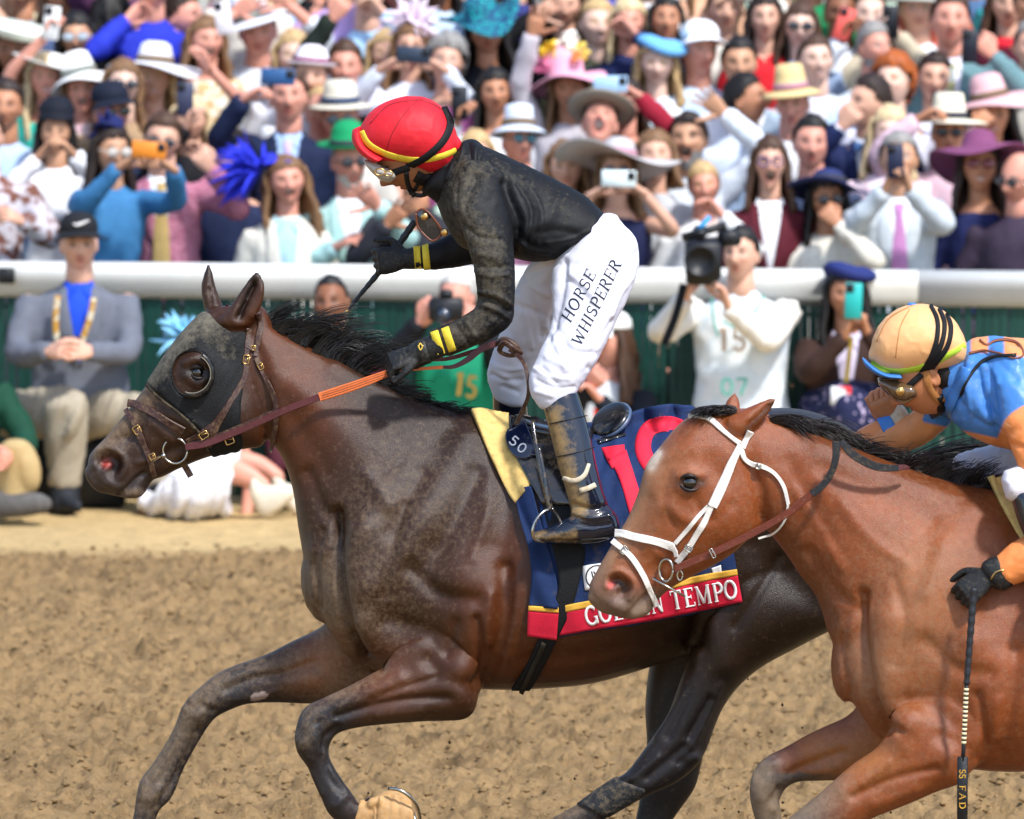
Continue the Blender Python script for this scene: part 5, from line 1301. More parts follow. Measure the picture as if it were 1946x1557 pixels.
# ================================================================ the second horse
H2 = [
 ([(1606,1180,1618,1330,.11),(1640,1070,1656,1385,.17),(1690,965,1712,1425,.21),(1770,918,1790,1450,.235,0,.1),(1860,924,1870,1463,.255,0,.2),(1950,948,1960,1464,.28,0,.2),(2100,962,2100,1450,.30,0,.1),(2250,945,2240,1420,.30),(2380,915,2360,1370,.29),(2500,915,2460,1350,.285),(2610,965,2570,1330,.25),(2675,1060,2650,1270,.16),(2690,1130,2685,1210,.08)], .92),
 ([(1440,792,1452,1000,.078),(1500,806,1492,1050,.088),(1570,830,1521,1094,.108),(1640,856,1552,1136,.135),(1740,892,1575,1205,.165),(1850,926,1625,1320,.195)], .95),
 ([(1422,776,1456,985,.062),(1378,777,1442,1010,.084),(1332,782,1420,1026,.10),(1292,805,1390,1054,.106,0,-.08),(1257,846,1355,1075,.102,0,-.08),(1228,884,1318,1094,.088),(1214,932,1286,1111,.074),(1195,980,1264,1127,.063),(1172,1020,1250,1141,.057),(1148,1060,1240,1157,.056),(1129,1094,1224,1171,.052),(1120,1112,1192,1176,.045),(1121,1126,1158,1168,.03)], .86),
 ([(1384,792,1408,832,.032,.055),(1418,776,1434,814,.030,.06),(1448,763,1459,788,.018,.062),(1470,755,1475,760,.006,.064)], 1),
 ([(1374,782,1406,786,.03,-.055),(1381,762,1406,766,.022,-.058),(1393,748,1400,750,.006,-.06)], 1),
 ([(1775,1290,1875,1440,.105,.14),(1714,1345,1816,1488,.09,.17),(1672,1415,1774,1507,.075,.18),(1618,1455,1716,1532,.063,.185),(1561,1505,1652,1558,.055,.19),(1512,1545,1602,1592,.05,.19),(1470,1580,1560,1625,.048,.19),(1442,1620,1525,1660,.044,.19),(1430,1680,1486,1698,.03,.19),(1420,1740,1470,1748,.031,.19)], .9),
 ([(1650,1320,1730,1470,.09,-.10),(1613,1359,1664,1483,.076,-.13),(1570,1380,1602,1483,.063,-.14),(1534,1397,1550,1484,.056,-.14),(1490,1422,1516,1486,.049,-.14),(1458,1438,1494,1497,.047,-.14),(1434,1462,1485,1512,.046,-.14),(1425,1500,1481,1522,.045,-.14),(1427,1528,1483,1537,.038,-.14),(1437,1565,1487,1562,.029,-.14),(1450,1610,1500,1603,.028,-.14),(1466,1650,1520,1634,.033,-.14),(1492,1672,1532,1640,.03,-.14)], .9),
 ([(2330,1120,2640,1200,.15,.12),(2310,1280,2560,1320,.13,.15),(2290,1380,2440,1400,.09,.16),(2270,1480,2360,1470,.06,.16),(2230,1550,2330,1560,.045,.16),(2160,1620,2220,1650,.031,.16),(2090,1680,2150,1712,.033,.16)], .9),
 ([(2260,1200,2480,1280,.12,-.11),(2240,1380,2380,1400,.08,-.14),(2236,1500,2340,1510,.05,-.15),(2230,1570,2310,1580,.042,-.15),(2210,1660,2270,1668,.03,-.15),(2190,1730,2250,1738,.033,-.15)], .9),
]
N2 = (YH2 - .6, YH2 - .02)
S2 = [
 ([(1640,1130),(1642,1210),(1652,1280),(1668,1350),(1690,1390)], 11, -.026), ([(1608,1200),(1612,1270),(1632,1330)], 24, .012), ([(1690,1180),(1682,1260),(1690,1330),(1720,1370)], 34, .020),
 ([(1540,1050),(1580,1120),(1630,1160)], 14, -.010), ([(1560,900),(1640,990),(1700,1080)], 60, .009), ([(1500,880),(1540,950),(1570,1020)], 20, -.007), ([(1560,860),(1680,905),(1790,945)], 22, .010), ([(1560,890),(1660,940),(1760,985)], 24, -.007),
 ([(1850,980),(1800,1080),(1750,1180)], 34, .013), ([(1890,1060),(1850,1150),(1810,1220)], 20, -.008), ([(1930,1000),(1935,1120),(1925,1220)], 24, -.009), ([(1850,1230),(1880,1310),(1870,1390)], 50, .018), ([(1760,1220),(1820,1270),(1880,1280)], 16, -.009),
 ([(1930,1240),(1920,1340),(1900,1430)], 16, -.014), ([(1720,1330),(1780,1350),(1830,1390)], 18, -.010), ([(1800,1440),(1815,1475)], 28, .016), ([(1790,1400),(1830,1420)], 14, -.008), ([(1740,1360),(1700,1400)], 22, .010),
 ([(1780,1460),(1700,1480),(1620,1515)], 8, -.009, N2), ([(1720,1420),(1660,1460),(1600,1500)], 16, .007, N2), ([(1740,1500),(1660,1530)], 10, .005, N2),
 ([(1600,1430),(1540,1452),(1500,1470)], 9, -.009), ([(1590,1460),(1540,1470)], 10, .005), ([(1480,1500),(1470,1520)], 8, -.010), ([(1445,1490),(1442,1515)], 12, .006), ([(1470,1550),(1480,1600)], 6, -.006), ([(1450,1455),(1470,1450)], 9, .005),
 ([(1670,1335),(1690,1372),(1716,1392)], 8, -.014), ([(1860,1320),(1872,1390),(1858,1440)], 9, -.010), ([(1700,1100),(1720,1180),(1700,1260)], 10, -.006), ([(1790,1040),(1760,1130)], 14, .006), ([(1830,1150),(1840,1220)], 14, .006), ([(1610,1170),(1604,1250),(1618,1310)], 8, -.006), ([(1655,1150),(1645,1230),(1655,1310)], 6, .006), ([(1900,1330),(1895,1400)], 10, .008), ([(1600,960),(1660,1030),(1720,1070)], 12, .005), ([(1510,930),(1560,1010),(1600,1080)], 10, .006), ([(1690,1450),(1640,1490)], 8, .005, N2), ([(1432,1470),(1428,1500)], 7, .005), ([(1460,1475),(1462,1505)], 6, .004), ([(1470,1540),(1475,1580)], 4, .004),
 # head
 ([(1270,900),(1262,950),(1280,1000)], 9, -.005), ([(1320,950),(1350,990),(1390,960)], 9, -.005), ([(1250,1000),(1225,1050)], 5, .004), ([(1292,905),(1308,898),(1328,904)], 9, .012), ([(1288,924),(1308,936),(1330,924)], 8, .007), ([(1265,962),(1300,985),(1330,995)], 13, .008), ([(1385,985),(1395,1010)], 34, .010), ([(1350,880),(1370,905)], 22, -.008), ([(1232,950),(1210,1000),(1190,1040)], 14, -.006), ([(1275,1060),(1240,1085)], 14, -.008), ([(1225,1030),(1265,1062)], 10, .005),
 ([(1240,890),(1280,880),(1310,870)], 10, -.004), ([(1420,880),(1445,930),(1450,980)], 12, -.010),
 ([(1164,1104),(1176,1104),(1188,1116),(1182,1128)], 11, -.020), ([(1152,1114),(1156,1094),(1176,1086),(1196,1098),(1206,1118),(1196,1136)], 6, .010), ([(1190,1172),(1206,1156),(1222,1138),(1236,1126)], 5, -.009), ([(1165,1150),(1182,1156)], 9, .006), ([(1204,1172),(1226,1164)], 9, .006), ([(1240,1150),(1248,1140)], 6, -.006),
 ([(1426,806),(1444,790),(1460,772)], 6, -.010), ([(1390,778),(1396,762)], 4, -.005),
]
def build_horse2():
    V, Q = horse_skin(YH2, H2, S2, amp=1.0)
    X, Y = proj(V)
    bay = np.array(srgb('#80411d')); dark = np.array(srgb('#432210')); blk = np.array(srgb('#2c2320'))
    C = np.tile(bay, (len(V), 1))
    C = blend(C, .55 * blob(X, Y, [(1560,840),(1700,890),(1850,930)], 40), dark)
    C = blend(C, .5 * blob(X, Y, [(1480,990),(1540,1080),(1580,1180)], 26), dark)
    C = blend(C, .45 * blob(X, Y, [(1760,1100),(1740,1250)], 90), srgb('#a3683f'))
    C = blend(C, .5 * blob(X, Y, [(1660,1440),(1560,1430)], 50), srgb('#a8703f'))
    leg = np.maximum(smoothstep(1530, 1450, X) * (Y > 1330), smoothstep(1640, 1520, X) * (Y > 1470))
    C = blend(C, leg, srgb('#4b4340')); C = blend(C, smoothstep(1600, 1680, Y), blk)
    C = blend(C, .5 * blob(X, Y, [(1215,960),(1260,880),(1180,1040)], 45), srgb('#9a6b4a'))
    C = blend(C, .85 * smoothstep(1090, 1150, Y) * (X < 1300), srgb('#5a4c45')); C = blend(C, .6 * smoothstep(1180, 1130, X) * (Y > 1020) * (X < 1300), srgb('#7d6450'))
    C = blend(C, .9 * blob(X, Y, [(1172,1108),(1184,1114)], 14), srgb('#140c0b')); C = blend(C, .95 * blob(X, Y, [(1160,1112)], 7), srgb('#cf4a46'))
    C = blend(C, .8 * blob(X, Y, [(1290,920),(1310,910),(1334,918),(1310,930)], 9), srgb('#221613'))
    C = blend(C, .85 * np.clip(blob(X, Y, [(1250,862),(1238,886)], 9) * 1.3, 0, 1), srgb('#d9c8b4'))
    C = blend(C, .75 * blob(X, Y, [(1420,815),(1448,790),(1468,765)], 6), srgb('#2a1a12'))
    C = blend(C, .35 * blob(X, Y, [(1210,1165),(1230,1150)], 12), srgb('#b59b82'))
    D = .12 + .2 * blob(X, Y, [(1740,1120),(1700,1250)], 110) + .55 * blob(X, Y, [(1440,1470),(1450,1540)], 30) + .45 * blob(X, Y, [(1580,1500),(1500,1550)], 40) + .4 * blob(X, Y, [(1140,1080),(1190,1000),(1230,900)], 22) + .25 * blob(X, Y, [(1640,1250),(1660,1330)], 40) + .35 * blob(X, Y, [(1200,1160)], 25)
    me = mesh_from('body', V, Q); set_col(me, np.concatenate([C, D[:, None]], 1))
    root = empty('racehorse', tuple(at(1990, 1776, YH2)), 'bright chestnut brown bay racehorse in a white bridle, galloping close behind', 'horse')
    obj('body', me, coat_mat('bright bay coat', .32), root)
    return root, V, Q
HORSE2, HV2, HQ2 = build_horse2()
BV2 = bvh_of(HV2, HQ2)
eyeball(1311, 918, BV2, .0235, HORSE2, 22, 14)
def mane2():
    g = Geo(); r2 = np.random.default_rng(24)
    crest = catmull(np.array([(1425,790,0),(1500,806,0),(1570,832,0),(1640,858,0),(1720,887,0),(1800,912,0),(1872,924,0)], float), 400)
    def shape(u, r):
        if u < .3: return r.uniform(60, 110), 28 + r.normal() * 8, -42 + r.normal() * 8
        if u < .62: return r.uniform(40, 75), 30 + r.normal() * 9, -18 + r.normal() * 9
        return r.uniform(38, 76), 55 + r.normal() * 16, 8 + r.normal() * 16
    locks(g, crest, 85, 15, YH2, 22, shape)
    roots = [(1402 - r2.random() * 30, 780 + r2.normal() * 3 + r2.random() * 4, r2.uniform(-.02, .03), r2.random(), YH2 - .03) for _ in range(260)]
    def fd(u, r2):
        a0 = 165 + r2.normal() * 5; a1 = 208 + r2.normal() * 6
        return [(math.cos(R(a0 + (a1 - a0) * t)), -math.sin(R(a0 + (a1 - a0) * t))) for t in np.linspace(0, 1, 8)]
    hair(g, roots, fd, lambda u: 70, .0019, 23)
    tag(obj('mane', g, mat('brown black horse hair', srgb('#1d1512'), .35, .5, .3, 30), HORSE2, fix=False), kind='stuff')
    g = Geo()
    roots = [(2672 + r2.normal() * 6, 1040 + r2.normal() * 8, r2.uniform(-.03, .03), r2.random(), YH2) for _ in range(200)]
    hair(g, roots, lambda u, r: [(math.cos(R(20 - 55 * t)), -math.sin(R(20 - 55 * t))) for t in np.linspace(0, 1, 8)], lambda u: 430, .003, 25)
    tag(obj('tail', g, M_MANE, HORSE2, fix=False), kind='stuff')
mane2()
hoof(HORSE2, [(1420,1736,1472,1744,.034,.19),(1410,1750,1480,1758,.048,.19),(1398,1768,1490,1776,.058,.19)], YH2, M_HOOFD)
hoof(HORSE2, [(1500,1674,1534,1640,.034,-.14),(1530,1690,1550,1634,.048,-.14),(1560,1690,1580,1640,.056,-.14)], YH2, M_HOOFD)
hoof(HORSE2, [(2100,1690,2150,1716,.034,.16),(2060,1716,2130,1756,.052,.16),(2040,1740,2120,1774,.058,.16)], YH2, M_HOOFD)
hoof(HORSE2, [(2190,1726,2250,1734,.034,-.15),(2180,1748,2256,1756,.05,-.15),(2170,1766,2262,1774,.056,-.15)], YH2, M_HOOFD)
M_WB = mat('white bridle strap', srgb('#e6e2da'), .45, .4, .06, 60, .2, 200, dirt=(srgb('#a8895f'), .14, 50, .7))
def bridle2():
    root = empty('bridle', tuple(at(1340, 950, YH2 - .1)), 'white rubber bridle with brown reins on the bright bay second horse', 'bridle')
    def st(name, pts, wd, m=M_WB, th=.0045, off=.003, **k):
        g = Geo(); strap(g, BV2, pts, wd, th, off, Y0=YH2, **k); return obj(name, g, m, root, smooth=False)
    st('browband', [(1309,792),(1322,791),(1345,796),(1374,819),(1405,843)], 10, off=.004)
    st('crownpiece', [(1424,818),(1418,832),(1409,852)], 11, off=.006)
    st('cheekpiece', [(1406,846),(1396,866),(1388,884),(1380,905),(1368,932),(1354,962)], [11, 13, 17, 19, 20, 19], off=.007)
    st('cheek_strap', [(1346,962),(1330,978),(1310,1002),(1284,1032)], 8)
    st('cheekpiece', [(1352,962),(1342,984),(1327,1010),(1308,1041),(1287,1068)], 11, off=.004)
    st('noseband', [(1168,1013),(1186,1015),(1204,1020),(1246,1029),(1282,1040)], 15)
    st('cheek_strap', [(1276,1034),(1284,1046),(1286,1056)], 8, off=.006)
    st('drop_noseband', [(1163,1027),(1184,1044),(1203,1062),(1222,1093),(1237,1127),(1248,1153)], 11, off=.005)
    st('throatlatch', [(1406,852),(1414,872),(1430,882),(1448,886),(1472,900),(1490,925),(1499,958)], [11, 10, 8, 7, 7, 6], off=.004)
    st('throatlatch', [(1499,958),(1494,986),(1474,1011),(1441,1024)], 4, off=.006)
    for px, py, an, sz in ((1308,1040,-55,(10,14)), (1188,1048,40,(10,15)), (1443,886,10,(9,9))): buckle(BV2, px, py, an, sz, M_STEEL, root, off=.011)
    p, n = hit(BV2, 1266, 1085)
    obj('bit_ring', ring_px(1266, 1084, 13, 21, p[1] - .02, .0036, tilt=-.01), M_STEEL, root)
    g = Geo(); tube(g, [at(1240, 1099, p[1] - .022), at(1302, 1134, p[1] - .024)], .0032, 8); obj('bit_bar', g, M_STEEL, root)
    obj('bit_ring', ring_px(1292, 1094, 5, 9, p[1] - .02, .0028), M_STEEL, root)
    st('rein', [(1281,1082,.09),(1320,1066,.105),(1357,1050,.115),(1428,1015,.13),(1496,976,.15),(1543,938,.165)], 14, mat('chestnut rein leather', srgb('#6b3226'), .42, .45, .2, 60, .3, 300, dirt=(srgb('#a78a64'), .1, 50)), .005, 0)
    rub = mat('black rubber rein', srgb('#23262a'), .65, .35, .2, 80, .6, 260, dirt=(srgb('#86704f'), .22, 40, .7))
    st('rein', [(1542,939,.166),(1560,926,.17),(1578,902,.175),(1588,872,.18),(1590,838,.18)], [14, 14, 13, 14, 17], rub, .005, 0)
    st('rein', [(1598,838,.16),(1614,858,.165),(1640,876,.165),(1670,888,.16),(1708,890,.155)], [12, 16, 16, 15, 12], rub, .006, 0)
    st('rein', [(1704,890,.156),(1718,888,.15),(1728,890,.14)], [12, 11, 7], M_LEATHER2, .005, 0)
    buckle(BV2, 1354, 1052, -26, (6, 18), M_STEEL, root, d=.125, Y0=YH2, off=.004)
bridle2()
tw, _ = patch_obj('saddle_towel', BV2, [(1874,908),(1892,945),(1916,990),(1950,1040),(1990,1090)], [(1905,908),(1935,935),(1965,970),(2000,1010),(2040,1050)], mat('yellow chamois', None), None, nu=30, nv=12, off=.016, thick=.004, wrinkle=lambda x, y: .003 * np.sin(x * .1 + y * .03))
tag(tw, 'yellow chamois cloth behind the withers of the second horse', 'cloth')
sc2, _ = patch_obj('saddle_cloth', BV2, [(1950,960),(2000,962),(2080,965),(2200,958)], [(2010,1340),(2080,1335),(2180,1320),(2290,1300)], mat('pale saddle cloth', srgb('#c9cdd6'), .8, .2, .1, 30, .3, 200), None, nu=40, nv=30, off=.01, thick=.003)
tag(sc2, 'pale saddle cloth under the blue and orange jockey', 'saddle cloth')

# ================================================================ the second rider
M_BLUE = mat('bright blue silk', srgb('#3f7cc6'), .4, .4, .1, 18, .2, 60, dirt=(srgb('#8a7d62'), .1, 30, .5))
M_ORANGE = mat('orange silk', srgb('#e58a4c'), .42, .4, .08, 18, .2, 60, dirt=(srgb('#a0703f'), .06, 40, .5))
M_PEACH = mat('peach cap silk', srgb('#ebb27a'), .5, .35, .06, 18, .25, 50, dirt=(srgb('#a5764a'), .14, 30, .45))
M_BREECH2 = mat('dirty white breeches', srgb('#d3d0d8'), .6, .3, .06, 15, .2, 40, dirt=(srgb('#8a6a5c'), .1, 60, .6))
def rider2():
    Y0 = YH2
    p = empty('person', tuple(at(2050, 1100, YH2)), 'jockey in orange cap and blue orange silks crouched low over the second horse', 'person')
    g = Geo(); s, mk = head_obj(g, at(1756, 716, Y0), rot(-84, -28, 0), 'closed', scale=.97)
    loft(g, [(1790,770,1835,690,.055),(1830,790,1860,690,.06),(1900,800,1920,700,.11),(2040,830,2060,740,.12)], Y0)
    loft(g, [(1905,700,1950,710,.04,.14),(1950,850,1985,850,.04,.2),(1975,960,2005,960,.035,.23),(1915,1060,1935,1095,.028,.25)], Y0)
    loft(g, [(1770,770,1795,800,.035,-.14),(1730,800,1750,830,.033,-.16),(1650,828,1665,852,.03,-.19)], Y0)
    loft(g, [(2100,850,2130,910,.07,.05),(2000,880,2010,930,.06,.16),(1935,905,1950,940,.04,.24),(1965,1040,2000,1040,.035,.28)], Y0)
    V0 = g.verts()
    put_hand(g, at(1704, 808, Y0 + .19), (-.55, -.1, .83), (-.5, -.75, -.3), False, curl=(55, 60, 62, 66), thumb=(40, 30))
    person_mesh('body', g, [(s, mk)], skin_mat('tanned jockey skin', srgb('#b5764f'), brow='#20160f'), p)
    HB = BVHTree.FromPolygons([tuple(v) for v in g.verts().tolist()], g.f)
    tor = [(1834,654,1796,772,.085),(1852,643,1812,802,.135),(1905,640,1862,838,.17,0,.1),(1975,652,1932,856,.172,0,.1),(2055,690,2012,868,.16),(2122,740,2082,880,.14),(2172,790,2132,895,.12)]
    narm = [(1882,672,1970,690,.066,.11),(1893,740,1985,750,.07,.17),(1903,810,2002,810,.062,.21)]
    farm = [(1765,752,1806,806,.05,-.12),(1726,788,1754,846,.046,-.16),(1664,812,1694,866,.042,-.19),(1622,822,1650,866,.04,-.2)]
    S = [([(1880,760),(1890,810),(1905,840)], 8, -.012), ([(1830,700),(1850,760),(1880,800)], 10, .006), ([(1815,740),(1835,790)], 6, -.006), ([(1860,720),(1875,780)], 8, -.006), ([(1840,690),(1880,700)], 8, .005), ([(1900,690),(1930,720)], 8, -.005), ([(1832,690),(1820,740),(1812,790)], 5, -.006), ([(1845,680),(1840,730),(1846,790)], 5, .007), ([(1860,700),(1868,750),(1890,790)], 5, -.007), ([(1880,680),(1900,730)], 5, .006), ([(1830,770),(1860,800),(1900,820)], 5, -.006), ([(1915,660),(1935,690)], 5, .005)]
    jo, JV, JQ = garment('jacket', [tor, narm, farm], S, mat('blue and orange silk', None, .42, .4, .1, 18, .25, 70, attr='Col', dirt=(srgb('#8f8468'), .16, 26, .5)), p, .0055, 5, Y0=Y0, wrinkle=.0018)
    X, Y = proj(JV); yy = JV[:, 1]
    sst = smoothstep
    far_ = (yy > Y0 + .10) * sst(1806, 1796, X)
    slv = (yy < Y0 - .04) * sst(-3, 3, X - np.interp(Y, [755, 770, 785, 800, 830, 855, 900], [2010, 1946, 1922, 1908, 1897, 1890, 1880]))
    yoke = sst(3, -3, Y - (668 + .10 * (X - 1840))) * sst(1842, 1848, X) * (1 - sst(1876, 1880, X) * sst(1910, 1906, X))
    hem = sst(-3, 3, Y - (812 + .22 * (X - 1800))) * (yy > Y0 - .12)
    w_ = np.maximum.reduce([far_, slv, yoke, hem])[:, None]
    set_col(jo.data, np.array(srgb('#447fc6')) * (1 - w_) + np.array(srgb('#e3935a')) * w_)
    JB = bvh_of(JV, JQ)
    fo, FV, FQ = garment('sleeve', [[(1628,820,1648,866,.043,-.2),(1652,806,1676,856,.042,-.2),(1684,798,1706,838,.038,-.195)]], [], M_ORANGE, p, .005, 4, Y0=Y0, wrinkle=.002)
    g = Geo(); loft(g, [(1666,796,1696,856,.049,-.2),(1688,784,1720,842,.047,-.195)], Y0, rnd=False); obj('cuff', g, M_BLUE, p)
    g = Geo(); loft(g, [(1684,792,1716,832,.040,-.195),(1694,766,1728,800,.039,-.19)], Y0, rnd=True); obj('wrist_tape', g, mat('muddy white tape', srgb('#cdbfae'), .7, .3, .1, 30, .4, 90, dirt=(srgb('#927a5c'), .35, 50, .7)), p)
    so_, SV, SQ = garment('sleeve', [[(1904,800,2004,800,.063,.21),(1932,880,2024,880,.058,.235),(1958,960,2042,955,.054,.25),(1955,1010,2030,1040,.052,.255),(1918,1036,1978,1090,.047,.26),(1900,1052,1945,1106,.042,.26),(1892,1060,1928,1112,.039,.26)]], [([(1910,840),(1940,850)], 6, -.006)], M_ORANGE, p, .0055, 4, Y0=Y0, wrinkle=.0025)
    g = Geo(); loft(g, [(1886,1058,1926,1112,.038,.26),(1870,1066,1912,1122,.036,.262)], Y0); put_hand(g, at(1880, 1092, Y0 - .265), (-.80, -.1, -.60), (-.35, -.85, .2), True, curl=(58, 62, 66, 70), thumb=(45, 35))
    V, Q = remesh(g, .0042, 3); gl = obj('glove', mesh_from('glove', V, Q), M_GLOVE, p); GB = bvh_of(V, Q)
    g = Geo(); strap(g, GB, [(1884,1100),(1892,1088),(1908,1084),(1922,1092)], 3, .001, .003, step=3); obj('glove_mark', g, M_BRASS, p)
    garment('breeches', [[(2140,830,2180,930,.115,.06),(2040,852,2055,955,.092,.14),(1968,872,1972,962,.072,.21),(1918,892,1926,952,.058,.25)], [(2120,830,2140,930,.1,-.05),(1960,832,1965,925,.082,-.15),(1872,848,1876,922,.066,-.2),(1822,866,1830,916,.05,-.22)]], [([(1930,900),(1960,930)], 6, -.006), ([(1850,860),(1880,880)], 7, .006), ([(1840,880),(1880,900)], 6, -.006)], M_BREECH2, p, .0055, 4, Y0=Y0, wrinkle=.0035)
    garment('boot', [[(1918,938,1982,950,.052,.255),(1938,1000,2004,1005,.052,.275),(1976,1080,2038,1078,.046,.30),(1998,1120,2056,1118,.043,.31)], [(2050,1100,2066,1150,.036,.31),(2000,1110,2010,1158,.042,.31),(1960,1126,1964,1158,.04,.31)]], [], M_BOOT, p, .0055, 4, Y0=Y0)
    garment('boot', [[(1826,900,1890,925,.05,-.22),(1860,990,1925,990,.05,-.26),(1900,1070,1960,1070,.046,-.29)], [(1975,1090,1990,1140,.036,-.3),(1925,1100,1935,1148,.042,-.3),(1885,1116,1890,1148,.04,-.3)]], [], M_BOOT, p, .0055, 4, Y0=Y0)
    # helmet
    hs = [(1655,662,1660,688,.035),(1664,630,1674,702,.078),(1688,600,1702,714,.106),(1724,581,1734,714,.122),(1766,580,1776,708,.124),(1802,598,1814,702,.112),(1828,630,1834,698,.086),(1838,660,1839,690,.045)]
    g = Geo(); loft(g, hs, Y0, p=1.0); hv, hq = remesh(g, .005, 5); hv = cap_folds(hv, hq, 8); ho = obj('helmet_cover', mesh_from('helmet_cover', hv, hq), M_PEACH, p); HBV = bvh_of(hv, hq)
    def hs_(nm, pts, wd, m, th=.002, off=.001): g = Geo(); strap(g, HBV, pts, wd, th, off); return obj(nm, g, m, ho)
    hs_('hat_band', [(1655,690),(1680,703),(1710,706),(1745,700),(1790,682),(1833,656)], 11, mat('lime band', srgb('#b4d43a'), .5, .4, .1, 30, dirt=(srgb('#7d7448'), .14, 50)))
    ek = mat('black elastic', None)
    for sp in ([(1768,582),(1781,610),(1780,645),(1768,682),(1748,712),(1738,722)], [(1784,588),(1794,615),(1790,650),(1770,688),(1750,713)], [(1798,597),(1806,624),(1800,658),(1776,690),(1754,714)]): hs_('goggle_strap', sp, [6, 8, 9, 10, 12, 11], ek, .003, .003)
    for sm_ in ([(1734,580),(1712,620),(1702,680)], [(1736,580),(1690,606),(1666,650)]): hs_('seam', sm_, 1.5, mat('cap seam 2', srgb('#b77a43'), .7), .001, .0006)
    g = Geo(); lathe(g, [(.001, .007), (.010, .006), (.014, 0), (.010, -.003), (.001, -.004)], 16, c=at(1733, 580, Y0)); obj('cap_button', g, M_BLUE, ho)
    g = Geo(); loft(g, [(1706,706,1712,718,.1),(1680,704,1688,717,.097),(1655,690,1664,711,.078),(1641,680,1647,699,.05)], Y0, p=.9); obj('peak', g, M_BLUE, ho)
    gl = mat('amber goggle lens', srgb('#5c442c'), .1, .6, .2, 20, coat=.8, dirt=(srgb('#7d745f'), .2, 60))
    g = Geo(); loft(g, [(1672,718,1684,748,.05),(1684,716,1700,762,.072),(1706,718,1722,766,.084),(1726,722,1740,756,.086)], Y0, p=.85); go = obj('goggles', g, gl, p); GBV = BVHTree.FromPolygons([tuple(v) for v in g.verts().tolist()], g.f)
    g = Geo(); strap(g, GBV, [(1674,722),(1700,722),(1736,728)], 4, .003, .002); obj('goggle_frame', g, mat('brown goggle frame', srgb('#4a3424'), .5), go)
    g = Geo(); lathe(g, [(.001, .005), (.007, .005), (.009, .002), (.011, .003), (.013, 0), (.001, -.003)], 20, c=at(1711, 744, Y0 - .093), M=np.array(Matrix.Rotation(R(90), 3, 'X'))); obj('goggle_rivet', g, M_BRASS, go)
    g = Geo(); strap(g, HB, [(1752,712),(1738,724),(1722,738)], 12, .004, .003); obj('goggle_strap', g, ek, p)
    pad = mat('tan chin pad', srgb('#a8703c'), .7, .3, .1, 40, .3, 150)
    for pts, wd, m in (([(1760,706),(1764,730),(1776,752),(1788,764)], 14, pad), ([(1806,740),(1798,752),(1790,764)], 9, pad), ([(1784,752),(1792,768),(1782,782),(1766,792)], 14, mat('black strap', None))):
        g = Geo(); strap(g, HB, pts, wd, .005, .002); obj('chin_strap', g, m, p)
    g = Geo(); lathe(g, [(.001, .05), (.05, .04), (.075, .0), (.07, -.04), (.04, -.06), (.001, -.065)], 24, c=at(1798, 704, Y0), sx=.75, sy=1.05); obj('hair', g, mat('black short hair', srgb('#120e0c'), .6, .3, .2, 60, .5, 300), p)
    # collar and the cord over the shoulders
    g = Geo(); strap(g, JB, [(1838,700),(1822,735),(1806,772),(1796,792)], 20, .006, .004); obj('collar', g, M_BLUE, p)
    g = Geo(); strap(g, JB, [(1826,752),(1840,720),(1862,692),(1892,678),(1930,676)], 6, .003, .003); obj('strap', g, mat('black strap', None), p)
    g = Geo(); strap(g, JB, [(1842,674),(1870,668),(1900,672),(1930,682),(1944,676),(1936,656),(1915,648),(1890,650),(1876,658),(1862,648)], 3, .003, .003); obj('goggle_cord', g, mat('brown cord', srgb('#7a4630'), .6), p)
rider2()
# the second whip
GL['F'] = (0.70, [s for i, s in enumerate(GL['E'][1]) if i not in (3, 6)])
wr_ = empty('riding_whip', tuple(at(1838, 1300, YH2 - .33)), 'black riding whip with white striped shaft hanging from the second jockey\'s hand', 'whip')
DW = .335
g = Geo(); W = at(np.linspace(1851, 1837, 50), np.linspace(1118, 1300, 50), YH2 - DW); tube(g, W, .0105 * (1 + .07 * np.sign(np.sin(np.arange(50) * 1.2))) * np.linspace(1, .8, 50), 10); obj('handle', g, mat('black whip tape', None), wr_)
g = Geo(); tube(g, at(np.linspace(1837, 1830, 6), np.linspace(1296, 1446, 6), YH2 - DW), .006, 10); obj('shaft', g, mat('black whip tape', None), wr_)
for i in range(13):
    y = 1308 + i * 8.4; x = 1837 - 7 * (y - 1296) / 150
    g = Geo(); tube(g, at([x, x - .25], [y, y + 4.6], YH2 - DW), .0072, 10); obj('white_stripe', g, mat('white whip stripe', srgb('#e9dcae'), .5), wr_)
g = Geo(); q = at(1829, 1505, YH2 - DW); box(g, q, (.030, .010, .20), bev=.003); obj('paddle', g, mat('black paddle leather', srgb('#15171c'), .45, .4, .2, 60, .3, 200, dirt=(srgb('#8b7a5c'), .1, 40)), wr_)
PB = BVHTree.FromPolygons([tuple(v) for v in g.verts().tolist()], g.f)
word('SS', PB, (1823, 1462), np.array([0, 13.]), np.array([12., 0]), M_GOLD, wr_, gap=.05)
word('FAD', PB, (1823, 1492), np.array([0, 17.]), np.array([12., 0]), M_GOLD, wr_, gap=.15)

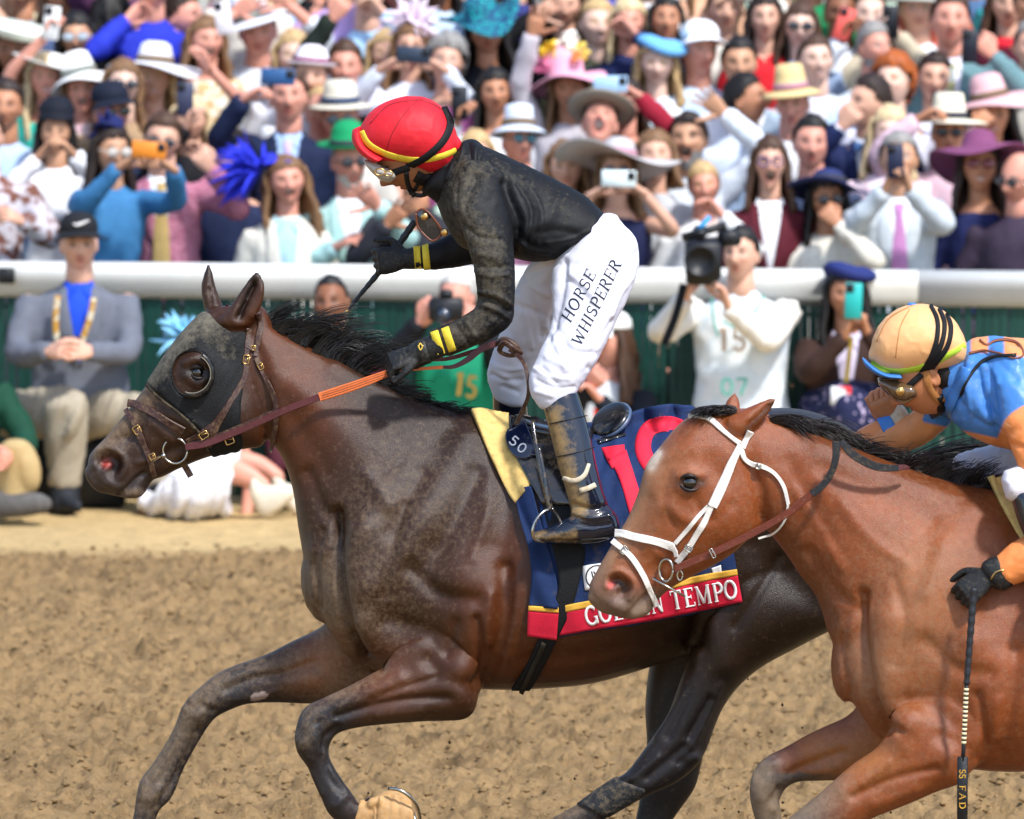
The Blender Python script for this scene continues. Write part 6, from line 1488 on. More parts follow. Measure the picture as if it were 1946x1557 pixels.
# earth thrown up by the hooves
def flying_dirt():
    r2 = np.random.default_rng(41); base = np.array([(0,0,1),(.9,0,.3),(.28,.85,.3),(-.72,.53,.3),(-.72,-.53,.3),(.28,-.85,.3),(0,0,-.6)], float)
    F = [(0,1,2),(0,2,3),(0,3,4),(0,4,5),(0,5,1),(6,2,1),(6,3,2),(6,4,3),(6,5,4),(6,1,5)]; g = Geo()
    for cx, cy, sx, sy, n, Y in ((1330,1400,110,120,16,YH1),(780,1480,90,60,8,YH1),(1560,1420,120,90,6,YH1),(1500,1560,140,60,10,YH2)):
        for _ in range(n):
            g.add(base * r2.uniform(.002, .006) * r2.uniform(.6, 1.4, (7, 3)) + at(cx + r2.normal() * sx, cy + r2.normal() * sy, Y + r2.normal() * .25), F)
    me = mesh_from('flying_dirt', g.verts(), g.f, False); set_col(me, np.tile(C_DAMP * 1.2, (g.n, 1)))
    tag(obj('flying_dirt', me, M_GROUND), 'small clods of earth thrown up around the galloping legs', 'dirt', kind='stuff')
flying_dirt()
# ================================================================ spectators
def apron_z(Y): return 0.0 if Y < 37.5 else (0.02 if Y < 38.7 else 0.02 + 0.095 * (1 + math.floor((Y - 38.7) / 0.72)))
def rings(g, rr, nk=20, p=.85, M=None, off=(0, 0, 0)):
    a = np.linspace(0, 2 * math.pi, nk, endpoint=False)
    cx = np.sign(np.cos(a)) * np.abs(np.cos(a)) ** p; sy = np.sign(np.sin(a)) * np.abs(np.sin(a)) ** p
    V = np.concatenate([np.stack([r[1] + r[3] * cx, r[2] + r[4] * sy, r[0] + 0 * a], -1) for r in rr])
    if M is not None: V = V @ M.T
    g.add(V + np.asarray(off), tube_faces(len(rr), nk)); return g
_cl = {}
def cloth(hexc, hex2=None, scale=30, c2p=.45, rough=.8):
    k = (hexc, hex2, scale)
    if k not in _cl:
        _cl[k] = mat('cloth '  + hexc + (hex2 or '') + (str(scale) if hex2 else ''), srgb(hexc), rough, .25, .10, scale, .5, 35, col2=srgb(hex2) if hex2 else None, c2p=c2p)
    return _cl[k]
HAIRC = {'black': '#15110f', 'dark': '#2a1c15', 'brown': '#4a3222', 'lbrown': '#7a5a3c', 'blond': '#c0a070', 'lblond': '#d8c094', 'grey': '#8d8a86', 'red': '#a8551f', 'white': '#cfcac2'}
SKIN = {'fair': '#d9a88f', 'pink': '#d89883', 'tan': '#bd8565', 'olive': '#c79676', 'brown': '#8a5a40', 'pale': '#e2bca8'}
def hair_m(c): return mat('hair ' + c, srgb(HAIRC[c]), .5, .4, .3, 40, .6, 220)
def hair_geo(style, rg):
    """hair in head space; front is -y"""
    V, F, mk = head_mesh('closed', False, 36, 36); n = 36 * 36
    P = V[:n].copy(); az = np.degrees(np.arctan2(np.abs(P[:, 0]), -P[:, 1]))     # 0 in front, 180 behind
    line = np.interp(az, [0, 35, 60, 75, 95, 115, 180], {'short': [.072, .070, .055, .02, .0, -.04, -.075], 'bald': [.2, .2, .2, .2, .2, .2, .2], 'crop': [.080, .078, .065, .035, .015, -.03, -.07]}.get(style, [.068, .060, .03, -.02, -.06, -.09, -.10]))
    t = smoothstep(-.006, .02, P[:, 2] - line)
    th = {'short': .016, 'crop': .009, 'curly': .034, 'bun': .012}.get(style, .018)
    r = np.linalg.norm(P, axis=1)[:, None]
    nz = (noise2(P[:, 0] * 60 + 5, P[:, 2] * 60 + P[:, 1] * 40, 3) - .5)[:, None]
    W = P * (1 + (t[:, None] * th + t[:, None] * nz * th * .6) / r)
    W[:, 2] += t * (.008 if style != 'crop' else .003)
    g = Geo(); keep = t > .02
    fs = [f for f in F if max(f) < n and all(keep[i] for i in f)]
    g.add(W, fs)
    if style in ('long', 'bob', 'lob'):
        Lz = {'long': -.30, 'lob': -.22, 'bob': -.14}[style]
        m_, k_ = 22, 12
        a = np.radians(np.linspace(76, 284, m_)); z = np.linspace(.07, Lz, k_)
        A, Z = np.meshgrid(a, z)
        rr = np.interp(Z, [Lz, -.12, 0, .07], [.135, .122, .106, .088]) * (1 + .09 * np.sin(A * 9 + Z * 26) + .07 * np.sin(A * 17 - Z * 38))
        X = rr * np.sin(A) * .98; Yy = -rr * np.cos(A) * 1.1 + .005
        O = np.stack([X, Yy, Z + .01 * np.sin(A * 13)], -1); I = O * np.array([.8, .8, 1]); n_ = m_ * k_
        i = (np.arange(k_ - 1)[:, None] * m_ + np.arange(m_ - 1)[None]).ravel()
        Q = [tuple(q) for q in np.stack([i, i + 1, i + m_ + 1, i + m_], 1)] + [tuple(q) for q in np.stack([i, i + m_, i + m_ + 1, i + 1], 1) + n_]
        for b in (np.arange(m_), np.arange(m_) + (k_ - 1) * m_, np.arange(k_) * m_, np.arange(k_) * m_ + m_ - 1): Q += [tuple(q) for q in np.stack([b[:-1], b[:-1] + n_, b[1:] + n_, b[1:]], 1)]
        g.add(np.concatenate([O.reshape(-1, 3), I.reshape(-1, 3)]), Q)
    if style == 'bun':
        lathe(g, [(.04 * math.sin(t_), -.04 * math.cos(t_)) for t_ in np.linspace(.05, 3.09, 8)], 14, c=(0, .10, .05))
    return g
_hc = {}
def hair_verts(style):
    if style not in _hc: g = hair_geo(style, rng); _hc[style] = (g.verts(), g.f)
    return _hc[style]
def hat_geo(kind, R_=.2, h=.10, droop=0, wavy=.0, ph=0.0):
    g = Geo(); zb = .066
    if kind == 'cap':
        prof = [(.001, .142), (.035, .139), (.065, .125), (.086, .098), (.091, .062), (.089, .058), (.07, .06), (.001, .06)]
        lathe(g, prof, 24, sx=.95, sy=1.12)
        V = []; n_ = 13
        for j, (rr, zz) in enumerate(((.088, .066), (.120, .062), (.155, .050), (.153, .045), (.118, .056), (.086, .060))):
            a = np.linspace(-1.05, 1.05, n_); V.append(np.stack([rr * np.sin(a) * .92, -rr * np.cos(a) * 1.16 + .004, zz - .035 * np.sin(a) ** 2 * (rr > .1)], -1))
        g.add(np.concatenate(V), [(j * n_ + i, j * n_ + i + 1, ((j + 1) % 6) * n_ + i + 1, ((j + 1) % 6) * n_ + i) for j in range(6) for i in range(n_ - 1)])
    elif kind == 'beret':
        lathe(g, [(.001, .125), (.06, .128), (.105, .112), (.122, .088), (.11, .068), (.085, .06), (.001, .06)], 28, sx=1.0, sy=1.05, wave=lambda a, r: .012 * np.sin(a * 2 + 1) * (r / .12))
    elif kind == 'fascinator':
        lathe(g, [(.001, .13), (.05, .13), (.075, .118), (.07, .112), (.001, .11)], 22, wave=lambda a, r: .02 * np.sin(a * 2 + ph) * (r / .07))
    else:
        r0 = .086
        top = {'fedora': [(.001, h - .012), (.03, h - .014), (.055, h), (.068, h - .006), (.076, h * .6)], 'bowler': [(.001, h), (.035, h - .003), (.062, h - .018), (.078, h - .045)], 'wide': [(.001, h), (.045, h - .002), (.068, h - .016), (.078, h * .5)], 'bucket': [(.001, h), (.05, h), (.072, h - .006), (.078, h * .5)], 'bell': [(.001, h), (.05, h - .005), (.08, h - .035), (.095, h * .4)]}[kind]
        zd = zb + droop
        prof = [(r, zb + z) for r, z in top] + [(r0, zb), (r0 + (R_ - r0) * .5, zb + droop * .35), (R_, zd), (R_, zd - .006), (r0 + (R_ - r0) * .5, zb + droop * .35 - .006), (r0 - .004, zb - .006), (.072, zb + h * .4), (.001, zb + h * .55)]
        lathe(g, prof, 40, sx=.97, sy=1.1, wave=lambda a, r: wavy * np.sin(a * 2 + ph) * np.clip((r - r0) / (R_ - r0 + 1e-6), 0, 1) + wavy * .5 * np.sin(a * 3 + 2 * ph) * np.clip((r - r0) / (R_ - r0 + 1e-6), 0, 1))
    return g
def plumes(g, base, n, ln, d, spread, seed, wd=.012):
    r2 = np.random.default_rng(seed)
    for i in range(n):
        dd = np.asarray(d, float) + r2.normal(size=3) * spread; dd /= np.linalg.norm(dd)
        side = np.cross(dd, r2.normal(size=3)); side /= np.linalg.norm(side); L = ln * r2.uniform(.55, 1.1)
        t = np.linspace(0, 1, 6)
        P = np.asarray(base) + dd * L * t[:, None] + side * (t ** 2)[:, None] * L * r2.uniform(-.5, .5) - np.array([0, 0, 1]) * (t ** 2)[:, None] * L * .2
        tube(g, P, wd * np.sin(np.clip(t * 2.8 + .25, 0, 3.1)), 4, flat=.25)
def petals(g, c, r, n, seed):
    r2 = np.random.default_rng(seed)
    for i in range(n):
        a = r2.normal(size=3); a /= np.linalg.norm(a)
        M = frame(a, r2.normal(size=3)); rr = r * r2.uniform(.35, .6)
        lathe(g, [(.001, .004), (rr * .6, .006), (rr, .012), (rr * .9, .004), (.001, -.002)], 9, c=np.asarray(c) + a * r * .6, M=M)
def ik(S, W, l1, l2, hint):
    d = W - S; L = np.linalg.norm(d); mx = (l1 + l2) * .985
    if L > mx: k = L / mx; l1 *= k; l2 *= k
    d /= L; a = (l1 * l1 - l2 * l2 + L * L) / (2 * L); h = math.sqrt(max(l1 * l1 - a * a, 1e-5))
    hn = np.asarray(hint, float); hn = hn - d * np.dot(hn, d); hn /= np.linalg.norm(hn) + 1e-9
    return S + d * a + hn * h
NP = [0]
PEND = []
def flush_garments():
    """fuse torso and sleeves of every garment in one pass, then hand each wearer their own"""
    big = Geo(); cell = 4.0
    for i, (gg, *_r) in enumerate(PEND): big.add(gg.verts() + np.array([cell * (i % 16), cell * (i // 16), 0]), gg.f)
    V, Q = remesh(big, .0225, 2)
    ci = np.round(V[:, 0] / cell).astype(int) + 16 * np.round(V[:, 1] / cell).astype(int)
    N = normals_of(V, Q); qc = ci[Q[:, 0]]
    for i, (gg, H, seed, nm, gm, root) in enumerate(PEND):
        vi = np.nonzero(ci == i)[0]
        if not len(vi): continue
        mp = np.zeros(len(V), int); mp[vi] = np.arange(len(vi))
        v = V[vi] - np.array([cell * (i % 16), cell * (i // 16), 0]); n = N[vi]
        a = fbm(v[:, 0] * 13 + v[:, 2] * 7 + seed, v[:, 2] * 9 + v[:, 1] * 9, seed, 2) - .5; b = 1 - np.abs(fbm(v[:, 0] * 9 - v[:, 2] * 5, v[:, 2] * 6 + v[:, 0] * 8 + seed, seed + 9, 2) - .5) * 5
        v = v + n * (.014 * a + .008 * np.clip(b, 0, 1))[:, None]
        obj(nm, mesh_from(nm, v + H, mp[Q[qc == i]]), gm, root)
def person(x, y, k=None, label='', Y=None, skin='fair', hair=('short', 'brown'), hat=None, glasses=None, mouth='closed', yaw=0, pitch=0, roll=0, byaw=None, fem=False,
           top='#8899aa', top2=None, tscale=30, kind='jacket', shirt='#e8eaee', tie=None, bow=None, lap=True, sleeve=1.0, L=None, R_=None, cuff=None, scoop=0, legs='#30323c', group='racegoers behind the rail', seat=None, lean=0.0, wide=1.0, extras=None, hs=1.0, cat='person', lowbody=True, beard=None, scol=None):
    """one spectator; x, y is the middle of the head in the picture; L and R_ are the wrists on the picture's left and right: (px, py, forward m, hand pose)"""
    NP[0] += 1; seed = NP[0]; r2 = np.random.default_rng(seed)
    if Y is None: Y = 37.78 + .62 * k
    H = at(x, y, Y); gz = apron_z(Y)
    root = empty('person', (H[0], H[1], gz), label, 'person', group)
    byaw = yaw * .45 if byaw is None else byaw
    roll = roll + r2.normal() * 4; pitch = pitch + r2.normal() * 4 + 3
    MB = rot(byaw); MH = rot(yaw, pitch, roll) @ np.diag([1 + .05 * r2.normal(), 1 + .03 * r2.normal(), 1 + .035 * r2.normal()])
    sw = (.158 if fem else .182) * wide
    TR = [(-.155, .055, .055), (-.185, .085, .068), (-.205, .125, .082), (-.24, sw * .95, .10), (-.31, sw * .98, .118), (-.39, sw * .95, .125 if fem else .122), (-.50, sw * (.78 if fem else .9), .10 if fem else .118), (-.60, sw * .92, .12), (-.72, sw * 1.0, .128)]
    cy = lambda z: .035 + lean * (z + .15)
    def rr(lst, s=1.0): return [(z, 0, cy(z), a * s, b * s) for z, a, b in lst]
    # skin: head, neck, chest, arms, hands
    g = Geo(); s0, mk = head_obj(g, (0, 0, 0), MH, mouth, fem, hs * (.93 if fem else .975), 36, 36)
    tube(g, [(0, .02, -.06), (0, .03, -.13), (0, .04, -.20)], [.05 if fem else .058, .049 if fem else .06, .07], 14)
    rings(g, rr(TR, .95), 16, M=MB)
    gg = Geo(); rings(gg, rr(TR[scoop:]), 20, M=MB); gs = Geo() if scol else gg
    hands = []
    for side, spec in ((-1, L), (1, R_)):
        S = MB @ np.array([side * (sw - .02), cy(-.235), -.235])
        if spec is None: W = S + MB @ np.array([side * .07, -.06, -.50]); pose = 'relax'; hint = (side * .6, .6, -.2)
        else:
            fw = spec[2] if len(spec) > 2 else .28; pose = spec[3] if len(spec) > 3 else 'relax'
            W = at(spec[0], spec[1], Y - fw) - H; hint = (side * .8, .25, -.9)
        E = ik(S, W, .285, .255, np.asarray(hint, float))
        P = catmull(np.array([S, E, W]), 15) if False else np.concatenate([np.linspace(S, E, 7)[:-1], np.linspace(E, W, 7)])
        P = smooth1(P, 2)
        rad = np.interp(np.linspace(0, 1, len(P)), [0, .45, 1], [.045, .038, .026]) * (.88 if fem else 1)
        tube(g, P, rad, 8)
        m_ = max(3, int(round(len(P) * sleeve)))
        if sleeve > .1: tube(gs, P[:m_], np.interp(np.linspace(0, 1, len(P)), [0, .45, 1], [.066, .056, .044])[:m_] * (.9 if fem else 1), 12)
        fd = (W - E) / np.linalg.norm(W - E)
        if pose == 'phone': xd = fd * .4 + np.array([-side * .15, -.1, .8]); zd = (side, .25, .2); kw = dict(curl=(38, 42, 46, 50), thumb=(60, 25))
        elif pose == 'land': xd = fd * .3 + np.array([-side * .9, -.1, .45]); zd = (side * .5, .2, .8); kw = dict(curl=(40, 46, 50, 55), thumb=(55, 20))
        elif pose == 'fist': xd = fd; zd = (0, -1, .2); kw = dict(curl=(88, 90, 92, 92), thumb=(40, 55))
        elif pose == 'open': xd = fd; zd = (0, .9, .3); kw = dict(curl=(10, 6, 8, 12), thumb=(60, 10), spread=10)
        elif pose == 'point': xd = fd; zd = (0, -.6, .8); kw = dict(curl=(4, 80, 85, 85), thumb=(40, 40))
        else: xd = fd; zd = (side, .3, .1); kw = dict(curl=(30, 34, 38, 42), thumb=(30, 20))
        put_hand(g, W, xd, zd, left=(side > 0), nk=6, sc_=.95 if fem else 1.03, **kw)
        hands.append((W, fd, E))
        if cuff:
            q = Geo(); tube(q, [W - fd * .045, W - fd * .005], [.037, .036], 12); obj('cuff', q.add(np.zeros((0, 3)), []), cloth(cuff), None); hands.append(bpy.context.scene.objects[-1] if False else None)
            o_ = COL.objects[-1]; o_.data.transform(Matrix.Translation(Vector(H))); o_.parent = root; o_.matrix_parent_inverse = root.matrix_basis.inverted()
    sk = skin_mat('skin ' + skin + ' ' + hair[1], srgb(SKIN[skin]), brow=HAIRC[hair[1]] if hair[1] not in ('white', 'lblond') else '#8a7458')
    def put(name, geo, m, R3=None, sm=True, par=root):
        V = geo.verts(); V = (V @ R3.T if R3 is not None else V) + H
        me = mesh_from(name, V, geo.f, sm); orient(me); return obj(name, me, m, par)
    me = mesh_from('body', g.verts() + H, g.f); orient(me); C = np.zeros((g.n, 3)); C[s0:s0 + len(mk)] = mk; set_col(me, C, 'Mask'); obj('body', me, sk, root)
    # garment
    gm = cloth(top, top2, tscale)
    PEND.append((gg, H, seed, kind if kind in ('jacket', 'dress', 'sweater') else 'shirt', gm, root))
    if scol: PEND.append((gs, H, seed + 500, 'sleeves', cloth(scol), root))
    yf = lambda x_, z_: np.interp(-z_, [-t[0] for t in TR], [cy(t[0]) - t[2] * math.sqrt(max(.05, 1 - (x_ / max(t[1], .03)) ** 2)) for t in TR]) - .012
    def front(pts, off=0): return np.array([[a_, yf(a_, z_) - off, z_] for a_, z_ in pts])
    if kind == 'jacket' and lap:
        zb = -.50
        q = Geo(); n_ = 8; zz = np.linspace(-.165, zb, n_); hw = np.interp(zz, [zb, -.22, -.165], [.004, .055, .05])
        q.add(np.concatenate([front([(-h_, z_) for h_, z_ in zip(hw, zz)]), front([(0, z_) for z_ in zz], .006), front([(h_, z_) for h_, z_ in zip(hw, zz)])]), [(i + c * n_, i + 1 + c * n_, i + 1 + (c + 1) * n_, i + (c + 1) * n_) for c in (0, 1) for i in range(n_ - 1)])
        put('shirt_front', q, cloth(shirt), MB)
        for s_ in (-1, 1):
            q = Geo(); zz = np.linspace(-.17, zb - .01, 9); inn = np.interp(zz, [zb - .01, -.22, -.17], [.003, .052, .05]); out = inn + np.interp(zz, [zb, -.36, -.30, -.17], [.012, .062, .052, .03])
            q.add(np.concatenate([front([(s_ * h_, z_) for h_, z_ in zip(inn, zz)], .006), front([(s_ * h_, z_) for h_, z_ in zip((inn + out) / 2, zz)], .013), front([(s_ * h_, z_) for h_, z_ in zip(out, zz)], .006)]), [(i + c * 9, i + 1 + c * 9, i + 10 + c * 9, i + 9 + c * 9) for c in (0, 1) for i in range(8)])
            put('lapel', q, gm, MB)
    if kind == 'jacket' or kind == 'shirt':
        if kind == 'jacket' and lap or tie or bow:
            for s_ in (-1, 1):   # shirt collar
                q = Geo(); q.add(np.array([[s_ * .012, -.055, -.185], [s_ * .058, -.025, -.150], [s_ * .066, -.03, -.185], [s_ * .045, -.075, -.225]]), [(0, 1, 2, 3)]); put('collar', q, cloth(shirt), MB)
    if tie:
        q = Geo(); zz = np.array([-.19, -.215, -.23, -.40, -.56, -.60]); hw = np.array([.018, .02, .014, .034, .040, .002])
        q.add(np.concatenate([front([(-h_, z_) for h_, z_ in zip(hw, zz)], .012), front([(0, z_) for z_ in zz], .02), front([(h_, z_) for h_, z_ in zip(hw, zz)], .012)]), [(i + c * 6, i + 1 + c * 6, i + 7 + c * 6, i + 6 + c * 6) for c in (0, 1) for i in range(5)]); put('tie', q, cloth(*tie) if isinstance(tie, tuple) else cloth(tie), MB)
    if bow:
        q = Geo()
        for s_ in (-1, 1): q.add(np.array([[0, -.085, -.19], [s_ * .055, -.08, -.168], [s_ * .055, -.08, -.222], [0, -.085, -.202], [s_ * .03, -.10, -.195]]), [(0, 1, 4), (1, 2, 4), (2, 3, 4), (3, 0, 4)])
        put('bow_tie', q, cloth(bow), MB)
    # legs
    if lowbody:
        q = Geo(); zf = gz - H[2]
        rings(q, [(-.66, 0, cy(-.7), sw * .9, .115), (-.80, 0, cy(-.75), sw, .13), (-.90, 0, .03, sw * .95, .12)], 14, M=MB)
        for s_ in (-1, 1): tube(q, [MB @ np.array([s_ * .085, .03, -.85]), MB @ np.array([s_ * .09, .02, (zf - .85) / 2]), MB @ np.array([s_ * .095, .03, zf + .03])], [.085, .062, .05], 10); box(q, MB @ np.array([s_ * .1, -.03, zf + .035]), (.09, .25, .07), bev=.02)
        put('trousers', q, cloth(legs))
    # hair, hat, glasses
    if hair[0] != 'bald':
        V, F = hair_verts(hair[0]); q = Geo(); q.add(V * hs * (.93 if fem else .975), F); put('hair', q, hair_m(hair[1]), MH)
    if beard:
        V, F, _ = head_mesh(mouth, fem, 36, 36); n_ = 36 * 36; P = V[:n_]; kp = (P[:, 2] < -.045) & (P[:, 1] < .02) & (np.hypot(P[:, 0] / 1.6, P[:, 2] + .062) > .016)
        q = Geo(); q.add(P * 1.05, [f for f in F if max(f) < n_ and all(kp[i] for i in f)]); put('beard', q, hair_m(beard), MH)
    if glasses:
        q = Geo(); fr = mat('dark sunglass lens ' + glasses, srgb(glasses), .12, .6, .1, 20, coat=.5)
        for s_ in (-1, 1): lathe(q, [(.001, .003), (.020, .002), (.0245, -.001), (.022, -.004), (.001, -.004)], 16, c=(s_ * .033, -.1065, .008), M=np.array(Matrix.Rotation(R(90), 3, 'X')), sx=1.12, sy=.82)
        tube(q, [(-.012, -.109, .012), (.012, -.109, .012)], .0025, 6)
        for s_ in (-1, 1): tube(q, [(s_ * .058, -.10, .012), (s_ * .077, -.05, .012), (s_ * .080, .01, .006)], .003, 6)
        put('sunglasses', q, fr, MH)
    if hat: 
        h = dict(hat); hk = h.pop('kind'); hc = h.pop('col'); c2 = h.pop('col2', None); band = h.pop('band', None); til = h.pop('tilt', (0, 0)); fl = h.pop('plume', None); flw = h.pop('flowers', None); sh = h.pop('shift', (0, 0, 0))
        if band is None and hk in ('fedora', 'wide', 'bowler', 'bucket') and seed % 4: band = ('#3a3a44', '#7d6a55', '#b98a9a', '#44506a', '#8a8f86')[seed % 5]
        MT = np.array(Matrix.Rotation(R(til[0]), 3, 'X') @ Matrix.Rotation(R(til[1]), 3, 'Y'))
        q = hat_geo(hk, **h); q2 = Geo(); q2.add(q.verts() @ MT.T + np.array(sh) + (0, 0, .004), q.f)
        ho = put('hat', q2, cloth(hc, c2, 60), MH)
        if band:
            q = Geo(); lathe(q, [(.0885, .070), (.0865, .098), (.083, .098), (.083, .070)], 32, sx=.98, sy=1.11); q2 = Geo(); q2.add(q.verts() @ MT.T + np.array(sh) + (0, 0, .004), q.f); put('hat_band', q2, cloth(band), MH, par=ho)
        if fl:
            q = Geo(); plumes(q, (0, 0, .10), fl[1], fl[2], fl[3], fl[4], seed, fl[5] if len(fl) > 5 else .012); q2 = Geo(); q2.add(q.verts() @ MT.T + np.array(sh), q.f); tag(put('feathers', q2, cloth(fl[0]), MH, par=ho), kind='stuff')
        if flw:
            for i, (c_, pos, r_) in enumerate(flw):
                q = Geo(); petals(q, pos, r_, 12, seed * 7 + i); q2 = Geo(); q2.add(q.verts() @ MT.T + np.array(sh), q.f); put('flower', q2, cloth(c_), MH, par=ho)
    if extras: extras(root, H, put, MB, MH)
    return root
def phone(px, py, Y, col, label, land=False, roll=0, size=1.0, yaw=0):
    c = at(px, py, Y); root = empty('phone', tuple(c), label, 'phone', 'phones held up by the crowd')
    s = (.155, .010, .075) if land else (.075, .010, .155)
    M = np.array(Matrix.Rotation(R(yaw), 3, 'Z') @ Matrix.Rotation(R(roll), 3, 'Y'))
    g = Geo(); box(g, c, np.array(s) * size, M, bev=.004); obj('case', g, mat('phone case ' + col, srgb(col), .4, .4, .06, 30), root)
    q = np.array([(.055 if land else -.017), -.007, (.015 if land else .055)]) * size
    g = Geo(); box(g, c + M @ q, np.array((.034, .006, .036)) * size, M, bev=.003); obj('camera_bump', g, mat('phone lens', srgb('#15171c'), .15, .6, .1, 30), root)
# ---------------------------------------------------------------- the crowd, front to back
D_ = dict
P = person
up = (0, 0, 1)
P(-28, 262, .3, 'person in brown and white plaid jacket at the left edge of the rail', top='#7a4f42', top2='#c9c4cc', tscale=22, lap=False, R_=(40, 420, .2))
P(212, 288, 0, 'woman in blue denim jacket filming with an orange phone', fem=True, skin='olive', hair=('lob', 'dark'), top='#3b76a6', lap=False, yaw=25, pitch=-5, L=(226, 318, .36, 'land'), R_=(330, 322, .36, 'land'), hat=D_(kind='fascinator', col='#1b2458', plume=('#1e2a6b', 22, .12, (-.2, 0, .8), .45), tilt=(0, -12)), glasses='#c9c2b8')
phone(283, 285, 37.78 - .42, '#e58a2e', 'orange phone held sideways by the woman in denim', True, 4)
P(308, 266, .35, 'man in dusty pink tweed jacket and round sunglasses with a raised fist', skin='fair', hair=('short', 'brown'), glasses='#22303a', top='#a9627a', top2='#bf8296', tscale=90, tie='#b59a63', R_=(402, 322, .22, 'fist'), cuff='#eef0f2', mouth='closed')
P(545, 345, 0, 'woman with long brown hair, royal blue feathers and cream jacket', fem=True, hair=('long', 'lbrown'), skin='pink', mouth='open', top='#d9d5c8', shirt='#a9ccd6', roll=-4, yaw=8, hat=D_(kind='fascinator', col='#2c36c8', shift=(-.05, 0, -.01), plume=('#2f3ad6', 60, .24, (-.75, -.1, .55), .5), tilt=(0, -25)))
P(664, 308, .2, 'man in bright green bowler hat, sunglasses and pale mint suit', skin='pink', hair=('crop', 'grey'), glasses='#30353a', hat=D_(kind='bowler', col='#16915a', h=.115, R_=.15, droop=.016), top='#a9d0cc', yaw=15, R_=(716, 392, .3, 'open'), L=(640, 470, .2), beard='white')
P(985, 272, .7, 'man in pale blue bucket hat with teal mirrored sunglasses', skin='pink', hair=('crop', 'grey'), glasses='#1d6a78', hat=D_(kind='bucket', col='#d8e2f0', R_=.15, h=.10, droop=-.03), top='#2c3038', lap=False, yaw=18)
P(1172, 328, 0, 'woman filming under a huge pale grey drooping brim hat', fem=True, skin='fair', hair=('lob', 'lbrown'), glasses='#4a4f66', hat=D_(kind='wide', col='#bdb9b8', R_=.30, h=.09, droop=-.02, wavy=.035, ph=.6, tilt=(-12, 6)), top='#1b2145', kind='dress', scoop=2, sleeve=0, L=(1122, 372, .3, 'land'), R_=(1222, 366, .3, 'land'))
phone(1176, 340, 37.78 - .36, '#e3f0ee', 'white phone held sideways under the wide grey hat', True, 2)
P(1338, 352, .2, 'smiling blonde woman in white blouse just above the video camera', fem=True, skin='pink', hair=('bun', 'blond'), mouth='smile', top='#eef0f0', kind='shirt', R_=(1372, 410, .2), extras=None)
P(1463, 312, 0, 'woman in dark burgundy blazer and purple glasses screaming with open mouth', fem=True, skin='fair', hair=('lob', 'brown'), mouth='shout', glasses=None, top='#5a1d29', shirt='#f0eef0', roll=3,
  extras=lambda root, H, put, MB, MH: put('eyeglasses', (lambda g: (g, [tube(g, [(s * .033 + .025 * math.cos(t), -.109, .010 + .019 * math.sin(t)) for t in np.linspace(0, 6.28, 18)], .0035, 6) for s in (-1, 1)])[0])(Geo()), cloth('#3b2a7a'), MH))
P(1572, 380, -.05, 'woman in cream jacket, sunglasses and navy brimmed hat, fist at her mouth', fem=True, skin='tan', hair=('lob', 'black'), glasses='#1b1b20', mouth='open', top='#e3dccd', lap=False, hat=D_(kind='wide', col='#2a3566', R_=.20, h=.07, droop=-.02, wavy=.02, tilt=(-14, 10)), R_=(1592, 425, .2, 'fist'), yaw=8)
P(1708, 305, 0, 'grey haired man in pale blue grey suit and pink tie photographing', skin='olive', hair=('short', 'grey'), top='#c6cfd6', tie='#c084b8', L=(1682, 362, .34, 'phone'), R_=(1728, 358, .34, 'phone'), cuff='#f0f0f2')
phone(1702, 306, 37.78 - .40, '#1d2540', 'dark blue phone held upright by the man with the pink tie', False, -3)
P(1862, 318, .15, 'laughing woman in wide mauve hat and navy dress', fem=True, skin='tan', hair=('lob', 'dark'), glasses='#7a3038', mouth='smile', kind='dress', scoop=2, top='#1c2350', hat=D_(kind='wide', col='#7d4569', R_=.23, h=.09, droop=-.05, wavy=.03, ph=2, tilt=(-16, 0)))
P(1938, 340, -.1, 'bald man in dark plum suit at the right edge of the rail', skin='pink', hair=('bald', 'grey'), glasses='#202024', yaw=-42, top='#3d3243', lap=False, wide=1.08)
# second file
P(106, 252, .85, 'person in white sweater and black hood looking through a black camera', fem=True, skin='olive', hair=('lob', 'black'), top='#eef0f4', lap=False, hat=D_(kind='bell', col='#161a26', R_=.10, h=.10), L=(72, 300, .25), R_=(142, 296, .3), kind='sweater')
P(212, 214, 1.0, 'man in black baseball cap and sunglasses behind the denim jacket', skin='pink', hair=('crop', 'brown'), glasses='#3b3f38', hat=D_(kind='cap', col='#171d2e'), top='#202a46', lap=False, kind='shirt', yaw=20)
P(548, 186, .85, 'man in navy suit and lilac tie holding a blue phone to his forehead', skin='pink', hair=('short', 'brown'), top='#172240', shirt='#a9c4ea', tie='#c9b4dc', L=(462, 190, .3, 'land'), cuff='#9fc0ee', wide=1.05)
phone(528, 146, 38.31 - .32, '#2b5688', 'blue phone held sideways above the navy suited man\'s brow', True, 2)
P(590, 150, 1.5, 'person in white and maroon hat behind the navy suited man', skin='fair', hair=('crop', 'dark'), hat=D_(kind='bowler', col='#ece6ee', h=.1, R_=.12, droop=.01, band='#7a2050'), top='#d8dadf', lap=False)
P(648, 228, 1.1, 'man in pale panama hat and sunglasses behind the green bowler', skin='pink', hair=('crop', 'grey'), glasses='#4c5a60', hat=D_(kind='fedora', col='#d9d3c0', R_=.145, h=.10, droop=-.01), top='#d9d4cc', lap=False)
P(1140, 236, 1.0, 'man in grey felt hat shouting with his head thrown back', skin='pink', hair=('crop', 'brown'), mouth='shout', pitch=28, roll=8, hat=D_(kind='fedora', col='#94897a', R_=.16, h=.10, droop=.01), top='#1e2128', lap=False)
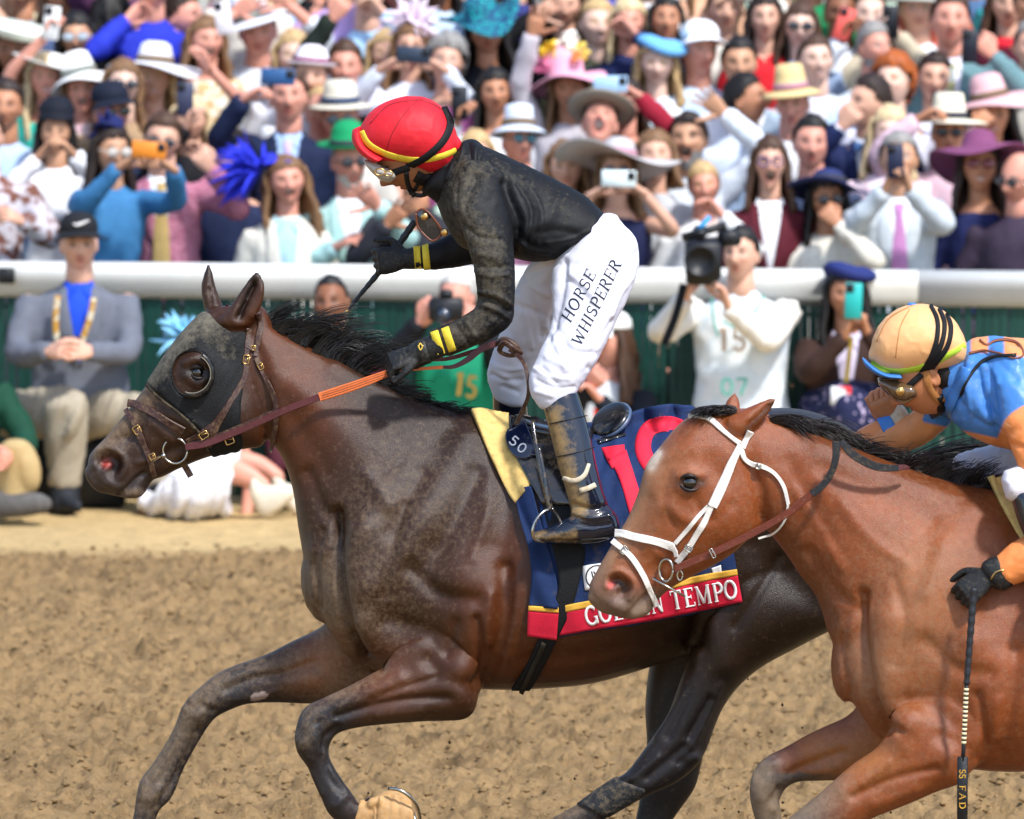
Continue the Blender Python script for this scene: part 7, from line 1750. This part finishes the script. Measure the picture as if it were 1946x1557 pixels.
P(1308, 268, .8, 'dark grey haired man yelling, white shirt, behind the smiling blonde', skin='olive', hair=('short', 'dark'), mouth='shout', top='#dfe8f2', kind='shirt', beard='grey', R_=(1375, 215, .1, 'open'), yaw=-10)
P(1418, 192, 1.6, 'dark haired man turned away showing his ear, pale shirt', skin='tan', hair=('short', 'black'), yaw=72, top='#cdd9ea', kind='shirt')
P(1506, 200, 1.3, 'man in straw trilby with pale blue jacket', skin='pink', hair=('crop', 'lbrown'), hat=D_(kind='fedora', col='#dcc48c', R_=.15, h=.11, droop=-.02), top='#a8c0dc', yaw=-8)
P(1542, 275, .75, 'round faced dark haired man above the burgundy blazer', skin='pink', hair=('short', 'black'), top='#3a4560', lap=False, wide=1.05, hs=1.04, mouth='closed')
P(1652, 196, 1.1, 'young man in profile with brown mop, navy suit and blue bow tie', skin='fair', hair=('short', 'dark'), yaw=-58, byaw=-10, mouth='open', top='#1c2750', shirt='#dfe6f4', bow='#5d86c0', L=(1600, 240, .25, 'fist'), cuff='#e6ecf6', hs=1.05)
P(1802, 255, .9, 'person in cream crowned tan brim hat and black sunglasses', skin='tan', hair=('crop', 'dark'), glasses='#131316', hat=D_(kind='fedora', col='#e9e2cc', R_=.19, h=.12, droop=-.015), top='#d9b8c4', lap=False, L=(1742, 228, .15, 'land'))
phone(1803, 190, 38.6, '#10141c', 'black phone held sideways above the cream crowned hat', True, 0)
P(1886, 216, 1.35, 'woman in pale pink feathered hat and lace', fem=True, skin='tan', hair=('lob', 'black'), mouth='smile', hat=D_(kind='wide', col='#dcb0b4', R_=.19, h=.11, droop=-.03, wavy=.02, tilt=(-10, -4), plume=('#e4c0cc', 14, .10, up, .5)), top='#dcb4c4', top2='#f0dfe6', tscale=60, kind='dress', scoop=1, L=(1852, 240, .2, 'fist'))
P(8, 205, 1.2, 'person in pale blue shirt at the left edge of the crowd', skin='tan', hair=('short', 'dark'), top='#b5cdea', kind='shirt')
# third file
P(88, 152, 1.8, 'laughing blonde woman in teal dress with one arm up', fem=True, skin='pink', hair=('long', 'lblond'), mouth='smile', top='#2fae9c', kind='dress', scoop=2, sleeve=.25, L=(84, 72, .12, 'phone'), pitch=6, hat=D_(kind='wide', col='#efeee6', R_=.20, h=.06, droop=.01, tilt=(8, 20), shift=(.01, .03, 0)))
phone(98, 44, 38.9 - .16, '#e6e6e4', 'white phone raised by the woman in teal', False, 6)
P(158, 172, 1.6, 'woman in white bell hat with rosy lips', fem=True, skin='pink', hair=('lob', 'lbrown'), hat=D_(kind='wide', col='#f1f0ee', R_=.155, h=.115, droop=-.04, wavy=.02, tilt=(-6, -14)), top='#f0e4e0', top2='#e0b8c0', tscale=28, kind='shirt', mouth='open')
P(232, 165, 1.35, 'long haired man in sunglasses pushed among white hats', skin='pale', hair=('lob', 'lbrown'), glasses='#1d2630', top='#a58a6c', kind='shirt', yaw=10)
P(292, 150, 1.9, 'smiling blonde woman under wide white brimmed hat', fem=True, skin='fair', hair=('long', 'blond'), mouth='smile', hat=D_(kind='wide', col='#e4e4e8', R_=.22, h=.10, droop=-.03, wavy=.02, tilt=(-2, 6)), top='#d8cdbc', top2='#b98f8a', tscale=24, kind='dress', scoop=2, sleeve=.3)
P(362, 232, 1.1, 'person holding a dark blue phone beside the pink tweed jacket', fem=True, skin='fair', hair=('long', 'lblond'), top='#1a1a20', kind='shirt', L=(352, 245, .25, 'phone'), R_=(395, 300, .2))
phone(352, 188, 38.46 - .28, '#3a3f58', 'dark blue phone held upright beside the tweed jacket', False, 0)
P(392, 78, 2.3, 'brown haired woman in cream top with bare arm raised', fem=True, skin='pink', hair=('long', 'lbrown'), top='#ece5d4', top2='#cfae7a', tscale=18, kind='dress', scoop=1, sleeve=.2, R_=(398, 130, .3, 'phone'), yaw=18, mouth='open')
phone(424, 34, 39.2 - .3, '#ece8ee', 'pale phone raised above the woman in the cream top', False, -8)
P(490, 62, 2.6, 'person in tilted white hat and pale sweater with both arms up', skin='pink', hair=('crop', 'lbrown'), hat=D_(kind='bucket', col='#e3eaf2', R_=.17, h=.12, droop=-.02, tilt=(0, -18)), top='#d9e0e8', kind='sweater', sleeve=.8, L=(448, 22, .1, 'open'), R_=(546, 8, .1, 'open'))
P(560, 110, 2.2, 'pale blonde woman just behind the raised white sleeves', fem=True, skin='pale', hair=('lob', 'blond'), top='#e8eaf0', kind='shirt')
P(655, 130, 1.9, 'person in dark green sleeve punching the air', skin='pink', hair=('short', 'brown'), top='#1c261f', kind='jacket', lap=False, L=(632, 34, .1, 'fist'), roll=5, mouth='shout')
P(780, 92, 2.0, 'woman in pale lilac feathered headpiece filming with both hands', fem=True, skin='fair', hair=('lob', 'lbrown'), top='#dfe6f4', kind='shirt', L=(722, 132, .32, 'land'), R_=(846, 134, .32, 'land'), hat=D_(kind='fascinator', col='#e9d8e8', plume=('#efdcec', 60, .17, (.1, 0, .9), .6, .016)))
phone(786, 104, 39.02 - .38, '#2d3a4c', 'slate phone held sideways with two hands over the red cap', True, 3)
P(848, 118, 1.75, 'woman in hot pink top with pearl grey curls', fem=True, skin='fair', hair=('curly', 'grey'), top='#ee86c0', kind='dress', scoop=2, sleeve=.2)
P(735, 105, 2.35, 'blonde woman half hidden behind the filming woman', fem=True, skin='fair', hair=('long', 'blond'), top='#27305c', kind='dress', scoop=1)
P(942, 178, 1.5, 'black haired woman with full lips in white, above the bucket hat', fem=True, skin='tan', hair=('long', 'black'), top='#e4e6ea', kind='dress', scoop=1, pitch=6, L=(868, 236, .3, 'phone'))
phone(873, 196, 38.71 - .34, '#141820', 'black phone held upright behind the red cap', False, 0)
P(1082, 172, 1.5, 'blonde woman in tall pink hat piled with flowers, one grey arm up', fem=True, skin='tan', hair=('lob', 'lbrown'), mouth='open', hat=D_(kind='bell', col='#e9a9c0', R_=.19, h=.15, droop=-.035, wavy=.03, tilt=(-6, -8), flowers=[('#f0c93c', (-.04, -.05, .20), .06), ('#f6f2ea', (.04, -.04, .23), .055), ('#f0a060', (.05, -.08, .15), .055), ('#f2d86a', (.10, -.03, .17), .045), ('#ee8fb4', (-.09, -.04, .15), .05)]), top='#bcb6bd', kind='jacket', lap=False, L=(1012, 66, .1, 'open'))
P(1248, 122, 1.9, 'fair woman in sky blue fascinator and white jacket', fem=True, skin='pale', hair=('lob', 'blond'), hat=D_(kind='beret', col='#6fb0e4', tilt=(0, 14)), top='#f2f2f2', shirt='#cfe6f0')
P(1190, 196, 1.4, 'woman in dark red top hidden behind a pale blue phone', fem=True, skin='pink', hair=('lob', 'dark'), top='#9a1f34', kind='dress', scoop=1, R_=(1214, 182, .25, 'land'))
phone(1160, 160, 38.65 - .32, '#a9cdee', 'pale blue phone held sideways beside the flowered pink hat', True, 0)
P(1328, 98, 2.0, 'older man in white cap and pale blue polo', skin='pink', hair=('crop', 'white'), hat=D_(kind='cap', col='#f2f4f6'), top='#c3d8ee', kind='shirt', yaw=22, hs=1.05)
P(1405, 122, 1.9, 'boy with thick black fringe in white shirt', skin='olive', hair=('short', 'black'), top='#eef2f8', kind='shirt')
P(1550, 118, 1.8, 'young man with brown hair in open pale blue jacket', skin='pale', hair=('short', 'brown'), mouth='smile', top='#b9d2ea', shirt='#e2e4ee', yaw=8)
P(1662, 92, 2.1, 'grey bearded man looking right in pale grey jacket', skin='pink', hair=('short', 'grey'), beard='grey', yaw=28, top='#cdd8de', kind='jacket', lap=False)
P(1698, 158, 1.5, 'red haired boy in lilac white shirt', skin='pale', hair=('curly', 'red'), top='#dfe0f0', kind='shirt', yaw=-22)
P(1806, 42, 1.9, 'tall man in grey teal suit with striped tie holding a black phone', skin='pink', hair=('short', 'brown'), top='#66898f', shirt='#e6e4f0', tie=('#8fa8c8', '#a9a878', 26), R_=(1888, 104, .22, 'fist'), wide=1.15, hs=1.1)
phone(1843, 88, 38.96 - .26, '#121826', 'black phone held upright against the teal suit', False, 2)
P(1962, 92, 1.75, 'person in stone grey jacket cut off by the right edge', skin='fair', hair=('short', 'grey'), top='#b3b0a8', lap=False, wide=1.1)
# back files
P(146, 72, 2.55, 'black haired woman with mirrored glasses gasping', fem=True, skin='olive', hair=('long', 'black'), mouth='shout', glasses='#a9b4bc', top='#15161a', kind='shirt')
P(212, 30, 2.9, 'person in black with long black hair turned away', fem=True, skin='brown', hair=('long', 'black'), yaw=150, top='#0d0e12', kind='shirt', wide=1.1)
P(288, -28, 2.7, 'person in royal blue jacket near the top left', skin='pink', hair=('short', 'brown'), top='#2735b4', lap=False, yaw=40, byaw=10, L=(240, 40, .1))
P(344, 32, 3.0, 'dark haired man facing right with a pale ear', skin='pink', hair=('short', 'dark'), yaw=70, top='#4c5058', lap=False)
P(38, -22, 3.1, 'person in slate blue jacket in the top left corner', skin='tan', hair=('short', 'brown'), top='#4d5f86', shirt='#9fc8ea')
P(24, 98, 2.3, 'person in dark green with upturned white hat brim', fem=True, skin='brown', hair=('bob', 'dark'), hat=D_(kind='wide', col='#e9efe2', R_=.17, h=.06, droop=.05, tilt=(10, 16)), top='#12352a', kind='shirt')
P(120, -2, 3.3, 'woman in dark green with a red flowered headpiece', fem=True, skin='tan', hair=('lob', 'brown'), hat=D_(kind='fascinator', col='#175040', flowers=[('#b8323c', (.03, -.05, .15), .04)]), top='#174a3a', kind='shirt')
P(698, -6, 2.9, 'person in sky blue shirt at the top, left of the pink feathers', skin='fair', hair=('short', 'brown'), top='#aed3f0', kind='shirt', wide=1.1, R_=(732, 30, .15))
P(760, -12, 3.3, 'woman in navy with long black hair at the top edge', fem=True, skin='brown', hair=('long', 'black'), top='#2c3a78', kind='shirt')
P(925, 62, 2.3, 'person beneath a huge teal and navy swirled hat', fem=True, skin='tan', hair=('lob', 'black'), hat=D_(kind='wide', col='#1f9a9c', col2='#232c66', R_=.20, h=.12, droop=.03, wavy=.05, ph=1, tilt=(14, -10)), top='#16181e', kind='shirt')
P(1072, 12, 2.9, 'long brown haired woman in black with one hand up', fem=True, skin='fair', hair=('long', 'brown'), top='#101114', kind='shirt', L=(1022, 30, .15, 'open'))
P(1196, 42, 2.6, 'pale blonde woman in navy beside the sky blue fascinator', fem=True, skin='pink', hair=('long', 'lblond'), top='#1d2650', kind='shirt', R_=(1208, 66, .15))
P(1266, 42, 2.55, 'black haired woman with white feather headpiece', fem=True, skin='tan', hair=('long', 'black'), top='#202a58', kind='shirt', hat=D_(kind='fascinator', col='#e8ecf0', plume=('#eef2f4', 26, .15, (.5, 0, .7), .5)))
P(1454, 36, 2.5, 'long dark haired woman in bright red top', fem=True, skin='fair', hair=('long', 'dark'), top='#d2222c', kind='shirt')
P(1380, 20, 3.0, 'person in cream sleeve with arm stretched up', skin='fair', hair=('short', 'lbrown'), top='#eae4d6', kind='shirt', R_=(1404, -20, .1, 'open'))
P(1520, 52, 2.45, 'woman in sunglasses and blue grey jacket below the green shirt', fem=True, skin='pale', hair=('long', 'brown'), glasses='#23262c', top='#8ea2c0', lap=False)
P(1598, 28, 2.8, 'person with a coral pink phone in a brown hand', skin='brown', hair=('crop', 'black'), top='#e6ecf4', kind='shirt', L=(1600, 78, .3, 'phone'))
phone(1604, 46, 39.52 - .34, '#f0645a', 'coral pink phone raised near the top right', False, 18)
P(1652, 34, 2.75, 'high foreheaded man behind the grey bearded man', skin='pale', hair=('crop', 'brown'), top='#c9bda4', kind='shirt', R_=(1706, 70, .25, 'phone'))
phone(1692, 42, 39.48 - .3, '#131820', 'small black phone above the grey bearded man', False, 0)
P(1745, 18, 2.9, 'person in pale stone hat beside the teal suit', skin='fair', hair=('crop', 'grey'), hat=D_(kind='bucket', col='#aaa69e', R_=.15, h=.1, droop=-.03), top='#eaeef4', kind='shirt')
P(1915, 8, 2.9, 'brown haired woman in red behind the teal suit', fem=True, skin='fair', hair=('lob', 'brown'), top='#d62233', kind='shirt')
P(1960, 10, 2.4, 'person in deep maroon at the top right corner', skin='tan', hair=('short', 'dark'), top='#4c0f22', lap=False, wide=1.1)
P(1478, -30, 3.4, 'person in bright green at the top right of centre', skin='fair', hair=('short', 'lbrown'), top='#1ea05a', kind='shirt')
# behind the leaping rider, partly hidden
P(905, 300, .5, 'woman in green floral dress half hidden behind the red cap', fem=True, skin='fair', hair=('lob', 'blond'), top='#cfe0d4', top2='#3f9a68', tscale=26, kind='dress', scoop=1)
P(790, 330, .1, 'person in dark jacket hidden behind the leading jockey\'s face', skin='tan', hair=('short', 'dark'), top='#2b2c33', lap=False, L=(738, 425, .25, 'open'))
P(1075, 320, .3, 'woman in pink dress hidden behind the black jacket', fem=True, skin='fair', hair=('lob', 'lbrown'), top='#e39ab8', kind='dress', scoop=1)
P(1245, 300, .5, 'woman in pale grey shawl right of the wide grey hat', fem=True, skin='fair', hair=('bob', 'lbrown'), top='#b9bcc2', lap=False)
P(440, 300, .7, 'person in navy seen between the tweed jacket and royal blue feathers', skin='fair', hair=('short', 'dark'), top='#222c4e', lap=False)
P(612, 215, 1.3, 'person in scarlet scarf behind the navy suited man', skin='pink', hair=('crop', 'blond'), top='#e03a32', kind='shirt')
P(1690, 255, .8, 'person in soft pink behind the grey haired photographer', fem=True, skin='pale', hair=('lob', 'lblond'), top='#e6c6d2', top2='#f4e4ea', tscale=40, kind='shirt')
P(1775, 150, 1.8, 'person in white shirt below the teal suit', skin='fair', hair=('short', 'dark'), top='#e2e6f2', kind='shirt')
# far rows, mostly tops of heads
FILL = [(-10,40,'navy','#26304f'),(75,-45,'sand','#cbbd9a'),(180,-52,'white','#e8ebef'),(240,-70,'plum','#5b3558'),(330,-60,'grey','#8b9097'),(420,-50,'rose','#d78fa3'),(470,-70,'ivory','#ece6d6'),(540,-48,'sky blue','#9cc4e8'),(600,-62,'black','#17181c'),(655,-58,'lilac','#c9a9dc'),(835,-40,'pale blue','#c3daf0'),(880,-62,'lavender','#b9b2dc'),(985,-52,'indigo','#343a78'),(1035,-66,'crimson','#b4202f'),(1130,-40,'khaki','#a59a78'),(1175,-68,'cobalt','#3a52b8'),(1230,-56,'white linen','#eceff2'),(1310,-52,'dark blue','#22305c'),(1350,-70,'peach','#eab898'),(1420,-62,'mint','#b6e0cc'),(1545,-44,'pale yellow','#ece2a8'),(1600,-66,'emerald','#1f8a54'),(1640,-40,'white cotton','#eff1f4'),(1700,-62,'pale green','#c8e0cc'),(1760,-70,'coral','#e8765e'),(1850,-66,'denim blue','#4f7098'),(1885,-46,'light grey','#c2c6cc'),(1945,-70,'teal','#2a8a90'),(1000,-8,'silver grey','#aeb4ba'),(1135,48,'dark olive','#3d4030')]
for i, (x, y, cn, hx) in enumerate(FILL):
    fem = i % 2 == 0; st = ('long', 'lob', 'bob')[i % 3] if fem else 'short'; hc = ('brown', 'blond', 'dark', 'black', 'lbrown', 'grey', 'lblond')[i % 7]
    hn = {'brown': 'brown', 'blond': 'blond', 'dark': 'dark brown', 'black': 'black', 'lbrown': 'light brown', 'grey': 'grey', 'lblond': 'pale blond'}[hc]
    kk = 3.2 + (i % 3) * .55 if y < 0 else 2.7
    P(x, y, kk, f'{"woman" if fem else "man"} in {cn} with {hn} hair in the far rows of the crowd', fem=fem, skin=('fair', 'tan', 'pink', 'olive', 'brown', 'pale')[i % 6], hair=(st, hc), top=hx, kind='shirt', mouth=('closed', 'open', 'smile')[i % 3], yaw=(-20, 10, 25, -5)[i % 4], L=(x - 40, y - 40, .15, 'open') if i % 5 == 3 else None)
# ---------------------------------------------------------------- people on the track side of the rail
GRP = 'people sitting or kneeling along the foot of the rail'
def limb(parent, name, st, Y0, m, vox=.012, fold=0):
    g = Geo()
    for s in st: loft(g, s, Y0, nk=20)
    V, Q = remesh(g, vox, 3)
    if fold:
        X, Yq = proj(V); a = 1 - np.abs(fbm(X * .05 + Yq * .02, Yq * .012 + X * .004, 77, 3) - .5) * 5
        V = V + normals_of(V, Q) * (fold * a)[:, None]
    return obj(name, mesh_from(name, V, Q), m, parent)
KH = cloth('#a59a86'); BK = mat('black suede boot', srgb('#23262c'), .7, .3, .2, 40, .4, 100)
a_ = P(150, 466, label='seated man in black cap, grey jacket and royal blue hoodie', Y=36.4, skin='fair', hair=('crop', 'dark'), hat=D_(kind='cap', col='#1d1e22'), top='#676b76', kind='jacket', shirt='#1d49c8', wide=1.22, L=(95, 668, .30), R_=(170, 668, .30), group=GRP, lowbody=False, yaw=6)
limb(a_, 'trousers', [[(20,742,20,838,.09,-.05),(80,736,78,834,.095,.08),(132,734,128,832,.09,.2),(158,750,120,835,.08,.24)], [(84,770,168,770,.085,.22),(86,830,164,830,.072,.2),(90,880,158,880,.06,.18),(93,918,154,918,.058,.17)], [(140,742,140,838,.09,-.05),(215,742,212,830,.088,.1),(290,752,286,826,.08,.2)], [(268,770,330,780,.07,.2),(275,850,325,850,.06,.2),(280,915,325,915,.055,.2)]], 36.4, KH, .010, .008)
for st in ([[(96,905,152,905,.05,.17),(95,940,152,942,.055,.18),(98,962,150,966,.06,.2)], [(92,935,95,972,.05,.1),(120,940,122,975,.055,.22),(150,950,150,974,.05,.28)]], [[(282,905,326,905,.05,.2),(282,960,330,962,.055,.2)], [(290,945,290,972,.05,.2),(330,952,332,972,.045,.25)]]): limb(a_, 'boot', st, 36.4, BK)
bv0 = lambda Yp: BVHTree.FromPolygons([tuple(at(x, y, Yp)) for x, y in ((-400,-200),(2400,-200),(2400,1800),(-400,1800))], [(0, 1, 2, 3)])
B = bv0(36.4 - .13)
for pts in ([(110,562),(106,600),(108,640),(118,664)], [(178,566),(172,600),(160,636),(150,660)]):
    g = Geo(); strap(g, B, pts, 12, .004, .005); obj('lanyard', g, cloth('#d9cfb4', '#b98a3a', 40), a_)
g = Geo(); box(g, at(132, 652, 36.4 - .20), (.10, .05, .06), bev=.01); obj('pouch', g, cloth('#1a1a1e'), a_)
g = Geo(); box(g, at(130, 672, 36.4 - .24), (.07, .04, .03), bev=.01); obj('badge', g, cloth('#e2532c'), a_)
g = Geo(); strap(g, bv0(36.4 - .155), [(139,425),(144,428),(154,425),(170,419)], [2, 6, 5, 1.5], .001, .0); obj('cap_mark', g, M_WHITE, a_)
cs = empty('equipment_case', tuple(at(150, 965, 36.55)), 'black equipment case used as a seat by the man in the cap', 'case')
g = Geo(); box(g, at(140, 893, 36.62), (.46, .34, .30), bev=.02); obj('shell', g, mat('black case plastic', srgb('#15171b'), .5, .4, .15, 30), cs)
g = Geo(); tube(g, catmull(np.array([at(110, 845, 36.43), at(118, 832, 36.42), at(165, 832, 36.42), at(172, 845, 36.43)]), 12), .01, 8); obj('handle', g, mat('black case plastic', None), cs)
b_ = P(-78, 640, label='person in dark green jacket and khaki trousers sitting at the left edge', Y=36.1, skin='pink', hair=('short', 'brown'), top='#12402f', kind='jacket', lap=False, R_=(18, 868, .3), cuff='#e9ebee', group=GRP, lowbody=False)
limb(b_, 'trousers', [[(-120,850,-110,960,.1,.0),(-30,850,-20,960,.09,.15),(35,835,60,940,.075,.25)], [(0,850,60,850,.07,.25),(5,910,58,905,.06,.25),(0,945,60,940,.055,.25)]], 36.1, cloth('#b39a6c'))
limb(b_, 'shoe', [[(-20,930,-20,985,.05,.25),(30,936,30,984,.055,.28),(75,936,80,976,.05,.3),(92,945,94,968,.03,.3)]], 36.1, mat('grey suede shoe', srgb('#5d5a58'), .8, .2, .2, 40, .4, 80))
c_ = P(372, 690, label='woman in white lace dress with sky blue feathers sitting on the dirt', Y=36.3, fem=True, skin='pink', hair=('lob', 'blond'), top='#e9e8ea', top2='#d2cfd4', tscale=70, kind='dress', scoop=1, sleeve=.3, group=GRP, lowbody=False, hat=D_(kind='fascinator', col='#7fc4ee', shift=(-.06, 0, 0), plume=('#8fd0f4', 46, .14, (-.5, -.2, .7), .6)))
limb(c_, 'skirt', [[(270,935,290,980,.16,.0),(330,890,350,984,.24,.08),(380,856,395,984,.24,.1),(425,846,430,978,.2,.1),(450,856,446,920,.14,.12)]], 36.3, cloth('#e9e8ea', '#cfcdd2', 55), .010, .022)
limb(c_, 'leg', [[(400,862,404,912,.055,.16),(440,868,440,920,.05,.2),(478,886,474,928,.042,.22),(510,912,500,946,.034,.24)]], 36.3, skin_mat('skin pink blond', srgb(SKIN['pink'])))
limb(c_, 'leg', [[(440,850,440,890,.05,-.02),(500,868,498,905,.045,.0),(536,895,530,926,.035,.02)]], 36.3, skin_mat('skin pink blond', srgb(SKIN['pink'])))
CREAM = mat('cream shoe leather', srgb('#d8cdb8'), .5, .4, .1, 40)
for st in ([[(486,908,478,952,.04,.25),(505,922,500,984,.04,.26),(540,918,528,972,.04,.28),(560,922,552,952,.03,.28)]], [[(524,896,520,932,.036,.02),(555,930,545,965,.038,.05),(572,950,560,978,.03,.06)]]): limb(c_, 'shoe', st, 36.3, CREAM, .009)
P(630, 578, label='brown skinned man in maroon behind the flying mane', Y=36.45, skin='brown', hair=('crop', 'black'), top='#4a1c28', kind='shirt', group=GRP, yaw=-10)
e_ = P(866, 568, label='white haired photographer in green numbered bib with a black camera', Y=36.35, skin='pink', hair=('crop', 'white'), top='#178a66', kind='shirt', scol='#15171d', L=(800, 612, .30, 'fist'), R_=(905, 625, .28, 'fist'), group=GRP, pitch=-4, yaw=-12)
word('15', bv0(36.35 - .16), (862, 750), np.array([34., 8]), np.array([6., -44]), cloth('#c9a653'), e_, off=.002, name='digit')
def still_camera(px, py, Y, label):
    c = empty('camera', tuple(at(px, py, Y)), label, 'camera'); m = mat('black camera body', srgb('#14161a'), .45, .4, .1, 60)
    q = at(px, py, Y)
    g = Geo(); box(g, q, (.15, .07, .10), bev=.012); obj('camera_body', g, m, c)
    g = Geo(); box(g, q + (0, 0, .065), (.06, .06, .04), bev=.012); obj('viewfinder', g, m, c)
    g = Geo(); lathe(g, [(.001, 0), (.036, 0), (.036, .07), (.042, .075), (.042, .13), (.034, .132), (.030, .12), (.001, .12)], 24, c=q + (-.01, -.03, -.01), M=np.array(Matrix.Rotation(R(90), 3, 'X') @ Matrix.Rotation(R(0), 3, 'Z'))); obj('lens', g, m, c)
    g = Geo(); lathe(g, [(.001, 0), (.029, 0), (.029, .003), (.001, .004)], 24, c=q + (-.01, -.155, -.01), M=np.array(Matrix.Rotation(R(90), 3, 'X'))); obj('front_glass', g, mat('lens glass', srgb('#27364a'), .05, .8, .1, 20, coat=1), c)
still_camera(848, 588, 36.0, 'black still camera at the white haired photographer\'s face')
f_ = P(1160, 652, label='photographer with long brown hair, white cap and white collared black top', Y=36.3, fem=True, skin='pink', hair=('long', 'brown'), hat=D_(kind='cap', col='#e9ebe6'), top='#e9ecec', kind='shirt', scol='#161a24', yaw=-55, byaw=-25, L=(1120, 735, .3, 'fist'), R_=(1140, 760, .3), group=GRP)
g = Geo(); box(g, at(1150, 790, 36.0), (.10, .02, .07), bev=.01); obj('badge', g, cloth('#e4432f'), f_)
g_ = P(1408, 486, label='cameraman in white sweater and white numbered bib', Y=36.3, skin='fair', hair=('short', 'black'), top='#e4ebee', top2='#d4dfe6', tscale=12, kind='shirt', scol='#e6e2d8', L=(1304, 566, .26, 'phone'), R_=(1384, 582, .30, 'phone'), yaw=-18, byaw=-8, group=GRP, wide=1.2)
TEAL = cloth('#4fae9c')
word('07', bv0(36.3 - .17), (1368, 752), np.array([38., 0]), np.array([0, -34.]), TEAL, g_, off=.002, name='digit')
word('15', bv0(36.3 - .17), (1364, 668), np.array([44., 0]), np.array([0, -46.]), cloth('#cdb9a8'), g_, off=.002, name='digit')
g = Geo(); strap(g, bv0(36.3 - .155), [(1352,566),(1358,620),(1366,640)], 4, .002, .002); strap(g, bv0(36.3 - .155), [(1452,560),(1430,600),(1400,622),(1372,610)], 4, .002, .002); obj('bib_trim', g, TEAL, g_)
vc = empty('video_camera', tuple(at(1335, 480, 35.95)), 'bulky black video camera with blue tape on the cameraman\'s shoulder', 'camera')
VM = mat('black camera body', None)
def vbox(nm, px, py, sx, sy, sz, dY=0, rz=0): g = Geo(); box(g, at(px, py, 35.95 + dY), (sx, sy, sz), np.array(Matrix.Rotation(R(rz), 3, 'Z')), bev=.015); return obj(nm, g, VM, vc)
vbox('camera_body', 1336, 492, .15, .34, .17); vbox('top_handle', 1330, 440, .06, .26, .04); vbox('viewfinder', 1386, 452, .09, .10, .07, -.02, 10); vbox('battery', 1330, 530, .12, .10, .05, -.08)
g = Geo(); lathe(g, [(.001, 0), (.055, 0), (.055, .06), (.07, .07), (.07, .13), (.058, .132), (.052, .11), (.001, .11)], 26, c=at(1330, 492, 35.80), M=np.array(Matrix.Rotation(R(90), 3, 'X'))); obj('lens', g, VM, vc)
g = Geo(); tube(g, [at(1296, 452, 35.9), at(1380, 428, 35.9)], .018, 10); obj('microphone', g, VM, vc)
g = Geo(); tube(g, [at(1322, 442, 35.88), at(1350, 412, 35.88)], .011, 8); obj('blue_tape', g, cloth('#2f9fe0'), vc)
g = Geo(); strap(g, bv0(35.9), [(1300,540),(1284,600),(1262,655)], 16, .008, 0); obj('strap', g, cloth('#15171c'), vc)
h_ = P(1608, 562, label='black haired woman in navy beret and dark brown coat photographing', Y=36.35, fem=True, skin='tan', hair=('long', 'black'), top='#38251f', kind='jacket', lap=True, shirt='#c9bfd4', hat=D_(kind='beret', col='#25306a', tilt=(-6, 12)), L=(1606, 640, .28, 'phone'), R_=(1648, 632, .28, 'phone'), group=GRP, legs='#1c2140', wide=1.12)
phone(1622, 572, 36.35 - .34, '#28b0ac', 'turquoise phone held upright by the woman in the navy beret', False, 2)
limb(h_, 'skirt', [[(1540,740,1540,830,.14,.0),(1600,720,1600,860,.2,.1),(1670,730,1670,850,.16,.05)]], 36.35, cloth('#1c2142', '#b9a9c8', 40, .6))
g = Geo(); strap(g, bv0(36.35 - .17), [(1618,640),(1612,690),(1606,742)], 9, .003, .0); obj('lanyard', g, cloth('#d6b84c'), h_)
g = Geo(); box(g, at(1598, 752, 36.1), (.09, .012, .08), bev=.005); obj('badge', g, cloth('#d9363a', '#e9eaee', 8), h_)
g = Geo(); box(g, at(12, 524, fence_y(-2.2) - .09), (.075, .02, .07), bev=.006); bx_ = obj('timing_box', g, mat('black box', srgb('#1a1c1e'), .5, .4, .2, 50)); tag(bx_, 'small black box fixed to the white rail at the left edge', 'box')
flush_garments()
